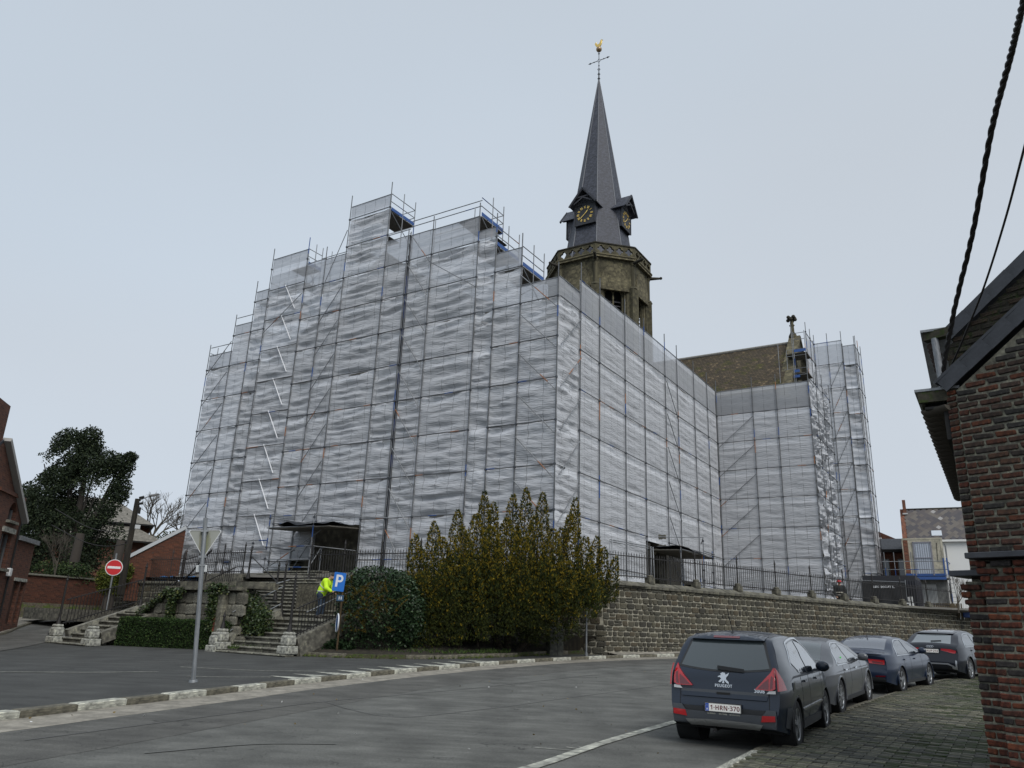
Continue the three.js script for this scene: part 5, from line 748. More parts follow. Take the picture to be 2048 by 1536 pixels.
const plateTex = (txt, red) => canvasTex(512, 112, (c, w, h) => { c.fillStyle = '#e9e6df'; c.fillRect(0, 0, w, h); c.strokeStyle = '#333'; c.lineWidth = 3; c.strokeRect(3, 3, w - 6, h - 6); c.fillStyle = '#1848a8'; c.fillRect(4, 4, 50, h - 8); c.fillStyle = '#e8e8e8'; c.font = 'bold 34px sans-serif'; c.textAlign = 'center'; c.fillText('B', 28, 94); c.fillStyle = '#d9c545'; for (let i = 0; i < 10; i++) c.fillRect(26 + 14 * Math.cos(i * 0.628), 34 + 14 * Math.sin(i * 0.628), 4, 4); c.fillStyle = red; c.font = 'bold 88px sans-serif'; c.fillText(txt, 284, 88, 430); }, true, false);
function tess(g, n = 0.07, it = 7) { const p = g.index ? g.toNonIndexed() : g; return new TessellateModifier(n, it).modify(p); }
function car(spec) {
  const t = thing('parked_car', spec.label, 'car', spec.pos, spec.turn, 'cars parked along the right-hand kerb'); t.rotation.order = 'YXZ'; t.rotation.x = spec.pitch ?? -0.02;
  const { W, L, H, ro, wb, top: prof, wr } = spec, hw = W / 2, zr0 = -ro; // z from the rear axle; rear end at -ro, front at L - ro
  const lin = (p, x) => { if (x <= p[0][0]) return p[0][1]; for (let i = 1; i < p.length; i++) if (x <= p[i][0]) { const f = (x - p[i - 1][0]) / (p[i][0] - p[i - 1][0]); return lerp(p[i - 1][1], p[i][1], f * f * (3 - 2 * f) * 0.4 + f * 0.6); } return p.at(-1)[1]; };
  const widthAt = (y) => lin(spec.width, y / H); // share of half-width
  const plan = (z) => { const a = clamp((z - zr0) / 0.75, 0, 1), b = clamp((L - ro - z) / 1.1, 0, 1); return (1 - 0.13 * Math.pow(1 - a, 2.4)) * (1 - 0.24 * Math.pow(1 - b, 2.2)); };
  const X = (y, z) => hw * widthAt(y) * plan(z);
  // silhouette resampled
  const cv = new THREE.CatmullRomCurve3(prof.map(([z, y]) => V3(z + zr0, y, 0)), false, 'centripetal'); const N = 190, S = cv.getSpacedPoints(N).map((p) => [p.x, p.y]);
  const yb = (z) => { const a = clamp((z - zr0) / 0.5, 0, 1), b = clamp((L - ro - z) / 0.6, 0, 1); return 0.22 + 0.1 * (1 - a) + 0.05 * (1 - b); };
  const drop = spec.drop ?? 0.055; const nS = 26, nT = 12, cols = nS + nT, pos = [], uv = [], idx = [], R = wr * 1.13;
  const rows = [];
  for (const [z, T] of S) { const row = []; const b = yb(z), Te = Math.max(b + 0.005, T - drop), xe = X(Te, z); for (let i = 0; i <= nS; i++) { const y = lerp(b, Te, i / nS); row.push([X(y, z), y, z]); } for (let i = 1; i <= nT; i++) { const f = i / nT, r = 1 - f; row.push([xe * r, Te + (Math.max(T, b + 0.006) - Te) * (1 - r * r * r), z]); } rows.push(row); }
  const wheels = [0, wb], inArch = (p) => Math.abs(p[0]) > hw * 0.7 && wheels.some((w) => Math.hypot(p[2] - w, p[1] - wr) < R);
  for (const s of [1, -1]) { const base = pos.length / 3; rows.forEach((r) => r.forEach((p) => { pos.push(p[0] * s, p[1], p[2]); uv.push(p[2], p[1]); })); for (let j = 0; j < rows.length - 1; j++) for (let i = 0; i < cols; i++) { const q = [rows[j][i], rows[j][i + 1], rows[j + 1][i + 1], rows[j + 1][i]]; const c = [0, 1, 2].map((k) => (q[0][k] + q[1][k] + q[2][k] + q[3][k]) / 4); if (i < nS && inArch(c)) continue; const a = base + j * (cols + 1) + i, b = a + 1, d = a + cols + 1, e = d + 1; s > 0 ? idx.push(a, d, e, a, e, b) : idx.push(a, e, d, a, b, e); } }
  const g = new THREE.BufferGeometry(); g.setAttribute('position', new THREE.BufferAttribute(new Float32Array(pos), 3)); g.setAttribute('uv', new THREE.BufferAttribute(new Float32Array(uv), 2)); g.setIndex(idx); g.computeVertexNormals();
  const bodyG = mergeVertices((g.deleteAttribute('normal'), g), 1e-4); bodyG.computeVertexNormals(); part('body', bodyG, spec.paint, t);
  part('underbody', box(W * 0.86, 0.12, L - 0.5, 0, 0.3, L / 2 - ro), M.black, t);
  // draped panels
  const backPts = []; { let m = 0; for (const p of S) { if (p[1] > m + 1e-4) { backPts.push(p); m = p[1]; } if (p[1] >= H - 0.02) break; } }
  const zBack = (y) => { for (let i = 1; i < backPts.length; i++) if (y <= backPts[i][1]) { const f = (y - backPts[i - 1][1]) / (backPts[i][1] - backPts[i - 1][1]); return lerp(backPts[i - 1][0], backPts[i][0], f); } return backPts.at(-1)[0]; };
  const rear = (shape, off, depth, mat, name, parent = t) => { const gg = tess(shape instanceof THREE.Shape ? new THREE.ExtrudeGeometry(shape, { depth: depth || 0.002, bevelEnabled: false, curveSegments: 8 }) : shape); const p = gg.attributes.position; for (let i = 0; i < p.count; i++) { const x = p.getX(i), y = p.getY(i), d = p.getZ(i); let z = zBack(y); const ax = Math.abs(x), r = Math.min(1, ax / Math.max(0.3, X(y, z))); z = zBack(y + drop * r * r * r); const zb = z; let g2 = 0; while (ax > X(y, z) && g2++ < 90) z += 0.01; const k = clamp((z - zb) / 0.3, 0, 1), x2 = Math.min(ax, X(y, z)) + (off + d) * k; p.setXYZ(i, -Math.sign(x) * x2, y, z - (off + d) * (1 - k)); } gg.computeVertexNormals(); return part(name, boxUV(gg), mat, parent); };
  const side = (shape, off, depth, mat, name, sides = [1, -1], parent = t) => { for (const s of sides) { const gg = tess(new THREE.ExtrudeGeometry(shape, { depth: depth || 0.002, bevelEnabled: false, curveSegments: 8 })); const p = gg.attributes.position; for (let i = 0; i < p.count; i++) { const z = p.getX(i), y = p.getY(i), d = p.getZ(i); p.setXYZ(i, s * (X(y, z) + off + d), y, z); } gg.computeVertexNormals(); part(name, boxUV(gg), mat, parent); } };
  const topP = (shape, off, mat, name) => { const gg = tess(new THREE.ExtrudeGeometry(shape, { depth: 0.002, bevelEnabled: false })); const p = gg.attributes.position; for (let i = 0; i < p.count; i++) { const x = p.getX(i), z = p.getY(i), d = p.getZ(i); let y = 0; for (let k = 1; k < S.length; k++) if (S[k][0] >= z && S[k][1] > 0.7) { const f = clamp((z - S[k - 1][0]) / (S[k][0] - S[k - 1][0] || 1), 0, 1); y = lerp(S[k - 1][1], S[k][1], f); break; } const xe = X(y - drop, z), r = Math.min(1, Math.abs(x) / xe); p.setXYZ(i, x, y - drop * r * r * r + off + d, z); } gg.computeVertexNormals(); part(name, boxUV(gg), mat, t); };
  // wheels
  const tyreG = new THREE.LatheGeometry([[wr * 0.66, -0.1], [wr * 0.86, -0.112], [wr * 0.96, -0.1], [wr, -0.07], [wr, 0.07], [wr * 0.96, 0.1], [wr * 0.86, 0.112], [wr * 0.66, 0.1]].map(([a, b]) => new THREE.Vector2(a, b)), 36).rotateZ(Math.PI / 2);
  const ns = spec.spokes ?? 5, sp_ = []; for (let i = 0; i < ns; i++) for (const d of ns > 6 ? [0] : [-0.1, 0.1]) { const b = new THREE.BoxGeometry(0.03, wr * 0.6, ns > 6 ? 0.035 : 0.03); b.translate(0, wr * 0.34, 0); b.rotateX(d + i * Math.PI * 2 / ns); sp_.push(b); }
  const rimG = merge([...sp_.map((b) => boxUV(b)), new THREE.CylinderGeometry(0.06, 0.06, 0.05, 14).rotateZ(Math.PI / 2), new THREE.TorusGeometry(wr * 0.66, 0.02, 8, 36).rotateY(Math.PI / 2)]), discG = new THREE.CylinderGeometry(wr * 0.62, wr * 0.62, 0.04, 28).rotateZ(Math.PI / 2);
  for (const wz of wheels) for (const s of [1, -1]) { const w = new THREE.Group(); w.name = 'wheel'; w.position.set(s * (hw - 0.125), wr, wz); t.add(w); part('tyre', tyreG, rubber, w); const r = part('rim', rimG, alloy, w); r.position.x = s * 0.08; const d = part('brake_disc', discG, M.black, w); d.position.x = s * 0.02; part('wheel_arch', new THREE.CylinderGeometry(R, R, 0.34, 30, 1, true).rotateZ(Math.PI / 2).translate(-s * 0.06, 0, 0), M.black, w); const lip = part('arch_lip', new THREE.TorusGeometry(R, 0.022, 6, 40, Math.PI * 1.12).rotateZ(-0.06 * Math.PI).rotateY(Math.PI / 2), spec.lip ?? spec.paint, w); lip.position.x = X(wr + R * 0.4, wz) * s - s * (hw - 0.125) + s * 0.002; const ir = part('arch_back', new THREE.CylinderGeometry(R, R, 0.02, 30).rotateZ(Math.PI / 2), M.black, w); ir.position.x = -s * 0.2; }
  // mirrors
  for (const s of [1, -1]) { const m = part('mirror', [new THREE.SphereGeometry(0.12, 12, 8).scale(0.95, 0.72, 0.55), box(0.12, 0.04, 0.05, -s * 0.1, -0.06, 0)], spec.mirror ?? spec.paint, t); m.position.set(s * (X(spec.belt + 0.05, spec.mz) + 0.14), spec.belt + 0.1, spec.mz); }
  spec.details({ t, rear, side, topP, X, zBack, hw, zr0 });
  return t;
}
const sh = (pts) => poly(pts);
const mir = (pts) => pts.map(([x, y]) => [-x, y]).reverse();
const rbox = (w, h) => sh([[-w, -h], [w, -h], [w, h], [-w, h]]);
const plateOn = (t, tex, y, z, lean, w = 0.52) => { const g = new THREE.Group(); g.name = 'number_plate'; g.position.set(0, y, z); g.rotation.set(lean, Math.PI, 0); t.add(g); part('plate_back', bevelBox(w + 0.03, 0.135, 0.012, 0.003), blackPl, g); const p = new THREE.PlaneGeometry(w, 0.112); part('plate_face', p, new THREE.MeshStandardMaterial({ map: tex, roughness: 0.5 }), g).position.z = 0.0075; return g; };
{ // dark blue-black crossover, nearest
  const paint = carvePaint(0.016, 0.024, 0.04);
  car({ label: 'nearest parked car, a dark blue crossover with upright hatch and roof aerial', pos: [3.71, G(3.71, -12.86) + 0.005, -12.86], turn: Math.PI - 30.5 * D2R, pitch: -0.013, paint, lip: blackPl, W: 1.80, L: 4.36, H: 1.635, ro: 0.83, wb: 2.61, wr: 0.34, belt: 1.0, mz: 1.82, drop: 0.06, spokes: 5,
    top: [[0.10, 0.30], [0.03, 0.36], [0.0, 0.48], [0.0, 0.62], [0.035, 0.74], [0.06, 0.9], [0.075, 1.02], [0.13, 1.12], [0.27, 1.34], [0.41, 1.53], [0.47, 1.575], [0.72, 1.615], [1.2, 1.635], [1.7, 1.63], [2.2, 1.585], [2.6, 1.46], [3.0, 1.25], [3.3, 1.09], [3.7, 1.0], [4.1, 0.86], [4.28, 0.7], [4.36, 0.5], [4.33, 0.3]],
    width: [[0, 0.9], [0.2, 0.945], [0.36, 1.0], [0.48, 1.0], [0.6, 0.975], [0.66, 0.945], [0.8, 0.84], [0.95, 0.715], [1, 0.66]],
    details({ t, rear, side, topP, X, zBack, zr0 }) {
      const rw = new THREE.Shape(); rw.moveTo(-0.66, 1.13); rw.quadraticCurveTo(0, 1.03, 0.66, 1.13); rw.lineTo(0.6, 1.3); rw.lineTo(0.53, 1.51); rw.quadraticCurveTo(0, 1.555, -0.53, 1.51); rw.lineTo(-0.6, 1.3); rw.closePath(); rear(rw, 0.006, 0.004, glassRear, 'rear_window');
      const fr = new THREE.Shape(); fr.moveTo(-0.7, 1.11); fr.quadraticCurveTo(0, 1.0, 0.7, 1.11); fr.lineTo(0.63, 1.32); fr.lineTo(0.555, 1.55); fr.lineTo(-0.555, 1.55); fr.lineTo(-0.63, 1.32); fr.closePath(); rear(fr, 0.003, 0.002, blackPl, 'window_surround');
      rear(sh([[-0.56, 1.515], [0.56, 1.515], [0.57, 1.585], [0, 1.6], [-0.57, 1.585]]), 0.02, 0.06, paint, 'spoiler'); rear(sh([[-0.2, 1.54], [0.2, 1.54], [0.2, 1.57], [-0.2, 1.57]]), 0.083, 0.008, lampDark, 'high_brake_lamp');
      for (const s of [1, -1]) {
        const lamp = [[0.46, 0.845], [0.7, 0.84], [0.75, 0.87], [0.75, 0.97], [0.74, 1.08], [0.715, 1.15], [0.68, 1.08], [0.58, 0.97]]; rear(sh(s > 0 ? lamp : mir(lamp)), 0.01, 0.03, lampRed, 'tail_lamp');
        const l2 = [[0.5, 0.86], [0.655, 0.858], [0.66, 1.0], [0.6, 0.955]]; rear(sh(s > 0 ? l2 : mir(l2)), 0.041, 0.004, lampDark, 'lamp_segment'); const l3 = [[0.675, 0.86], [0.71, 0.875], [0.725, 1.02], [0.69, 1.04]]; rear(sh(s > 0 ? l3 : mir(l3)), 0.041, 0.004, lampDark, 'lamp_segment');
        const l4 = [[0.62, 0.795], [0.75, 0.8], [0.75, 0.84], [0.66, 0.838]]; rear(sh(s > 0 ? l4 : mir(l4)), 0.012, 0.02, lampClear, 'reversing_lamp');
        const rf = [[0.54, 0.42], [0.74, 0.44], [0.74, 0.515], [0.56, 0.505]]; rear(sh(s > 0 ? rf : mir(rf)), 0.052, 0.01, lampRed, 'rear_reflector');
      }
      rear(sh([[-0.64, 0.76], [0.64, 0.76], [0.645, 0.8], [-0.645, 0.8]]), 0.004, 0.012, greyPl, 'tailgate_ledge'); rear(sh([[-0.62, 0.70], [0.62, 0.70], [0.64, 0.76], [-0.64, 0.76]]), 0.006, 0.016, paint, 'tailgate_step'); rear(sh([[-0.1, 0.745], [0.1, 0.745], [0.1, 0.775], [-0.1, 0.775]]), 0.02, 0.006, M.black, 'handle_recess');
      rear(sh([[-0.74, 0.33], [0.74, 0.33], [0.755, 0.45], [0.75, 0.58], [0.62, 0.58], [0.56, 0.5], [-0.56, 0.5], [-0.62, 0.58], [-0.75, 0.58], [-0.755, 0.45]]), 0.018, 0.03, greyPl, 'bumper'); rear(sh([[-0.55, 0.49], [0.55, 0.49], [0.6, 0.57], [-0.6, 0.57]]), 0.004, 0.012, blackPl, 'bumper_recess');
      const sk = new THREE.Shape(); sk.moveTo(-0.5, 0.3); sk.lineTo(0.5, 0.3); sk.lineTo(0.56, 0.38); sk.quadraticCurveTo(0, 0.42, -0.56, 0.38); sk.closePath(); rear(sk, 0.054, 0.015, std(0.3, 0.3, 0.29, 0.4, { metalness: 0.5 }), 'skid_plate');
      for (const s of [1, -1]) rear(sh([[s * 0.655 - 0.004, 0.52], [s * 0.655 + 0.004, 0.52], [s * 0.655 + 0.004, 0.84], [s * 0.655 - 0.004, 0.84]]), 0.001, 0.002, M.black, 'panel_gap');
      plateOn(t, plateTex('1·HRN·370', '#5a1518'), 0.565, zBack(0.565) - 0.04, 0.08); rear(textGeo('LA RONDE', 0.018, 0.002).translate(-0.17, 0.482, 0), 0.05, 0, M.paint, 'dealer_lettering'); rear(textGeo('DELTENRE', 0.018, 0.002).translate(0.0, 0.482, 0), 0.05, 0, M.paint, 'dealer_lettering'); rear(textGeo('LA LOUVIERE', 0.018, 0.002).translate(0.17, 0.482, 0), 0.05, 0, M.paint, 'dealer_lettering');
      rear(textGeo('PEUGEOT', 0.042, 0.006).translate(0, 0.865, 0), 0.006, 0, chrome, 'maker_lettering');
      rear(textGeo('3008', 0.05, 0.006).translate(0.52, 0.825, 0), 0.012, 0, chrome, 'model_lettering');
      const li = sh([[-0.02, 0.9], [-0.005, 0.94], [-0.05, 0.91], [-0.075, 0.92], [-0.03, 0.965], [-0.055, 0.985], [-0.085, 0.98], [-0.07, 1.0], [-0.035, 1.01], [-0.045, 1.035], [-0.015, 1.05], [0.02, 1.045], [0.035, 1.02], [0.055, 1.03], [0.085, 1.05], [0.07, 1.01], [0.045, 0.985], [0.04, 0.955], [0.075, 0.925], [0.085, 0.895], [0.05, 0.905], [0.01, 0.945], [0.015, 0.9]]); rear(li, 0.008, 0.01, chrome, 'lion_badge');
      const wp = part('rear_wiper', [beam(V3(-0.02, 1.1, 0), V3(-0.34, 1.075, -0.0), 0.02, 0.025), beam(V3(0.03, 1.12, 0), V3(-0.36, 1.085, 0), 0.016, 0.05)], blackPl, t); wp.position.z = zBack(1.1) - 0.03; wp.scale.x = 1; wp.position.x = 0.06;
      const wnd = (p) => { const s = new THREE.Shape(); p.forEach((q, i) => (i ? (q.length > 2 ? s.quadraticCurveTo(...q) : s.lineTo(...q)) : s.moveTo(...q))); s.closePath(); return s; };
      side(wnd([[0.12, 1.2], [0.42, 1.45], [0.75, 1.5, 1.05, 1.5], [1.02, 1.03], [0.42, 1.05]]), 0.004, 0.003, glass, 'rear_side_window'); side(wnd([[1.12, 1.03], [1.12, 1.5], [1.5, 1.49, 1.75, 1.4], [2.15, 1.08], [2.1, 1.03]]), 0.004, 0.003, glass, 'front_side_window');
      side(wnd([[0.02, 1.16], [0.4, 1.475], [0.9, 1.54, 1.3, 1.53], [1.7, 1.48, 2.25, 1.06], [2.23, 1.08], [1.7, 1.5, 1.3, 1.56], [0.85, 1.57, 0.37, 1.495]]), 0.006, 0.006, chrome, 'window_trim');
      side(sh([[-0.83, 0.84], [-0.6, 0.85], [-0.68, 1.0], [-0.78, 1.15]]), 0.008, 0.02, lampRed, 'tail_lamp_side');
      for (const z of [0.72, 1.75]) side(sh([[z - 0.1, 0.9], [z + 0.1, 0.9], [z + 0.1, 0.93], [z - 0.1, 0.93]]), 0.012, 0.02, paint, 'door_handle'); for (const z of [0.44, 1.07, 2.2]) side(sh([[z, 0.34], [z + 0.007, 0.34], [z + 0.007, 1.02], [z, 1.02]]), 0.001, 0.001, M.black, 'door_seam');
      side(sh([[0.42, 0.5], [2.15, 0.52], [2.15, 0.55], [0.42, 0.53]]), 0.004, 0.012, chrome, 'rubbing_strip'); side(sh([[0.4, 0.24], [2.2, 0.24], [2.2, 0.36], [0.4, 0.36]]), 0.004, 0.01, blackPl, 'sill');
      side(sh([[-0.58, 0.34], [-0.4, 0.3], [-0.33, 0.45], [-0.4, 0.6], [-0.6, 0.6]]), 0.006, 0.008, greyPl, 'bumper_corner');
      topP(sh([[-0.5, 0.1], [0.5, 0.1], [0.48, 1.2], [-0.48, 1.2]]), 0.002, std(0.02, 0.028, 0.04, 0.3), 'roof_skin'); part('aerial', [bar(V3(0, 0, 0), V3(0, 0.36, -0.26), 0.006, 6), new THREE.ConeGeometry(0.03, 0.06, 8)], blackPl, t).position.set(0, 1.63, -0.12);
      const ws = new THREE.Shape(); ws.moveTo(-0.6, 1.45); ws.lineTo(0.6, 1.45); ws.lineTo(0.7, 2.35); ws.lineTo(-0.7, 2.35); ws.closePath(); topP(ws, 0.003, glass, 'windscreen');
      for (const s of [1, -1]) part('fuel_flap', new THREE.CylinderGeometry(0.075, 0.075, 0.008, 24).rotateZ(Math.PI / 2), paint, t).position.set(s > 0 ? -0.2 : -(X(0.86, -0.18) + 0.001), 0.86, s > 0 ? 1 : -0.18);
      part('exhaust', bar(V3(0.15, 0.25, -0.8), V3(0.15, 0.26, -0.3), 0.03), M.iron, t);
    } });
  // the maker's lettering sits under the badge
}
const sedanSides = ({ side, t, rear, topP, X, zBack }, o) => {
  const k = o.k; const wnd = (p) => { const s = new THREE.Shape(); p.forEach((q, i) => (i ? (q.length > 2 ? s.quadraticCurveTo(...q) : s.lineTo(...q)) : s.moveTo(...q))); s.closePath(); return s; };
  const b = o.b, r = o.r, z0 = o.z0, z1 = o.z1, zb = o.zb; // belt, roof side height, rear tip, front tip, pillar
  side(wnd([[z0 + 0.06, b + 0.06], [z0 + 0.3, r - 0.12, z0 + 0.62, r - 0.05], [zb - 0.04, r - 0.015], [zb - 0.06, b + 0.02], [z0 + 0.2, b + 0.02]]), 0.004, 0.003, glass, 'rear_side_window'); side(wnd([[zb + 0.05, b + 0.02], [zb + 0.04, r - 0.015], [z1 - 0.75, r - 0.02, z1 - 0.12, b + 0.06], [z1 - 0.12, b + 0.02]]), 0.004, 0.003, glass, 'front_side_window');
  side(wnd([[z0, b + 0.01], [z0 + 0.28, r - 0.06, z0 + 0.65, r], [zb + 0.2, r + 0.035, z1 - 0.6, r - 0.1], [z1 - 0.05, b + 0.03], [z1 - 0.62, r - 0.115], [zb + 0.2, r + 0.015, z0 + 0.65, r - 0.02], [z0 + 0.3, r - 0.08, z0 + 0.03, b + 0.012]]), 0.006, 0.006, chrome, 'window_trim');
  side(sh([[z0, b - 0.012], [z1, b - 0.002], [z1, b + 0.012], [z0, b + 0.006]]), 0.004, 0.006, chrome, 'belt_trim');
  for (const z of o.handles) side(sh([[z - 0.1, b - 0.13], [z + 0.1, b - 0.13], [z + 0.1, b - 0.1], [z - 0.1, b - 0.1]]), 0.01, 0.022, o.hm ?? chrome, 'door_handle'); for (const z of o.seams) side(sh([[z, 0.32], [z + 0.007, 0.32], [z + 0.007, b], [z, b]]), 0.001, 0.001, M.black, 'door_seam');
  side(sh([[0.42, 0.23], [o.wb - 0.4, 0.23], [o.wb - 0.4, 0.31], [0.42, 0.31]]), 0.004, 0.012, o.sill ?? blackPl, 'sill');
};
{ // grey saloon
  const paint = carvePaint(0.085, 0.09, 0.1, 0.3);
  car({ label: 'grey saloon parked second in the row, with chrome window trim', pos: [6.28, G(6.28, -17.45) + 0.005, -17.45], turn: Math.PI - 34.5 * D2R, pitch: -0.028, paint, W: 1.87, L: 5.0, H: 1.46, ro: 1.02, wb: 2.92, wr: 0.345, belt: 0.95, mz: 2.05, spokes: 10,
    top: [[0.12, 0.3], [0.03, 0.4], [0, 0.55], [0.02, 0.72], [0.07, 0.9], [0.12, 0.98], [0.3, 1.005], [0.6, 1.03], [0.85, 1.13], [1.2, 1.31], [1.6, 1.425], [2.1, 1.46], [2.6, 1.44], [3.1, 1.3], [3.6, 1.05], [4.0, 0.96], [4.5, 0.85], [4.85, 0.7], [5, 0.5], [4.96, 0.3]],
    width: [[0, 0.9], [0.2, 0.95], [0.4, 1.0], [0.55, 0.99], [0.65, 0.955], [0.7, 0.92], [0.85, 0.77], [0.97, 0.63], [1, 0.6]],
    details(c) { const { rear, t, zBack, topP } = c; sedanSides(c, { b: 0.96, r: 1.37, z0: -0.08, z1: 2.3, zb: 1.06, handles: [0.55, 1.55], seams: [0.4, 1.05, 2.2], wb: 2.92 });
      topP(sh([[-0.62, -0.35], [0.62, -0.35], [0.52, 0.38], [-0.52, 0.38]]), 0.003, glassRear, 'rear_window'); topP(sh([[-0.53, 1.72], [0.53, 1.72], [0.66, 2.42], [-0.66, 2.42]]), 0.003, glass, 'windscreen'); rear(sh([[-0.77, 0.7], [-0.42, 0.72], [-0.42, 0.84], [-0.77, 0.88]]), 0.008, 0.02, lampRed, 'tail_lamp'); rear(sh(mir([[-0.77, 0.7], [-0.42, 0.72], [-0.42, 0.84], [-0.77, 0.88]])), 0.008, 0.02, lampRed, 'tail_lamp'); plateOn(t, plateTex('1·GKT·582', '#5a1518'), 0.66, zBack(0.66) - 0.03, 0.05);
      part('green_sticker', [new THREE.OctahedronGeometry(0.05).scale(1, 0.8, 0.15).rotateY(Math.PI / 2), new THREE.OctahedronGeometry(0.04).scale(1.4, 0.6, 0.15).rotateY(Math.PI / 2).translate(0, -0.01, 0.04)], std(0.03, 0.7, 0.05, 0.6), t).position.set(-(c.X(1.08, 0.55) + 0.012), 1.08, 0.55); } });
}
{ // dark blue saloon
  const paint = carvePaint(0.012, 0.02, 0.042);
  car({ label: 'dark blue saloon parked third in the row, with narrow red tail lamps', pos: [10.03, G(10.03, -22.3) + 0.005, -22.3], turn: Math.PI - 42 * D2R, pitch: -0.027, paint, W: 1.8, L: 4.46, H: 1.42, ro: 0.95, wb: 2.64, wr: 0.33, belt: 0.93, mz: 1.78, spokes: 5,
    top: [[0.14, 0.28], [0.03, 0.36], [0, 0.5], [0.02, 0.66], [0.04, 0.84], [0.03, 0.99], [0.1, 1.025], [0.4, 1.045], [0.62, 1.11], [1.0, 1.29], [1.4, 1.395], [1.8, 1.42], [2.2, 1.4], [2.7, 1.24], [3.15, 1.02], [3.6, 0.93], [4.05, 0.82], [4.35, 0.68], [4.46, 0.5], [4.42, 0.3]],
    width: [[0, 0.9], [0.2, 0.95], [0.4, 1.0], [0.55, 0.99], [0.65, 0.955], [0.7, 0.92], [0.85, 0.77], [0.97, 0.63], [1, 0.6]],
    details(c) { const { rear, t, zBack, topP } = c; sedanSides(c, { b: 0.95, r: 1.33, z0: -0.2, z1: 2.0, zb: 0.9, handles: [0.4, 1.35], seams: [0.3, 0.9, 1.95], wb: 2.64, hm: paint });
      topP(sh([[-0.6, -0.36], [0.6, -0.36], [0.5, 0.3], [-0.5, 0.3]]), 0.003, phys(0.1, 0.11, 0.13, 0.06, { clearcoat: 1 }), 'rear_window'); topP(sh([[-0.5, 1.38], [0.5, 1.38], [0.62, 2.05], [-0.62, 2.05]]), 0.003, glass, 'windscreen');
      const lp = [[0.36, 0.76], [0.74, 0.735], [0.745, 0.82], [0.74, 0.85], [0.34, 0.86]]; for (const s of [1, -1]) { rear(sh(s > 0 ? lp : mir(lp)), 0.006, 0.018, lampRed, 'tail_lamp'); const l2 = [[0.45, 0.775], [0.71, 0.76], [0.71, 0.79], [0.44, 0.82]]; rear(sh(s > 0 ? l2 : mir(l2)), 0.025, 0.004, lampDark, 'lamp_segment'); const rf = [[0.5, 0.43], [0.74, 0.44], [0.74, 0.47], [0.5, 0.46]]; rear(sh(s > 0 ? rf : mir(rf)), 0.004, 0.008, lampDark, 'rear_reflector'); }
      rear(sh([[-0.76, 0.32], [0.76, 0.32], [0.7, 0.42], [-0.7, 0.42]]), 0.004, 0.01, blackPl, 'diffuser'); rear(sh([[-0.66, 0.985], [0.66, 0.985], [0.66, 1.02], [-0.66, 1.02]]), 0.01, 0.05, paint, 'boot_spoiler'); plateOn(t, plateTex('1·XBV·335', '#5a1518'), 0.74, zBack(0.74) - 0.02, 0.02); for (let i = 0; i < 4; i++) rear(new THREE.TorusGeometry(0.028, 0.006, 6, 18).translate(-0.07 + i * 0.047, 0.9, 0), 0.008, 0, chrome, 'ring_badge');
      part('roof_fin', new THREE.ConeGeometry(0.035, 0.09, 6).scale(0.5, 1, 1.6), blackPl, t).position.set(0, 1.43, 0.25); } });
}
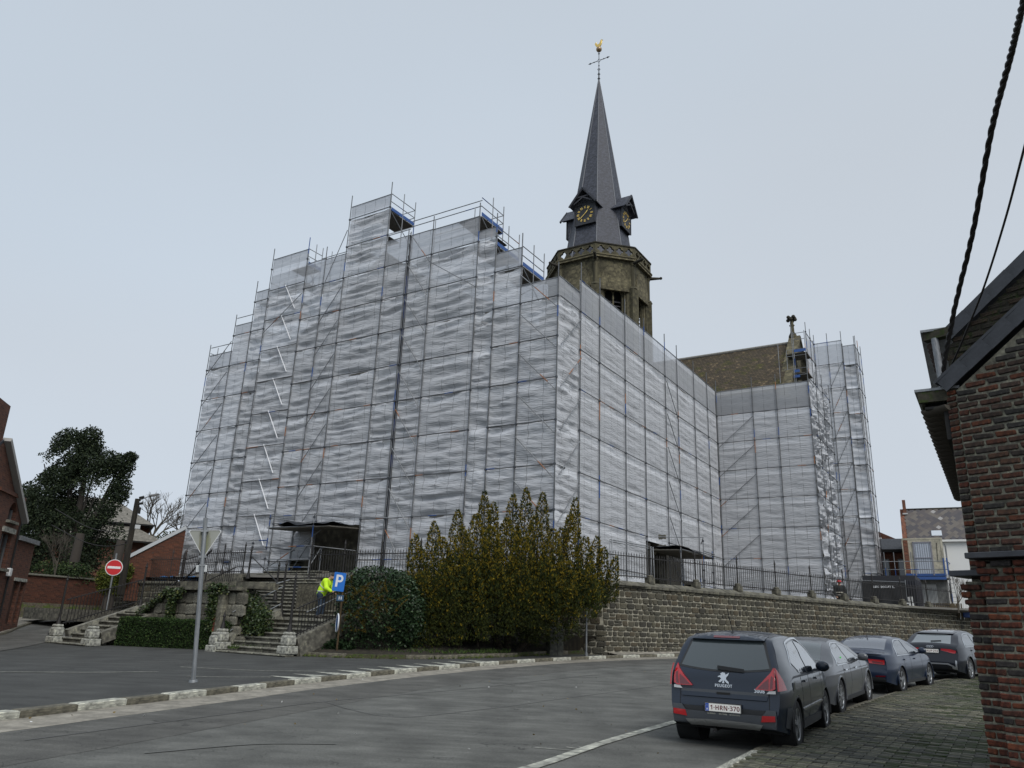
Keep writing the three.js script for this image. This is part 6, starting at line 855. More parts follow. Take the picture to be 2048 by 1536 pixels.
{ // black coupe-like crossover, farthest
  const paint = carvePaint(0.01, 0.012, 0.018);
  car({ label: 'farthest parked car, a black crossover with sloping rear window and silver bumper trim', pos: [14.62, G(14.62, -27.05) + 0.005, -27.05], turn: Math.PI - 45 * D2R, pitch: -0.026, paint, W: 1.85, L: 4.5, H: 1.56, ro: 0.9, wb: 2.68, wr: 0.355, belt: 1.03, mz: 1.85, spokes: 10,
    top: [[0.14, 0.32], [0.04, 0.4], [0, 0.55], [0.03, 0.72], [0.07, 0.9], [0.08, 1.05], [0.14, 1.12], [0.3, 1.2], [0.6, 1.38], [0.78, 1.46], [1.1, 1.52], [1.6, 1.56], [2.1, 1.54], [2.6, 1.38], [3.05, 1.14], [3.5, 1.03], [4.0, 0.92], [4.35, 0.75], [4.5, 0.52], [4.46, 0.32]],
    width: [[0, 0.9], [0.2, 0.955], [0.38, 1.0], [0.52, 0.99], [0.64, 0.96], [0.68, 0.93], [0.84, 0.79], [0.97, 0.66], [1, 0.62]],
    details(c) { const { rear, t, zBack, topP } = c; sedanSides(c, { b: 1.04, r: 1.44, z0: -0.2, z1: 2.05, zb: 0.95, handles: [0.45, 1.4], seams: [0.32, 0.95, 2.0], wb: 2.68, hm: paint, sill: greyPl });
      topP(sh([[-0.6, -0.72], [0.6, -0.72], [0.52, -0.26], [-0.52, -0.26]]), 0.004, phys(0.16, 0.18, 0.19, 0.06, { clearcoat: 1 }), 'rear_window'); rear(sh([[-0.56, 1.44], [0.56, 1.44], [0.56, 1.5], [-0.56, 1.5]]), 0.0, 0.12, paint, 'spoiler');
      const lp = [[0.32, 0.93], [0.7, 0.84], [0.76, 0.86], [0.76, 0.93], [0.6, 0.97], [0.34, 0.98]]; for (const s of [1, -1]) { rear(sh(s > 0 ? lp : mir(lp)), 0.008, 0.02, lampRed, 'tail_lamp'); const br = [[0.62, 0.38], [0.76, 0.34], [0.775, 0.62], [0.73, 0.64], [0.72, 0.44], [0.62, 0.44]]; rear(sh(s > 0 ? br : mir(br)), 0.012, 0.02, std(0.4, 0.41, 0.43, 0.35, { metalness: 0.6 }), 'bumper_trim'); }
      rear(sh([[-0.5, 0.5], [0.5, 0.5], [0.68, 0.42], [0.68, 0.46], [0.5, 0.54], [-0.5, 0.54], [-0.68, 0.46], [-0.68, 0.42]]), 0.012, 0.02, std(0.4, 0.41, 0.43, 0.35, { metalness: 0.6 }), 'bumper_trim'); plateOn(t, plateTex('1·AUP·214', '#5a1518'), 0.9, zBack(0.9) - 0.025, 0.1); for (let i = 0; i < 4; i++) rear(new THREE.TorusGeometry(0.03, 0.006, 6, 18).translate(-0.075 + i * 0.05, 1.03, 0), 0.01, 0, chrome, 'ring_badge');
      part('rear_wiper', beam(V3(0, 1.2, -0.66), V3(-0.3, 1.22, -0.6), 0.02, 0.03), blackPl, t); topP(sh([[-0.48, -0.2], [0.48, -0.2], [0.45, 1.2], [-0.45, 1.2]]), 0.003, phys(0.02, 0.022, 0.03, 0.12, { clearcoat: 1 }), 'glass_roof'); part('roof_fin', new THREE.ConeGeometry(0.035, 0.09, 6).scale(0.5, 1, 1.6), blackPl, t).position.set(0, 1.54, 0.2); } });
}
// ---------------------------------------------------------------- the brick house on the right, brick by brick where it shows
const brickCols = [[0.135, 0.05, 0.032], [0.105, 0.047, 0.034], [0.085, 0.052, 0.042], [0.07, 0.054, 0.05], [0.055, 0.05, 0.05], [0.17, 0.056, 0.03], [0.12, 0.06, 0.04], [0.075, 0.048, 0.04]].map((c) => std(...c, 0.95, { map: rep(stoneT, 3), bumpMap: rep(grainB, 3), bumpScale: 0.004 }));
const redCols = [[0.2, 0.052, 0.028], [0.155, 0.045, 0.027], [0.23, 0.066, 0.03], [0.125, 0.044, 0.03], [0.06, 0.05, 0.052], [0.18, 0.05, 0.03]].map((c) => std(...c, 0.95, { map: rep(stoneT, 3), bumpMap: rep(grainB, 3), bumpScale: 0.004 }));
const brickG = [0, 1, 2, 3, 4].map((i) => { seed(620 + i); return bevelBox(0.2, 0.055, 0.09, 0.009, 0.005); }), halfG = [0, 1, 2].map((i) => { seed(630 + i); return bevelBox(0.098, 0.058, 0.09, 0.009, 0.004); });
const mortarG = std(0.42, 0.4, 0.34, 1, { map: rep(stoneT, 2.2), bumpMap: rep(grainB, 3), bumpScale: 0.006 });
const slateB = std(0.055, 0.06, 0.072, 0.55, { map: rep(grain, 1.2) }), woodG = std(0.12, 0.11, 0.075, 0.9, { map: rep(mossT, 2) });
{
  const KX = 5.04, KZ = -8.29; // gable corner; local +x along the gable to the right, +z out of its face
  const t = thing('brick_house', 'brown brick gable house at the right edge with slate verge and boxed eaves, pale mortar', 'house', [KX, 0.0, KZ], -52 * D2R);
  seed(640);
  const verge = (x) => 4.36 + x * 0.7, CR = 0.0755;
  part('mortar_face', extr(poly([[0.003, -0.3], [3.2, -0.3], [3.2, 5.4], [1.4, 5.4], [0.003, 4.39]]), 0.25).translate(0, 0, -0.262), mortarG, t);
  const rest = []; let n = 0;
  for (let r = 0; r < 48; r++) { const y = 2.08 + r * CR; let x = (r % 2 ? 0.104 : 0) + 0.004; if (r % 2 && y < verge(0.05)) place(0.05, y, halfG); for (; x < 1.75; x += 0.222) { const c = x + 0.104; if (y + 0.03 > verge(c + 0.08) + 0.02 || y > 5.2) continue; place(c, y, brickG); } }
  function place(x, y, gs) { const g = pick(gs), m_ = brickCols[Math.floor(rnd() * brickCols.length)], j = [rr(-0.003, 0.003), rr(-0.004, 0.004), rr(-0.012, 0.012)]; if (n++ < 300 && x < 1.25) { const m = part('brick', g, m_, t); m.position.set(x + j[0], y + j[1], -0.04 + rr(-0.005, 0.004)); m.rotation.z = j[2]; } else { const c = g.clone(); c.translate(x, y, -0.04); rest.push(tint(c, ...m_.color.toArray())); } }
  if (rest.length) part('brick_field', merge(rest), std(1, 1, 1, 0.95, { vertexColors: true, map: rep(stoneT, 3) }), t, 'stuff');
  // corner strip: one header wide, turned a little to the street
  const cs = new THREE.Group(); cs.name = 'corner_strip'; cs.rotation.y = -0.2; t.add(cs); part('mortar_face', box(0.14, 4.6, 0.12, -0.065, 2.05, -0.085), mortarG, cs); for (let r = 0; r < 34; r++) { const m = part('brick', pick(halfG), pick(r % 3 ? brickCols : redCols), cs); m.position.set(-0.075 + rr(-0.004, 0.004), 2.05 + r * 0.0705, -0.05 + rr(-0.004, 0.003)); m.scale.set(1.12, 0.95, 1); m.rotation.z = rr(-0.03, 0.03); }
  part('side_wall', box(0.25, 4.5, 6, 0.14, 2.1, -3.3), mortarG, t);
  // verge slates
  for (let i = 0; i < 7; i++) { const a = V3(-0.13 + i * 0.26, 4.46 + i * 0.26 * 0.71, 0.035), b = V3(-0.13 + (i + 1) * 0.26 + 0.012, 4.46 + (i + 1) * 0.26 * 0.71 + 0.009, 0.035 + 0.008); part('verge_slate', beam(a, b, 0.02, 0.185), slateB, t); }
  part('roof_edge', beam(V3(-0.2, 4.51, -0.1), V3(1.9, 6.0, -0.1), 0.3, 0.03), slateB, t); part('roof', beam(V3(-0.25, 4.42, -3.2), V3(2.2, 6.16, -3.2), 6.2, 0.06), slateB, t);
  // boxed eave along the street with its scalloped tile edge
  const E = V3(-0.42, 0, 0); const dirX = -Math.sin(20 * D2R), dirZ = -Math.cos(20 * D2R); // street direction in this frame (az 32)
  const eave = new THREE.Group(); eave.name = 'eave'; t.add(eave); const L = 7;
  const A = (f, x, y) => V3(x + dirX * f * 0 + f * Math.sin((32.2 - 52 - 0) * D2R) * 1, y, -f * Math.cos((32.2 - 52) * D2R));
  part('fascia', beam(A(0, -0.2, 4.37), A(0.06, -0.2, 4.37), 0.40, 0.13), woodG, eave); part('fascia_board', beam(A(0.05, -0.37, 4.36), A(L, -0.37, 4.36), 0.03, 0.15), woodG, eave); part('gutter', beam(A(-0.01, -0.2, 4.45), A(L, -0.2, 4.45), 0.46, 0.03), M.galv, eave); part('soffit', beam(A(0.04, -0.17, 4.24), A(L, -0.17, 4.24), 0.34, 0.03), M.black, eave); part('soffit_back', beam(A(0.04, -0.13, 4.05), A(L, -0.05, 4.05), 0.05, 0.4), M.black, eave);
  for (let i = 0; i < 26; i++) { const g = new THREE.CylinderGeometry(0.06, 0.06, 0.34, 10, 1, false, 0, Math.PI); g.rotateZ(Math.PI / 2); g.rotateX(Math.PI); const m = part('eave_tile', g, std(0.07, 0.06, 0.048, 0.9), eave); m.position.copy(A(0.12 + i * 0.26, -0.2, 4.24)); m.rotation.y = -20 * D2R; m.scale.set(1, 1.1, 1.8); }
  part('wire_bracket', [bar(V3(-0.1, 4.6, 0.02), V3(0.0, 4.75, -0.2), 0.012)], M.iron, t);
}
{ // weathered taller house right behind it
  const t = thing('weathered_house', 'mossy weathered brick gable rising behind the brick house, with slate verge and grey downpipe', 'house', [5.41, 3.9, -9.0], -52 * D2R); seed(660);
  const old = [[0.075, 0.055, 0.04], [0.095, 0.06, 0.04], [0.06, 0.052, 0.038], [0.11, 0.075, 0.05], [0.085, 0.078, 0.05]].map((c) => std(...c, 1, { map: rep(mossT, 3), bumpMap: rep(grainB, 4), bumpScale: 0.01 })); const V = (x) => 1.38 + (x - 0.15) * 0.71;
  part('mortar_face', extr(poly([[0, -3.5], [3, -3.5], [3, 3.2], [2.6, 3.1], [0.02, 1.27]]), 0.25).translate(0, 0, -0.26), std(0.085, 0.075, 0.055, 1, { map: rep(mossT, 2), bumpMap: rep(grainB, 2.5), bumpScale: 0.015 }), t);
  for (let r = 0; r < 34; r++) { const y = 0.1 + r * 0.074; for (let x = r % 2 ? 0.1 : 0; x < 1.5; x += 0.222) { if (y + 0.03 > V(x + 0.18)) continue; const m = part('brick', pick(brickG), pick(old), t); m.position.set(x + 0.104, y, -0.045 + rr(-0.006, 0.006)); m.rotation.z = rr(-0.02, 0.02); } }
  for (let i = 0; i < 6; i++) { const a = V3(0.06 + i * 0.26, 1.43 + i * 0.26 * 0.71, 0.03), b = V3(0.06 + (i + 1) * 0.26 + 0.012, 1.43 + (i + 1) * 0.26 * 0.71 + 0.009, 0.038); part('verge_slate', beam(a, b, 0.02, 0.17), slateB, t); }
  part('roof', beam(V3(-0.05, 1.5, -2.2), V3(2.2, 3.1, -2.2), 4.2, 0.05), slateB, t); part('gutter_box', beam(V3(-0.22, 1.47, 0.0), V3(0.13, 1.47, 0.0), 0.12, 0.11), woodG, t); part('gutter', beam(V3(-0.05, 1.53, 0.05), V3(-2.0, 1.53, -5), 0.36, 0.03), M.galv, t); part('downpipe', [bar(V3(-0.09, 1.42, 0.03), V3(-0.06, 0.3, 0.03), 0.042, 10)], std(0.3, 0.32, 0.35, 0.5, { map: rep(grain, 2) }), t);
  for (let i = 0; i < 6; i++) { const m = part('eave_tile', new THREE.CylinderGeometry(0.045, 0.045, 0.2, 10).rotateX(Math.PI / 2), std(0.05, 0.035, 0.03, 0.9), t); m.position.set(-0.17 - i * 0.05, 1.35 - i * 0.015, -0.12 - i * 0.15); }
  part('wire_loop', [new THREE.TorusGeometry(0.07, 0.004, 5, 20).scale(0.6, 1.5, 1).translate(-0.16, 0.75, 0.05), new THREE.TorusGeometry(0.05, 0.004, 5, 20).scale(0.5, 1.6, 1).translate(-0.12, 0.73, 0.05)], M.iron, t);
}
{ // two brick pillars against the house corner
  const pillar = (name, label, x0, w, z0, d, H, mats, sd) => {
    seed(sd); const t = thing(name, label, 'brick pillar', [5.04, 0, -8.29], -52 * D2R); part('core', box(w - 0.02, H, d - 0.02, x0 + w / 2, H / 2 - 0.05, z0 - d / 2), mortarG, t);
    const rows = Math.floor(H / 0.0755); for (let r = 0; r < rows; r++) { const y = r * 0.0755 + 0.03, out = r >= rows - 2 ? 0.04 : r >= rows - 3 ? 0.02 : 0; let x = 0; const seq = r % 2 ? [0.21, 0.1, 0.21, 0.21] : [0.1, 0.21, 0.21, 0.21]; for (const L of seq) { if (x + 0.06 > w) break; const l = Math.min(L, w - x), m = part('brick', L > 0.15 ? pick(brickG) : pick(halfG), pick(mats), t); m.position.set(x0 + x + l / 2 - out * (x < 0.01), y, z0 - 0.042 + out + rr(-0.004, 0.004)); m.scale.x = (l - 0.012) / (L > 0.15 ? 0.205 : 0.098); m.rotation.z = rr(-0.012, 0.012); x += l; }
      for (let z = 0; z + 0.05 < d; z += 0.11) { const m = part('brick', pick(halfG), pick(mats), t); m.rotation.y = Math.PI / 2; m.position.set(x0 + 0.043 - out, y, z0 - z - 0.06 - (r % 2) * 0.05); } }
    part('cap_slab', bevelBox(w + 0.16, 0.06, d + 0.16, 0.006), slateB, t).position.set(x0 + w / 2 - 0.02, H + 0.03, z0 - d / 2 + 0.03); return t; };
  pillar('brick_pillar', 'wider red brick pillar with slate cap at the right edge, in front of the house gable', 0.05, 0.64, 0.14, 0.3, 2.50, redCols, 671);
  pillar('brick_pillar', 'narrow red brick pillar with slate cap on the house corner beside the footway', -0.165, 0.24, 0.05, 0.3, 2.33, redCols, 672);
}
// ---------------------------------------------------------------- houses and walls on the left
{
  const t = thing('gable_house', 'red brick house with a small arched window at the left edge of the view', 'house', [-20.32, 0.9, -32.7], 106 * D2R); seed(680); const y = (v) => v - 0.9;
  const s = poly([[-9, y(0)], [-0.1, y(0)], [-0.1, y(5.1)], [-1.95, y(6.4)], [-4.15, y(7.6)], [-6.4, y(6.4)], [-9, y(5)]]); const hole = (x0, x1, y0, y1, arch) => { const h = new THREE.Path(); h.moveTo(x0, y(y0)); h.lineTo(x1, y(y0)); h.lineTo(x1, y(y1)); if (arch) h.quadraticCurveTo((x0 + x1) / 2, y(y1 + arch * 2), x0, y(y1)); else h.lineTo(x0, y(y1)); h.closePath(); s.holes.push(h); };
  hole(-1.9, -0.95, 4.95, 5.35, 0.35); hole(-2.1, -0.85, 3.1, 4.45); hole(-4.2, -2.9, 3.1, 4.45);
  part('wall', extr(s, 0.3).translate(0, 0, -0.3), M.brickFar, t); part('wall', box(0.3, 5, 6, -0.26, 1.6, -3.3), M.brickFar, t);
  const win = (x0, x1, y0, y1) => { const w = new THREE.Group(); w.name = 'window'; t.add(w); part('pane', box(x1 - x0, y1 - y0, 0.03, (x0 + x1) / 2, y((y0 + y1) / 2), -0.2), glass, w); part('frame', [box(0.06, y1 - y0, 0.06, x0 + 0.03, y((y0 + y1) / 2), -0.17), box(0.06, y1 - y0, 0.06, x1 - 0.03, y((y0 + y1) / 2), -0.17), box(0.05, y1 - y0, 0.05, (x0 + x1) / 2, y((y0 + y1) / 2), -0.17)], std(0.12, 0.12, 0.12, 0.6), w); part('sill', box(x1 - x0 + 0.2, 0.1, 0.2, (x0 + x1) / 2, y(y0) - 0.05, 0.05), M.stepTread, w); };
  win(-1.9, -0.95, 4.95, 5.7); win(-2.1, -0.85, 3.1, 4.45); win(-4.2, -2.9, 3.1, 4.45); part('lintel', box(1.5, 0.2, 0.1, -1.45, y(4.58), 0.03), M.whiteStone, t);
  part('string_course', box(3.2, 0.14, 0.1, -2.0, y(5.95), 0.04), M.brickFar, t); part('verge', beam(V3(-4.2, y(7.72), 0.08), V3(0.05, y(5.08), 0.08), 0.3, 0.16), std(0.34, 0.33, 0.31, 0.8), t); part('roof', beam(V3(-4.2, y(7.66), -3), V3(0.15, y(4.95), -3), 6, 0.1), slateB, t); part('roof', beam(V3(-4.2, y(7.66), -3), V3(-9, y(4.7), -3), 6, 0.1), slateB, t);
  part('chimney', box(1.3, 2.2, 0.8, -4.9, y(7.9), -0.45), M.brickFar, t); part('meter_box', bevelBox(0.3, 0.32, 0.14, 0.02), M.white, t).position.set(-0.45, y(3.0), 0.08); part('downpipe', bar(V3(-0.35, y(1), 0.06), V3(-0.3, y(4.9), 0.06), 0.04), M.black, t);
  const a = thing('house_annex', 'flat roofed brick annex with two narrow doors beside the arched-window house', 'annex', [-20.32, 0.9, -32.7], 106 * D2R); const as = poly([[-0.1, y(0.2)], [2.5, y(0.2)], [2.5, y(4.35)], [-0.1, y(4.35)]]); for (const [x0, x1] of [[0.72, 1.55], [1.72, 2.3]]) { const h = new THREE.Path(); h.moveTo(x0, y(0.98)); h.lineTo(x1, y(0.98)); h.lineTo(x1, y(2.7)); h.lineTo(x0, y(2.7)); h.closePath(); as.holes.push(h); part('door', bevelBox(x1 - x0 - 0.02, 1.7, 0.05, 0.01), std(0.055, 0.03, 0.022, 0.7), a).position.set((x0 + x1) / 2, y(1.84), -0.16); part('lintel', box(x1 - x0 + 0.16, 0.13, 0.06, (x0 + x1) / 2, y(2.78), 0.015), M.whiteStone, a); }
  part('wall', extr(as, 0.25).translate(0, 0, -0.25), M.brickFar, a); part('wall', box(0.25, 4, 3, 2.38, y(2.35), -1.76), M.brickFar, a); part('roof_edge', box(2.8, 0.18, 3.2, 1.25, y(4.42), -1.45), M.galv, a);
}
{
  const t = thing('garden_wall', 'long red brick garden wall with a pale tile coping along the side street', 'wall', [-23.67, 1.0, -39.44], 66 * D2R); seed(690);
  const g = gridGeo(10, 2, (a, b) => { const x = lerp(-3, 5.5, a); return [x, lerp(-0.4, 2.2, b), 0, x, lerp(-0.4, 2.2, b)]; }); part('wall', [box(8.5, 2.65, 0.3, 1.25, 0.88, -0.15)], std(0.42, 0.33, 0.28, 0.95, { map: rep(brickRed, 1.136, 1.667) }), t); part('damp_band', box(8.5, 0.9, 0.02, 1.25, 0.45, 0.008), std(0.3, 0.26, 0.2, 0.95, { map: rep(mossT, 0.7) }), t);
  for (let i = 0; i < 40; i++) { const m = part('coping_tile', bevelBox(0.2, 0.05, 0.46, 0.01), M.coping, t); m.position.set(-2.85 + i * 0.212, 2.26, -0.13); m.rotation.set(0.16, 0, rr(-0.03, 0.03)); }
}
{
  const t = thing('brick_shed', 'brown brick lean-to gable with a white sloping verge, left of the scaffold', 'shed', [-18.71, 3.2, -42.02], 24 * D2R); const y = (v) => v - 3.2;
  part('wall', extr(poly([[-1.1, -1], [1.35, -1], [1.35, y(6.0)], [-1.1, y(4.35)]]), 0.3).translate(0, 0, -0.3), std(0.52, 0.42, 0.35, 0.95, { map: rep(brickRed, 1.136, 1.667) }), t); part('verge', beam(V3(-1.2, y(4.42), 0.03), V3(1.35, y(6.16), 0.03), 0.12, 0.17), std(0.42, 0.44, 0.45, 0.6), t); part('roof', beam(V3(-1.2, y(4.5), -2), V3(1.35, y(6.24), -2), 4, 0.08), slateB, t);
}
for (const [u, w, c, lab] of [[21.7, 1.6, [0.02, 0.14, 0.36], 'bright blue sheet folded on the coping below the brick lean-to, the larger one'], [19.6, 0.9, [0.03, 0.12, 0.28], 'blue sheet folded on the coping next to the scaffold foot, the smaller one']]) { seed(Math.round(u * 10)); const q = CH(u, -3.2); const g = gridGeo(16, 8, (a, b) => [(a - 0.5) * w, 0.3 * Math.sin(b * Math.PI) * (0.7 + 0.5 * fbm(a * 5 + u, b * 3, 99, 2, 3)), (b - 0.5) * 0.5, a, b]); const m = top('blue_sheet', g, std(...c, 0.6), lab, 'sheet'); m.position.set(q[0], 3.22, q[1]); m.rotation.y = -PHI; }
{ // house behind the big tree
  const t = thing('hipped_house', 'brick house with a grey hipped roof and two small roof windows behind the wooden pole', 'house', [-30.87, 3.5, -60.59], 27 * D2R); const y = (v) => v - 3.5; const tile = std(0.25, 0.235, 0.205, 0.9, { map: rep(grain, 0.8) });
  part('wall', box(7, 6, 5, -1.2, y(5.6), -3), M.brickFar, t); part('wall', box(1.5, 4, 4, 2.2, y(6.2), -4), M.brickFar2, t);
  const hip = (x0, x1, yb, yt, z0, z1, rx0, rx1) => { const zc = (z0 + z1) / 2, P = [[x0, yb, z0], [x1, yb, z0], [x1, yb, z1], [x0, yb, z1], [rx0, yt, zc], [rx1, yt, zc]].map((v) => V3(...v)); const g = new THREE.BufferGeometry().setFromPoints([0, 1, 5, 0, 5, 4, 1, 2, 5, 2, 3, 4, 2, 4, 5, 3, 0, 4].map((i) => P[i])); g.computeVertexNormals(); return boxUV(g); };
  part('roof', hip(-5.5, 3.2, y(8.2), y(10.4), -7, 0.6, -3, 0.1), tile, t); part('lower_roof', hip(-4, 4.2, y(6.75), y(8.1), -1.5, 2.2, -3, 1.6), tile, t); part('lower_wall', box(6.6, 5, 2.4, -0.7, y(4.3), 0.4), M.brickFar, t); part('chimney', box(0.35, 1.6, 0.35, 2.35, y(7.6), -1), M.brickFar2, t); part('gutter', box(8.7, 0.12, 0.12, -1.1, y(8.18), 0.65), M.black, t); part('gutter', box(8.2, 0.12, 0.12, 0.1, y(6.74), 2.25), M.black, t);
  for (const [x, z, yy] of [[2.25, 1.55, 7.12], [2.75, 1.35, 7.22]]) { const w = part('roof_window', bevelBox(0.22, 0.03, 0.5, 0.01), std(0.6, 0.63, 0.66, 0.1), t); w.position.set(x, y(yy), z); w.rotation.x = 0.6; } part('downpipe', bar(V3(1.2, y(3.8), 1.66), V3(1.2, y(6.7), 1.9), 0.06), M.black, t);
}
// ---------------------------------------------------------------- site huts and houses beyond the church, right
{
  const u0 = -16.6, q = uvAt(1); function uvAt() { const a = 29.3 * D2R, d = 62; return [d * Math.sin(a), -d * Math.cos(a)]; }
  const hut = (name, label, y0, mat, o) => { const t = thing(name, label, 'site cabin', [q[0], y0, q[1]], -PHI); const w = 2.42, h = 2.45, l = 6.0; part('wall', [box(w, h, 0.06, -w / 2, h / 2, 0), box(0.06, h, l, 0, h / 2, -l / 2), box(0.06, h, l, -w, h / 2, -l / 2)], mat, t); part('roof', box(w + 0.1, 0.1, l + 0.1, -w / 2, h + 0.05, -l / 2), o.roof ?? mat, t); part('corner_post', [box(0.12, h, 0.12, 0, h / 2, 0.0), box(0.12, h, 0.12, -w, h / 2, 0.0)], mat, t); part('base_beam', [box(w + 0.02, 0.16, 0.1, -w / 2, 0.02, 0.03), box(0.08, 0.16, l, 0.03, 0.02, -l / 2)], o.base, t); o.more(t, w, h, l); return t; };
  const cream = std(0.62, 0.58, 0.46, 0.6, { map: rep(grain, 0.4) });
  hut('site_cabin', 'cream site cabin with a barred door, stacked on a blue beam above the grey one', 6.1, cream, { base: M.blueSteel, more(t, w, h, l) {
    const d = new THREE.Group(); d.name = 'door'; d.position.set(-1.22, 1.12, 0.04); t.add(d); part('door_leaf', bevelBox(1.0, 2.15, 0.05, 0.01), std(0.52, 0.56, 0.62, 0.5), d); for (let i = 0; i < 7; i++) part('door_bar', box(0.03, 2.1, 0.03, -0.42 + i * 0.14, 0, 0.04), std(0.2, 0.22, 0.26, 0.5), d); part('door_frame', [box(0.09, 2.3, 0.09, -0.55, 0, 0.02), box(0.09, 2.3, 0.09, 0.55, 0, 0.02), box(1.2, 0.09, 0.09, 0, 1.12, 0.02), box(1.1, 0.06, 0.06, 0, 0.05, 0.05)], std(0.22, 0.22, 0.25, 0.6), d);
    part('lettering', textGeo('MONUMENT', 0.36, 0.01).rotateY(Math.PI / 2).translate(0.045, 1.25, -2.8), std(0.2, 0.19, 0.17, 0.6), t); part('white_panel', box(0.08, h, 1.0, 0.01, h / 2, -l + 0.5), M.white, t); part('cable', bar(V3(-0.35, 0.9, 0.05), V3(-0.3, 2.2, 0.05), 0.015), M.black, t); } });
  hut('site_cabin', 'grey lower site cabin under the blue beam, partly behind the iron fence', 3.45, std(0.36, 0.37, 0.36, 0.6, { map: rep(grain, 0.4) }), { base: M.galv, more(t, w, h, l) { part('door', bevelBox(0.9, 2.0, 0.05, 0.01), std(0.5, 0.51, 0.5, 0.6), t).position.set(-1.1, 1.02, 0.05); part('awning', box(w, 0.08, 0.9, -w / 2, h - 0.02, 0.45), M.galv, t); } });
  const st = thing('access_scaffold', 'tube landing with guard rails and ladder in front of the cream site cabin', 'scaffold', [q[0], 3.2, q[1]], -PHI); seed(701); for (const [x, z] of [[0.25, 1.1], [-3.6, 1.1], [-3.0, 0.9], [-1.9, 1.1], [0.25, 0.2], [0.4, -1]]) part('post', tube(V3(x, 0, z), V3(x, x > 0 ? 4.9 : 4.4, z), 0.03), M.galvTube, st); for (const y of [3.2, 3.75]) { part('guard_rail', tube(V3(-3.8, y, 1.1), V3(0.25, y, 1.1), 0.028), M.galvTube, st); part('guard_rail', tube(V3(0.25, y, 1.1), V3(0.35, y - 0.05, -1), 0.028), M.galvTube, st); } part('platform', box(4, 0.08, 1.1, -1.7, 2.6, 0.6), M.plank, st); part('blue_beam', box(2.6, 0.2, 0.08, -1.2, 2.62, 1.16), M.blueSteel, st); part('blue_post', [box(0.08, 1.1, 0.08, 0.25, 3.4, 1.1), box(0.08, 1.1, 0.08, 0.05, 3.4, 1.1)], M.blueSteel, st);
  for (const x of [0.3, 0.65]) part('ladder_stile', bar(V3(x, 0, 0.9), V3(x - 0.25, 3, 0.6), 0.025), M.galv, st); for (let i = 0; i < 9; i++) part('ladder_rung', bar(V3(0.3 - 0.028 * i, 0.3 * i + 0.2, 0.88 - i * 0.03), V3(0.65 - 0.028 * i, 0.3 * i + 0.2, 0.88 - i * 0.03), 0.015), M.galv, st);
}
{ // black site container with its banner fence
  const a = 26.9 * D2R, d = 54, q = [d * Math.sin(a), 3.0, -d * Math.cos(a)]; const t = thing('dark_container', 'black site container with a black banner fence in front, lettered in white', 'container', q, -PHI); t.scale.setScalar(1.2); seed(710);
  part('container_body', [box(2.5, 2.3, 2.6, -0.75, 0.95, -1.6)], std(0.02, 0.021, 0.026, 0.7), t); for (let i = 0; i < 9; i++) part('corrugation', box(0.06, 2.1, 0.05, 0.53 - 0.0, 0.85, -0.4 - i * 0.28), std(0.035, 0.036, 0.045, 0.6), t); for (let i = 0; i < 4; i++) part('corrugation', box(0.05, 2.0, 0.06, 0.12 + i * 0.12, 0.85, -0.28), std(0.035, 0.036, 0.045, 0.6), t);
  const g = gridGeo(24, 12, (s, b) => [lerp(-2.0, 0.05, s), lerp(0.1, 1.78 - 0.06 * s, b), 0.15 + 0.03 * Math.sin(s * 17) * Math.sin(b * 4), s * 2, b * 1.8]); part('banner', g, std(0.016, 0.018, 0.021, 0.75, { side: THREE.DoubleSide, map: rep(grain, 1) }), t); for (const x of [-2.02, 0.06]) part('fence_post', tube(V3(x, -0.2, 0.12), V3(x, 1.85, 0.12), 0.025), M.galvTube, t); part('fence_rail', tube(V3(-2, 1.82, 0.12), V3(0.06, 1.74, 0.12), 0.02), M.galvTube, t);
  part('lettering', textGeo('LERI BOISAT S.', 0.105, 0.006).translate(-0.95, 1.5, 0.2), std(0.75, 0.76, 0.78, 0.6), t); part('white_bottle_crate', [box(0.08, 0.5, 0.06, 0.22, 0.75, 0.2).rotateZ(0.08), box(0.08, 0.5, 0.06, 0.36, 0.75, 0.2).rotateZ(0.08), box(0.3, 0.06, 0.06, 0.0, 0.7, 0.2)], M.white, t);
}
{ const a = 28.3 * D2R, d = 56, q = [d * Math.sin(a), 3.05, -d * Math.cos(a)]; const t = thing('pallet_stack', 'weathered timber boards and a blue tank behind the fence, right of the black container', 'timber stack', q, -PHI); seed(720); for (let i = 0; i < 16; i++) part('board', box(0.1, 0.85, 0.04, -0.2 + i * 0.12, 0.5, 0.1), std(0.11, 0.085, 0.05, 0.95), t); part('blue_tank', bevelBox(0.7, 0.5, 0.5, 0.05), std(0.02, 0.05, 0.16, 0.6), t).position.set(2.0, 0.35, 0.2); for (const x of [1.5, 1.7]) part('white_pole', bar(V3(x, 0, 0.2), V3(x + 0.1, 1.4, 0.2), 0.025), M.white, t); }
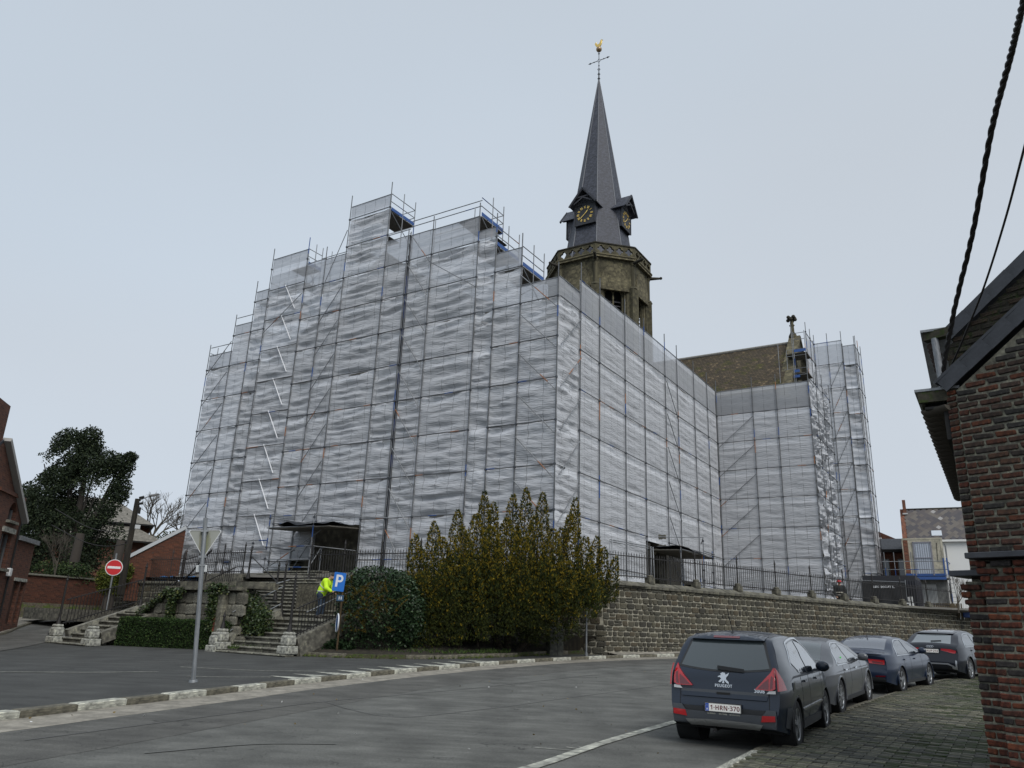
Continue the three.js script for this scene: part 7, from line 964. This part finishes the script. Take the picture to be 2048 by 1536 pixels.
{ // slate roofed house
  const t = thing('slate_house', 'house with a big roof of diamond slates and a brick chimney beyond the site cabins', 'house', [29.11, 3.2, -54.74], -28 * D2R); seed(730); const y = (v) => v - 3.2;
  part('wall', box(5.5, 5.5, 6, 1.8, y(5.7), -3.4), M.white, t); part('eave_board', box(5.6, 0.14, 0.2, 1.8, y(8.46), -0.25), M.white, t); part('gable_wall', extr(poly([[-3.3, y(3)], [3.3, y(3)], [3.3, y(8.5)], [0, y(11.2)], [-3.3, y(8.5)]]), 0.3).rotateY(Math.PI / 2).translate(-1.0, 0, -3.4), M.brickFar2, t);
  const P = (x, f) => V3(x, y(8.5) + f * 2.6, -0.3 - f * 2.9); const base = gridGeo(6, 6, (a, b) => { const p = P(lerp(-0.75, 4.4, a), b); return [p.x, p.y - 0.03, p.z, a * 5, b * 4]; }); part('roof_slope', base, std(0.045, 0.042, 0.045, 0.8), t); part('roof_slope', gridGeo(4, 4, (a, b) => [lerp(-0.75, 4.4, a), y(11.1) - b * 2.6, -3.2 - b * 2.9, a, b]), std(0.06, 0.055, 0.055, 0.8), t);
  const sm = [[0.085, 0.075, 0.075], [0.11, 0.095, 0.085], [0.07, 0.065, 0.07], [0.13, 0.115, 0.1], [0.3, 0.29, 0.28]].map((c) => std(...c, 0.75)); const dg = extr(poly([[0, -0.25], [0.2, 0], [0, 0.25], [-0.2, 0]]), 0.02); const rest = []; let n = 0;
  for (let r = 0; r < 17; r++) for (let c = 0; c < 13; c++) { const x = -0.6 + c * 0.4 + (r % 2) * 0.2, f = 0.05 + r * 0.057; if (x > 4.3) continue; const p = P(x, f), rx = -Math.atan2(2.9, 2.6); const pale = (c === 5 && (r === 11 || r === 6)) || rnd() < 0.02; const m_ = pale ? sm[4] : pick(sm.slice(0, 4)); if (n++ < 300) { const m = part('roof_slate', dg, m_, t); m.position.copy(p); m.rotation.x = rx + 0.06; } }
  part('ridge', bar(P(-0.8, 1.01), P(4.4, 1.01), 0.09), M.churchDark, t); const sk = part('roof_window', bevelBox(0.66, 0.62, 0.06, 0.02), std(0.5, 0.54, 0.58, 0.15), t); sk.position.copy(P(1.2, 0.2)).add(V3(0, 0.04, 0.04)); sk.rotation.x = -Math.atan2(2.9, 2.6); part('chimney', box(0.22, 1.2, 0.5, -0.68, y(11.2), -3), M.brickFar2, t); part('chimney_flashing', box(0.34, 0.1, 0.6, -0.66, y(10.75), -2.9), std(0.5, 0.5, 0.5, 0.6), t);
}
{
  const t = thing('red_house', 'red brick house with a dark band of roof between the scaffold and the cream cabin', 'house', [30.87, 3.2, -60.59], -27 * D2R); const y = (v) => v - 3.2;
  part('wall', box(6, 5.3, 4, -1.3, y(5.8), -2.2), M.brickFar2, t); part('roof', beam(V3(-1.3, y(8.4), 0.1), V3(-1.3, y(9.4), -1.2), 6.2, 0.08), slateB, t); part('gable', extr(poly([[-4.4, y(8.4)], [0.4, y(9.2)], [-1.6, y(10.2)], [-4.4, y(11.2)]]), 0.3).translate(0, 0, -3), M.brickFar, t); part('eave', box(6.2, 0.22, 0.3, -1.3, y(8.36), 0.05), M.black, t);
  for (const x of [-1.25, -0.15]) { const w = new THREE.Group(); w.name = 'window'; t.add(w); part('frame', box(0.5, 1.5, 0.06, x, y(7.0), -0.18), std(0.2, 0.23, 0.22, 0.6), w); part('pane', box(0.38, 1.3, 0.02, x, y(7.0), -0.14), glass, w); } part('small_window', box(0.25, 0.22, 0.04, -1.55, y(9.6), -2.66), M.white, t);
}
// ---------------------------------------------------------------- plants
const leafM = new THREE.MeshPhysicalMaterial({ vertexColors: true, roughness: 0.75, transmission: 0.25, specularIntensity: 0.35, side: THREE.DoubleSide }), leafGloss = new THREE.MeshPhysicalMaterial({ vertexColors: true, roughness: 0.42, transmission: 0.12, specularIntensity: 0.6, side: THREE.DoubleSide });
class Leaves { // many small leaf faces in one mesh
  constructor() { this.p = []; this.c = []; }
  quad(x, y, z, dx, dy, dz, l, w, c) { // a pointed leaf: base at x,y,z along d
    const n = Math.hypot(dx, dy, dz) || 1; dx /= n; dy /= n; dz /= n; let sx = rr(-1, 1), sy = rr(-1, 1), sz = rr(-1, 1); const k = sx * dx + sy * dy + sz * dz; sx -= k * dx; sy -= k * dy; sz -= k * dz; const m = Math.hypot(sx, sy, sz) || 1; sx *= w / m; sy *= w / m; sz *= w / m;
    const mx = x + dx * l * 0.45, my = y + dy * l * 0.45, mz = z + dz * l * 0.45; this.p.push(x, y, z, mx + sx, my + sy, mz + sz, x + dx * l, y + dy * l, z + dz * l, x, y, z, x + dx * l, y + dy * l, z + dz * l, mx - sx, my - sy, mz - sz); for (let i = 0; i < 6; i++) this.c.push(c[0], c[1], c[2]);
  }
  sprig(x, y, z, d, l, w, c) { for (let i = 0; i < 3; i++) this.quad(x, y, z, d[0] + rr(-0.55, 0.55), d[1] + rr(-0.45, 0.55), d[2] + rr(-0.55, 0.55), l * rr(0.7, 1.2), w, c); }
  geo() { const g = new THREE.BufferGeometry(); g.setAttribute('position', new THREE.BufferAttribute(new Float32Array(this.p), 3)); g.setAttribute('color', new THREE.BufferAttribute(new Float32Array(this.c), 3)); g.setAttribute('uv', new THREE.BufferAttribute(new Float32Array(this.p.length / 3 * 2), 2)); g.computeVertexNormals(); return g; }
}
const mixc = (a, b, t, j = 0.15) => { const k = 1 + rr(-j, j); return [0, 1, 2].map((i) => Math.max(0.004, lerp(a[i], b[i], clamp(t, 0, 1)) * k)); };
const limb = (pts, r0, r1, n = 7) => { const c = new THREE.CatmullRomCurve3(pts), g = []; const N = 10; for (let i = 0; i < N; i++) g.push(bar(c.getPoint(i / N), c.getPoint((i + 1) / N), lerp(r0, r1, i / N), n, lerp(r0, r1, (i + 1) / N))); return g; };
{ // golden yew
  seed(801); const X0 = 0.12, Z0 = -30.2, Y0 = 0.75; const t = thing('golden_yew', 'big golden green yew with many upright spires in front of the scaffold corner', 'yew', [X0, Y0, Z0]); const L = new Leaves(), dead = std(0.06, 0.045, 0.03, 0.95, { map: rep(stoneT, 2) });
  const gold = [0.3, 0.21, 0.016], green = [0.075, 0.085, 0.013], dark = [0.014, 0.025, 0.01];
  // spires: [x, z, base y, tip y, radius]
  const sp_ = [[-3.45, 0, 1.6, 4.9, 0.5], [-3.1, 0.7, 1.2, 4.35, 0.62], [-2.75, -0.3, 2, 5.45, 0.5], [-2.35, 0.8, 1.4, 4.75, 0.65], [-1.95, -0.4, 2.2, 5.95, 0.5], [-1.7, 0.9, 1.8, 5.1, 0.7], [-1.2, 0.1, 2.2, 5.75, 0.62], [-1.03, -0.5, 2.6, 6.75, 0.44], [-0.62, 0.9, 2.0, 5.2, 0.72], [-0.66, -0.6, 3, 6.35, 0.36], [-0.1, 0.2, 2.3, 5.6, 0.66], [0.05, -0.6, 3, 6.7, 0.42], [0.42, 1.0, 2.0, 5.1, 0.7], [0.62, -0.4, 3, 6.92, 0.42], [0.95, 0.5, 2.4, 5.7, 0.6], [1.25, -0.3, 3, 6.78, 0.42], [1.55, 0.9, 2.2, 5.2, 0.6], [1.9, -0.5, 2.8, 5.4, 0.45], [2.25, 0.2, 2.6, 5.9, 0.5], [2.42, -0.2, 3, 6.58, 0.4], [2.75, 0.5, 2.4, 5.0, 0.5], [3.15, 0.1, 2.6, 5.05, 0.4], [3.45, -0.2, 2.4, 4.7, 0.4], [3.85, 0, 2.6, 4.35, 0.28], [-3.7, 0.3, 0.9, 3.3, 0.5], [-3.0, 1.3, 0.7, 3.4, 0.7], [-2.2, 1.6, 0.9, 3.7, 0.75], [-1.3, 1.7, 1.1, 3.9, 0.75], [-0.4, 1.6, 1.3, 3.8, 0.7], [0.5, 1.5, 1.6, 3.9, 0.6], [1.3, 1.5, 1.9, 4.0, 0.6], [2.1, 1.2, 2.0, 4.0, 0.55], [2.9, 1.0, 2.0, 3.9, 0.45]];
  const br = [];
  for (const [x, z, b0, tip, r] of sp_) {
    const lx = x * 0.06 + rr(-0.06, 0.06), H = tip - b0, n = Math.round(620 * H * (r + 0.25)); const tip0 = tip - Y0, base = b0 - Y0; br.push(bar(V3(x * 0.75, base - 0.2, z * 0.6), V3(x + lx, tip0 - 0.3, z), 0.035, 5, 0.008));
    for (let i = 0; i < n; i++) {
      const f = 1 - Math.pow(rnd(), 0.8), a = rnd() * 6.283, lump = 0.78 + 0.5 * fbm(a * 1.2 + x * 3 + 20, f * H * 1.6 + 9, 999, 5, 2); const prof = Math.pow(1 - f, 0.62) * (0.4 + 0.6 * Math.min(1, (f + 0.12) * 3)), q = r * 1.25 * prof * lump * Math.sqrt(rr(0.45, 1.05)) + 0.015; const px = x + lx * f + Math.cos(a) * q, py = base + f * H, pz = z + Math.sin(a) * q;
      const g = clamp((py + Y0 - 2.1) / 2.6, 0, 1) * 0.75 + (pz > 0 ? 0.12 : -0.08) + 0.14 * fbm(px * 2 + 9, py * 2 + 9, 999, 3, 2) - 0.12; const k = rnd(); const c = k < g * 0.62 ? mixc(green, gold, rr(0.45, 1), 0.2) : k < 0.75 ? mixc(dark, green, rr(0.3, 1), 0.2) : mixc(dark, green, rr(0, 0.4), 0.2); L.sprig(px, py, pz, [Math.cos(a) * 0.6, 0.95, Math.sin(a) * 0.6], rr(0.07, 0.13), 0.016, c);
    }
  }
  // inner and lower mass, hanging tufts, thinner on the right where the trunks show
  for (let i = 0; i < 26000; i++) {
    const a = rnd() * 6.283, e = Math.asin(rr(-0.95, 0.9)), R = Math.pow(rnd(), 0.25); let px = Math.cos(a) * Math.cos(e) * 3.75 * R, pz = Math.sin(a) * Math.cos(e) * 1.75 * R + 0.25, py = 1.9 + Math.sin(e) * 1.75 * R; if (py < 0.02) py = rr(0.02, 0.4);
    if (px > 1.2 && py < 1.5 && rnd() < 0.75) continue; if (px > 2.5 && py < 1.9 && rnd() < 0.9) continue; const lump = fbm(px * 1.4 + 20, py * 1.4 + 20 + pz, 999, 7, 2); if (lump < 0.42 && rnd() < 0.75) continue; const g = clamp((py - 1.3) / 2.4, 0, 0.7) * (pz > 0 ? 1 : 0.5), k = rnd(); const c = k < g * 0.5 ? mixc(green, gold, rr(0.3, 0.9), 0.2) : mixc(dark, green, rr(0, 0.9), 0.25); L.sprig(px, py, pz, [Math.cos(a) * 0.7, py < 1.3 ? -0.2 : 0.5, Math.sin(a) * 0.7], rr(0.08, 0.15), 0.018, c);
  }
  for (let i = 0; i < 260; i++) { const x = rr(-3.6, 2.6), z = rr(0.9, 1.9), y = rr(0.9, 2.6); for (let k = 0; k < 16; k++) L.sprig(x + rr(-0.09, 0.09), y - k * 0.02, z + rr(-0.09, 0.12), [rr(-0.4, 0.4), 0.1, 0.7], 0.11, 0.017, rnd() < clamp((y - 0.8) / 3, 0, 0.5) ? mixc(green, gold, rr(0.3, 0.9)) : mixc(dark, green, rr(0.1, 0.9))); }
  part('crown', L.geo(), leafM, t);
  const tr = []; for (const [a, b, r] of [[[0, -0.2, 0], [-1.6, 2.2, 0.2], 0.15], [[0.1, -0.2, 0], [0.2, 2.6, -0.1], 0.18], [[0.3, -0.2, 0.1], [2.2, 2.3, 0.2], 0.13], [[0.4, -0.2, -0.1], [3.0, 2.6, 0.1], 0.1], [[1.0, 0.9, 0.1], [3.1, 1.9, 0.7], 0.045], [[1.2, 1.1, 0.2], [2.9, 1.55, 0.8], 0.035], [[0.8, 1.0, 0.1], [1.8, 2.6, 0.8], 0.04]]) tr.push(...limb([V3(...a), V3((a[0] + b[0]) / 2 + rr(-0.1, 0.1), (a[1] + b[1]) / 2 + rr(0, 0.2), (a[2] + b[2]) / 2), V3(...b)], r, r * 0.4)); part('trunk', tr, dead, t); part('twigs', br, dead, t, 'stuff');
}
{ // ivy-covered bush with arching dry stems
  seed(802); const t = thing('ivy_bush', 'dark ivy covered bush with arching golden stems, between the stairs and the yew', 'bush', [-4.6, 0.52, -28.5]); const L = new Leaves(), L2 = new Leaves(), dk = [0.016, 0.034, 0.014], md = [0.035, 0.066, 0.026], pl = [0.1, 0.14, 0.075];
  for (let i = 0; i < 15000; i++) { const a = rnd() * 6.283, e = Math.asin(rr(-0.6, 0.98)), lump = 0.86 + 0.3 * fbm(a * 1.3 + 30, e * 2 + 30, 999, 4, 3); const R = Math.pow(rnd(), 0.16) * lump; let px = Math.cos(a) * Math.cos(e) * 1.85 * R, pz = Math.sin(a) * Math.cos(e) * 1.35 * R, py = 1.25 + Math.sin(e) * 1.75 * R; if (py < 0.03) { py = rr(0.03, 0.3); px *= 1.1; } if (px < -0.7 && py < 0.95 && rnd() < 0.7) continue; if (px < -1.3 && py > 0.4) continue; if (px < -0.75 && pz > 0.35 && py > 1.0) continue; const c = rnd() < 0.11 ? mixc(md, pl, rr(0.3, 1)) : mixc(dk, md, Math.pow(rnd(), 1.4)); L.quad(px, py, pz, Math.cos(a) + rr(-0.7, 0.7), rr(-0.9, 0.5), Math.sin(a) + rr(-0.7, 0.7), rr(0.07, 0.125), rr(0.028, 0.05), c); }
  for (let i = 0; i < 3200; i++) { const x = -1.55 + rnd() * 1.1, z = 0.7 + rr(-0.5, 0.5), y = Math.abs(rr(-0.5, 0.5)) * (1 - Math.abs(x + 1) * 0.9); L.quad(x, y, z, rr(-1, 1), rr(-0.2, 0.9), rr(-0.4, 1), 0.11, 0.04, mixc(dk, md, rnd())); }
  part('ivy_leaves', L.geo(), leafGloss, t);
  const st = []; for (let i = 0; i < 70; i++) { const x = rr(-1.25, 0.9), y = rr(0.7, 2.4), z = Math.sqrt(Math.max(0.1, 1.7 - x * x * 0.5 - (y - 1.2) * (y - 1.2) * 0.45)), len = rr(0.35, 0.85), dx = rr(-0.5, 0.7) + (x < -0.4 ? 0.2 : 0), dy = rr(0.2, 0.8); for (let k = 0; k < 26; k++) { const f = k / 26; L2.sprig(x + dx * len * f, y + dy * len * f - f * f * 0.12, z + 0.12 * f, [dx + rr(-0.6, 0.6), dy, 0.4], 0.08 * (1.2 - f * 0.5), 0.012, rnd() < 0.55 ? mixc([0.1, 0.085, 0.015], [0.24, 0.16, 0.02], rnd()) : mixc([0.03, 0.045, 0.015], [0.07, 0.08, 0.02], rnd())); } st.push(bar(V3(x, y, z), V3(x + dx * len, y + dy * len - 0.1, z + 0.12), 0.009, 4, 0.004)); } part('yew_shoots', L2.geo(), leafM, t); part('stems', st, std(0.13, 0.1, 0.04, 0.9), t, 'stuff');
}
{ // clipped hedge
  seed(803); const A = CH(12.05, -10.2), B = CH(7.45, -10.2), c = [(A[0] + B[0]) / 2, 0.45, (A[1] + B[1]) / 2]; const t = thing('clipped_hedge', 'long low clipped green hedge between the two stone stairs', 'hedge', [c[0], c[1], c[2]], -15 * D2R); const L = new Leaves(), hw = 2.42, D = 0.58, H = 0.98;
  for (let i = 0; i < 22000; i++) { const f = rnd(); let x, y, z, d; const bump = (u, v) => 0.06 * (fbm(u * 2 + 9, v * 2 + 9, 999, 6, 2) - 0.5); if (f < 0.5) { x = rr(-hw, hw); y = rr(0, H); z = D + bump(x, y) - Math.abs(rr(0, 0.09)); d = [0, 0.3, 1]; } else if (f < 0.85) { x = rr(-hw, hw); z = rr(-D, D); y = H + bump(x, z) * 1.6 - Math.abs(rr(0, 0.09)); d = [0, 1, 0.2]; } else { const s = rnd() < 0.5 ? -1 : 1; x = s * (hw + rr(-0.09, 0.02)); y = rr(0, H); z = rr(-D, D); d = [s, 0.3, 0]; } const cc = rnd() < 0.16 ? mixc([0.06, 0.105, 0.03], [0.1, 0.15, 0.04], rnd()) : mixc([0.018, 0.04, 0.012], [0.045, 0.085, 0.022], rnd()); L.quad(x, y, z, d[0] + rr(-0.8, 0.8), d[1] + rr(-0.8, 0.8), d[2] + rr(-0.8, 0.8), rr(0.045, 0.075), 0.02, cc); }
  part('foliage', L.geo(), leafM, t); part('branches', box(hw * 1.92, H * 0.9, D * 1.75, 0, H * 0.44, 0), std(0.02, 0.022, 0.012, 1), t);
}
{ // ivy on the panel wall, two hanging columns and a mantle by the stairs
  const ivy = (label, u, v, n, f) => { seed(810 + n); const q = CH(u, v); const t = new Leaves(); for (let i = 0; i < n; i++) { const [x, y, z] = f(); const k = rnd(); t.quad(x, y, z, rr(-0.8, 0.8), rr(-1, 0.3), rr(0.2, 1), rr(0.07, 0.12), rr(0.026, 0.045), k < 0.1 ? mixc([0.09, 0.11, 0.03], [0.16, 0.17, 0.06], rnd()) : mixc([0.018, 0.034, 0.013], [0.05, 0.075, 0.022], rnd())); } const m = new THREE.Mesh(t.geo(), leafGloss); m.name = numbered('hanging_ivy'); m.position.set(q[0], 1.2, q[1]); m.rotation.y = -PHI; m.castShadow = m.receiveShadow = true; scene.add(m); tag(m, label, 'ivy'); };
  const col = (w, h0, h1, top_) => () => { const y = rr(h0, h1); const x = rr(-w, w) * (0.6 + 0.4 * fbm(y * 2, 3, 99, 2, 2)) + (y > top_ ? rr(-0.25, 0.5) : 0); return [x, y, 0.08 + rr(0, 0.16)]; };
  ivy('ivy hanging down the pale stone panel wall, the column beside the left-hand stair rail', 10.7, -10.05, 1500, col(0.28, -0.1, 1.4, 1.0)); ivy('ivy hanging down the pale stone panel wall, the column next to the grey pillar', 8.25, -10.1, 1700, col(0.3, -0.1, 1.55, 1.2));
  ivy('ivy mantle spilling over the wall end beside the right-hand stair', 7.3, -9.6, 4200, () => { const x = rr(-0.55, 1.15), y = rr(-0.1, 1.45 - 0.75 * Math.max(0, x)); return [x, y + rr(-0.1, 0.1), 0.1 + rr(-0.5, 0.25)]; });
  ivy('thin moss and ivy on the coping slope at the end of the left-hand stair', 11.9, -10, 500, () => { const f = rnd(); return [-0.9 + f * 1.8, 0.35 + f * 1.0 + rr(-0.15, 0.12), 0.1 + rr(-0.1, 0.2)]; });
}
// weeds at the foot of kerbs and walls
{ seed(820); const L = new Leaves(), line = smoothLine([[-9.4, -28.1], [-6.9, -26.95], [-5.9, -26.5], [-4.2, -26.4], [-2.4, -26.85], [-0.2, -28.65], [1.87, -30.95]], 60), l = plen(line); for (let i = 0; i < 900; i++) { const a = along(line, l, rnd() * l.at(-1)), k = Math.pow(fbm(a[0] * 1.2 + 30, 4, 999, 2, 2), 2); if (rnd() > k * 3) continue; const x = a[0] + rr(-0.12, 0.25), z = a[1] + rr(-0.3, 0.15); for (let b = 0; b < 4; b++) L.quad(x, G(x, z) + 0.07, z, rr(-0.8, 0.8), rr(0.4, 1), rr(-0.8, 0.8), rr(0.05, 0.13), 0.012, mixc([0.05, 0.08, 0.02], [0.16, 0.19, 0.05], rnd())); }
  for (let i = 0; i < 700; i++) { const f = rnd(), x = -9.2 + f * 9.5, z = -27.8 + rr(-0.6, 0.4) - Math.max(0, (x + 2) * 0.7); for (let b = 0; b < 3; b++) L.quad(x, G(x, z) + 0.2, z, rr(-0.8, 0.8), rr(0.4, 1), rr(-0.8, 0.8), rr(0.07, 0.2), 0.014, mixc([0.03, 0.06, 0.015], [0.1, 0.15, 0.035], rnd())); } struct('weeds', L.geo(), leafM, 'stuff'); }
{ seed(821); const L = new Leaves(); for (let i = 0; i < 120; i++) { const x = rr(-9, 9), z = rr(-11, -27), y = G(x, z) + 0.012; L.quad(x, y, z, rr(-1, 1), 0.15, rr(-1, 1), rr(0.03, 0.06), 0.014, rnd() < 0.35 ? [0.6, 0.6, 0.58] : mixc([0.12, 0.08, 0.03], [0.2, 0.15, 0.06], rnd())); } struct('litter_leaves', L.geo(), std(1, 1, 1, 0.9, { vertexColors: true }), 'stuff'); }
// trees behind on the left
function broadTree(name, label, pos, clumps, o) { // clumps: [x, y, z, rx, ry, leaves]
  const t = thing(name, label, 'tree', pos); const L = new Leaves(), br = []; for (const [x, y, z, rx, ry, n] of clumps) { for (let i = 0; i < n * (o.size[1] < 0.16 ? 2.1 : 1); i++) { const a = rnd() * 6.283, e = Math.asin(rr(-1, 1)), R = Math.pow(rnd(), o.fill ?? 0.4), px = x + Math.cos(a) * Math.cos(e) * rx * R, pz = z + Math.sin(a) * Math.cos(e) * rx * 0.8 * R, py = y + Math.sin(e) * ry * R; if (fbm(px * o.freq + 50, py * o.freq + 50 + pz * 0.7, 999, 3, 3) < o.holes) continue; const k = rnd(); L.quad(px, py, pz, rr(-1, 1), rr(-0.8, 0.8), rr(-1, 1), rr(...o.size), o.size[1] * 0.33, k < 0.12 ? mixc(o.c1, o.c2, rnd()) : mixc(o.c0, o.c1, rnd())); } br.push(...limb([V3(x * 0.1, Math.max(0.5, y * 0.25), z * 0.1), V3(x * 0.5, y * 0.62, z * 0.5), V3(x, y + ry * 0.3, z)], 0.13, 0.03, 5)); }
  part('crown', L.geo(), leafM, t); part('trunk', limb([V3(0, -0.5, 0), V3(0.1, 3, 0), V3(0, o.th ?? 6, 0)], 0.3, 0.12, 8), std(0.05, 0.042, 0.035, 0.95), t); part('limbs', br, std(0.045, 0.04, 0.033, 0.95), t); return t;
}
seed(830);
broadTree('evergreen_tree', 'large dark evergreen tree with a ragged crown rising behind the brick garden wall', [-25.2, 2.2, -45.6], [[0, 3.2, 0, 3.0, 2.8, 9000], [-1.2, 5.6, 0, 2.3, 2.0, 6000], [0.9, 5.4, 0.2, 2.0, 1.8, 5500], [-0.9, 7.6, 0, 1.8, 1.8, 4600], [0.5, 7.4, 0, 1.6, 1.6, 4000], [-1.4, 8.9, 0, 1.0, 1.1, 1700], [-0.1, 9.1, 0.1, 0.85, 1.0, 1400], [2.0, 7.7, 0, 0.95, 0.8, 1300], [2.5, 8.3, 0.1, 0.5, 0.3, 260], [2.1, 6.4, 0, 0.9, 0.9, 1100], [-2.6, 7.4, 0, 0.8, 1.0, 1100], [-2.2, 4.2, 0.4, 1.6, 1.8, 3000], [1.9, 3.4, 0.5, 1.3, 1.8, 2600]], { freq: 0.9, holes: 0.455, size: [0.085, 0.15], c0: [0.013, 0.022, 0.012], c1: [0.034, 0.05, 0.022], c2: [0.075, 0.095, 0.04], th: 7 });
seed(831);
broadTree('conifer_tree', 'dark conifer thicket between the arched-window house and the evergreen tree', [-30.3, 2, -46.5], [[0, 3.4, 0, 2.3, 3.0, 6000], [-0.6, 6.0, 0, 1.2, 1.4, 1800], [1.2, 5.6, 0, 1.2, 1.3, 1800], [2.2, 3.2, 0.4, 1.6, 2.2, 3500]], { freq: 1.1, holes: 0.44, size: [0.12, 0.22], c0: [0.012, 0.022, 0.012], c1: [0.03, 0.045, 0.02], c2: [0.05, 0.07, 0.03], th: 6 });
seed(832);
broadTree('garden_shrub', 'yellow green shrub behind the garden wall, near the no-entry sign', [-20.3, 2.2, -41.2], [[0, 1.0, 0, 0.8, 0.9, 1700], [0.5, 1.4, 0, 0.5, 0.6, 600]], { freq: 1.4, holes: 0.4, size: [0.08, 0.15], c0: [0.05, 0.075, 0.014], c1: [0.12, 0.135, 0.02], c2: [0.2, 0.19, 0.03], th: 1 });
seed(833);
broadTree('garden_shrub', 'low dark green shrubs showing over the garden wall coping beside the house annex', [-23.2, 2.6, -42.5], [[0, 0.8, 0, 1.3, 0.7, 1500], [-1.3, 0.8, 0, 0.9, 0.7, 900]], { freq: 1.4, holes: 0.42, size: [0.08, 0.15], c0: [0.02, 0.04, 0.014], c1: [0.05, 0.075, 0.025], c2: [0.09, 0.12, 0.04], th: 0.8 });
seed(834);
broadTree('thicket', 'olive green thicket of mixed growth beyond the brick lean-to', [-30.8, 5.5, -76], [[-1.5, 1.6, 0, 2.6, 2.2, 3400], [1.2, 1.9, 0, 2.2, 2.3, 2800], [3.3, 1.4, 0, 1.8, 2.0, 2000]], { freq: 0.7, holes: 0.42, size: [0.14, 0.26], c0: [0.03, 0.038, 0.014], c1: [0.07, 0.078, 0.028], c2: [0.12, 0.12, 0.05], th: 2 });
function bareTree(label, pos, h, sd, r0 = 0.16, depth = 5) { seed(sd); const t = thing('bare_tree', label, 'tree', pos); const tr = [], br = [], tw = []; const grow = (p, d, L, r, n) => { const q = p.clone().addScaledVector(d, L); (n === depth ? tr : n > 1 ? br : tw).push(bar(p, q, r, n > 2 ? 6 : 4, r * 0.7)); if (!n) return; const k = n === depth ? 4 : n > 2 ? 3 : 4; for (let i = 0; i < k; i++) grow(p.clone().lerp(q, i === 0 ? 1 : rr(0.6, 1)), d.clone().add(V3(rr(-0.75, 0.75), rr(-0.12, 0.5), rr(-0.75, 0.75))).normalize(), L * rr(0.6, 0.82), r * 0.6, n - 1); }; grow(V3(0, 0, 0), V3(0.03, 1, 0), h, r0, depth); const m = std(0.075, 0.065, 0.05, 0.95); part('trunk', tr, m, t); part('branches', br, m, t); part('twigs', tw, m, t); }
bareTree('leafless tree with a forked crown beyond the brick lean-to, seen through the lamp arm', [-35.1, 6.4, -77.5], 2.5, 841, 0.16); bareTree('smaller leafless tree beside the scaffold edge, right of the forked one', [-33.2, 7.5, -80], 1.55, 842, 0.09);
bareTree('thin leafless shrub in front of the dark conifers at the garden wall', [-23.5, 2.6, -41.5], 1.3, 843, 0.05, 4); bareTree('dry leafless shrub behind the fence at the right end of the stone wall', [24.3, 3.2, -42.5], 0.7, 844, 0.04, 4);
scene.traverse((o) => { if (o.isMesh) { o.castShadow = true; o.receiveShadow = true; } });
renderer.render(scene, camera);
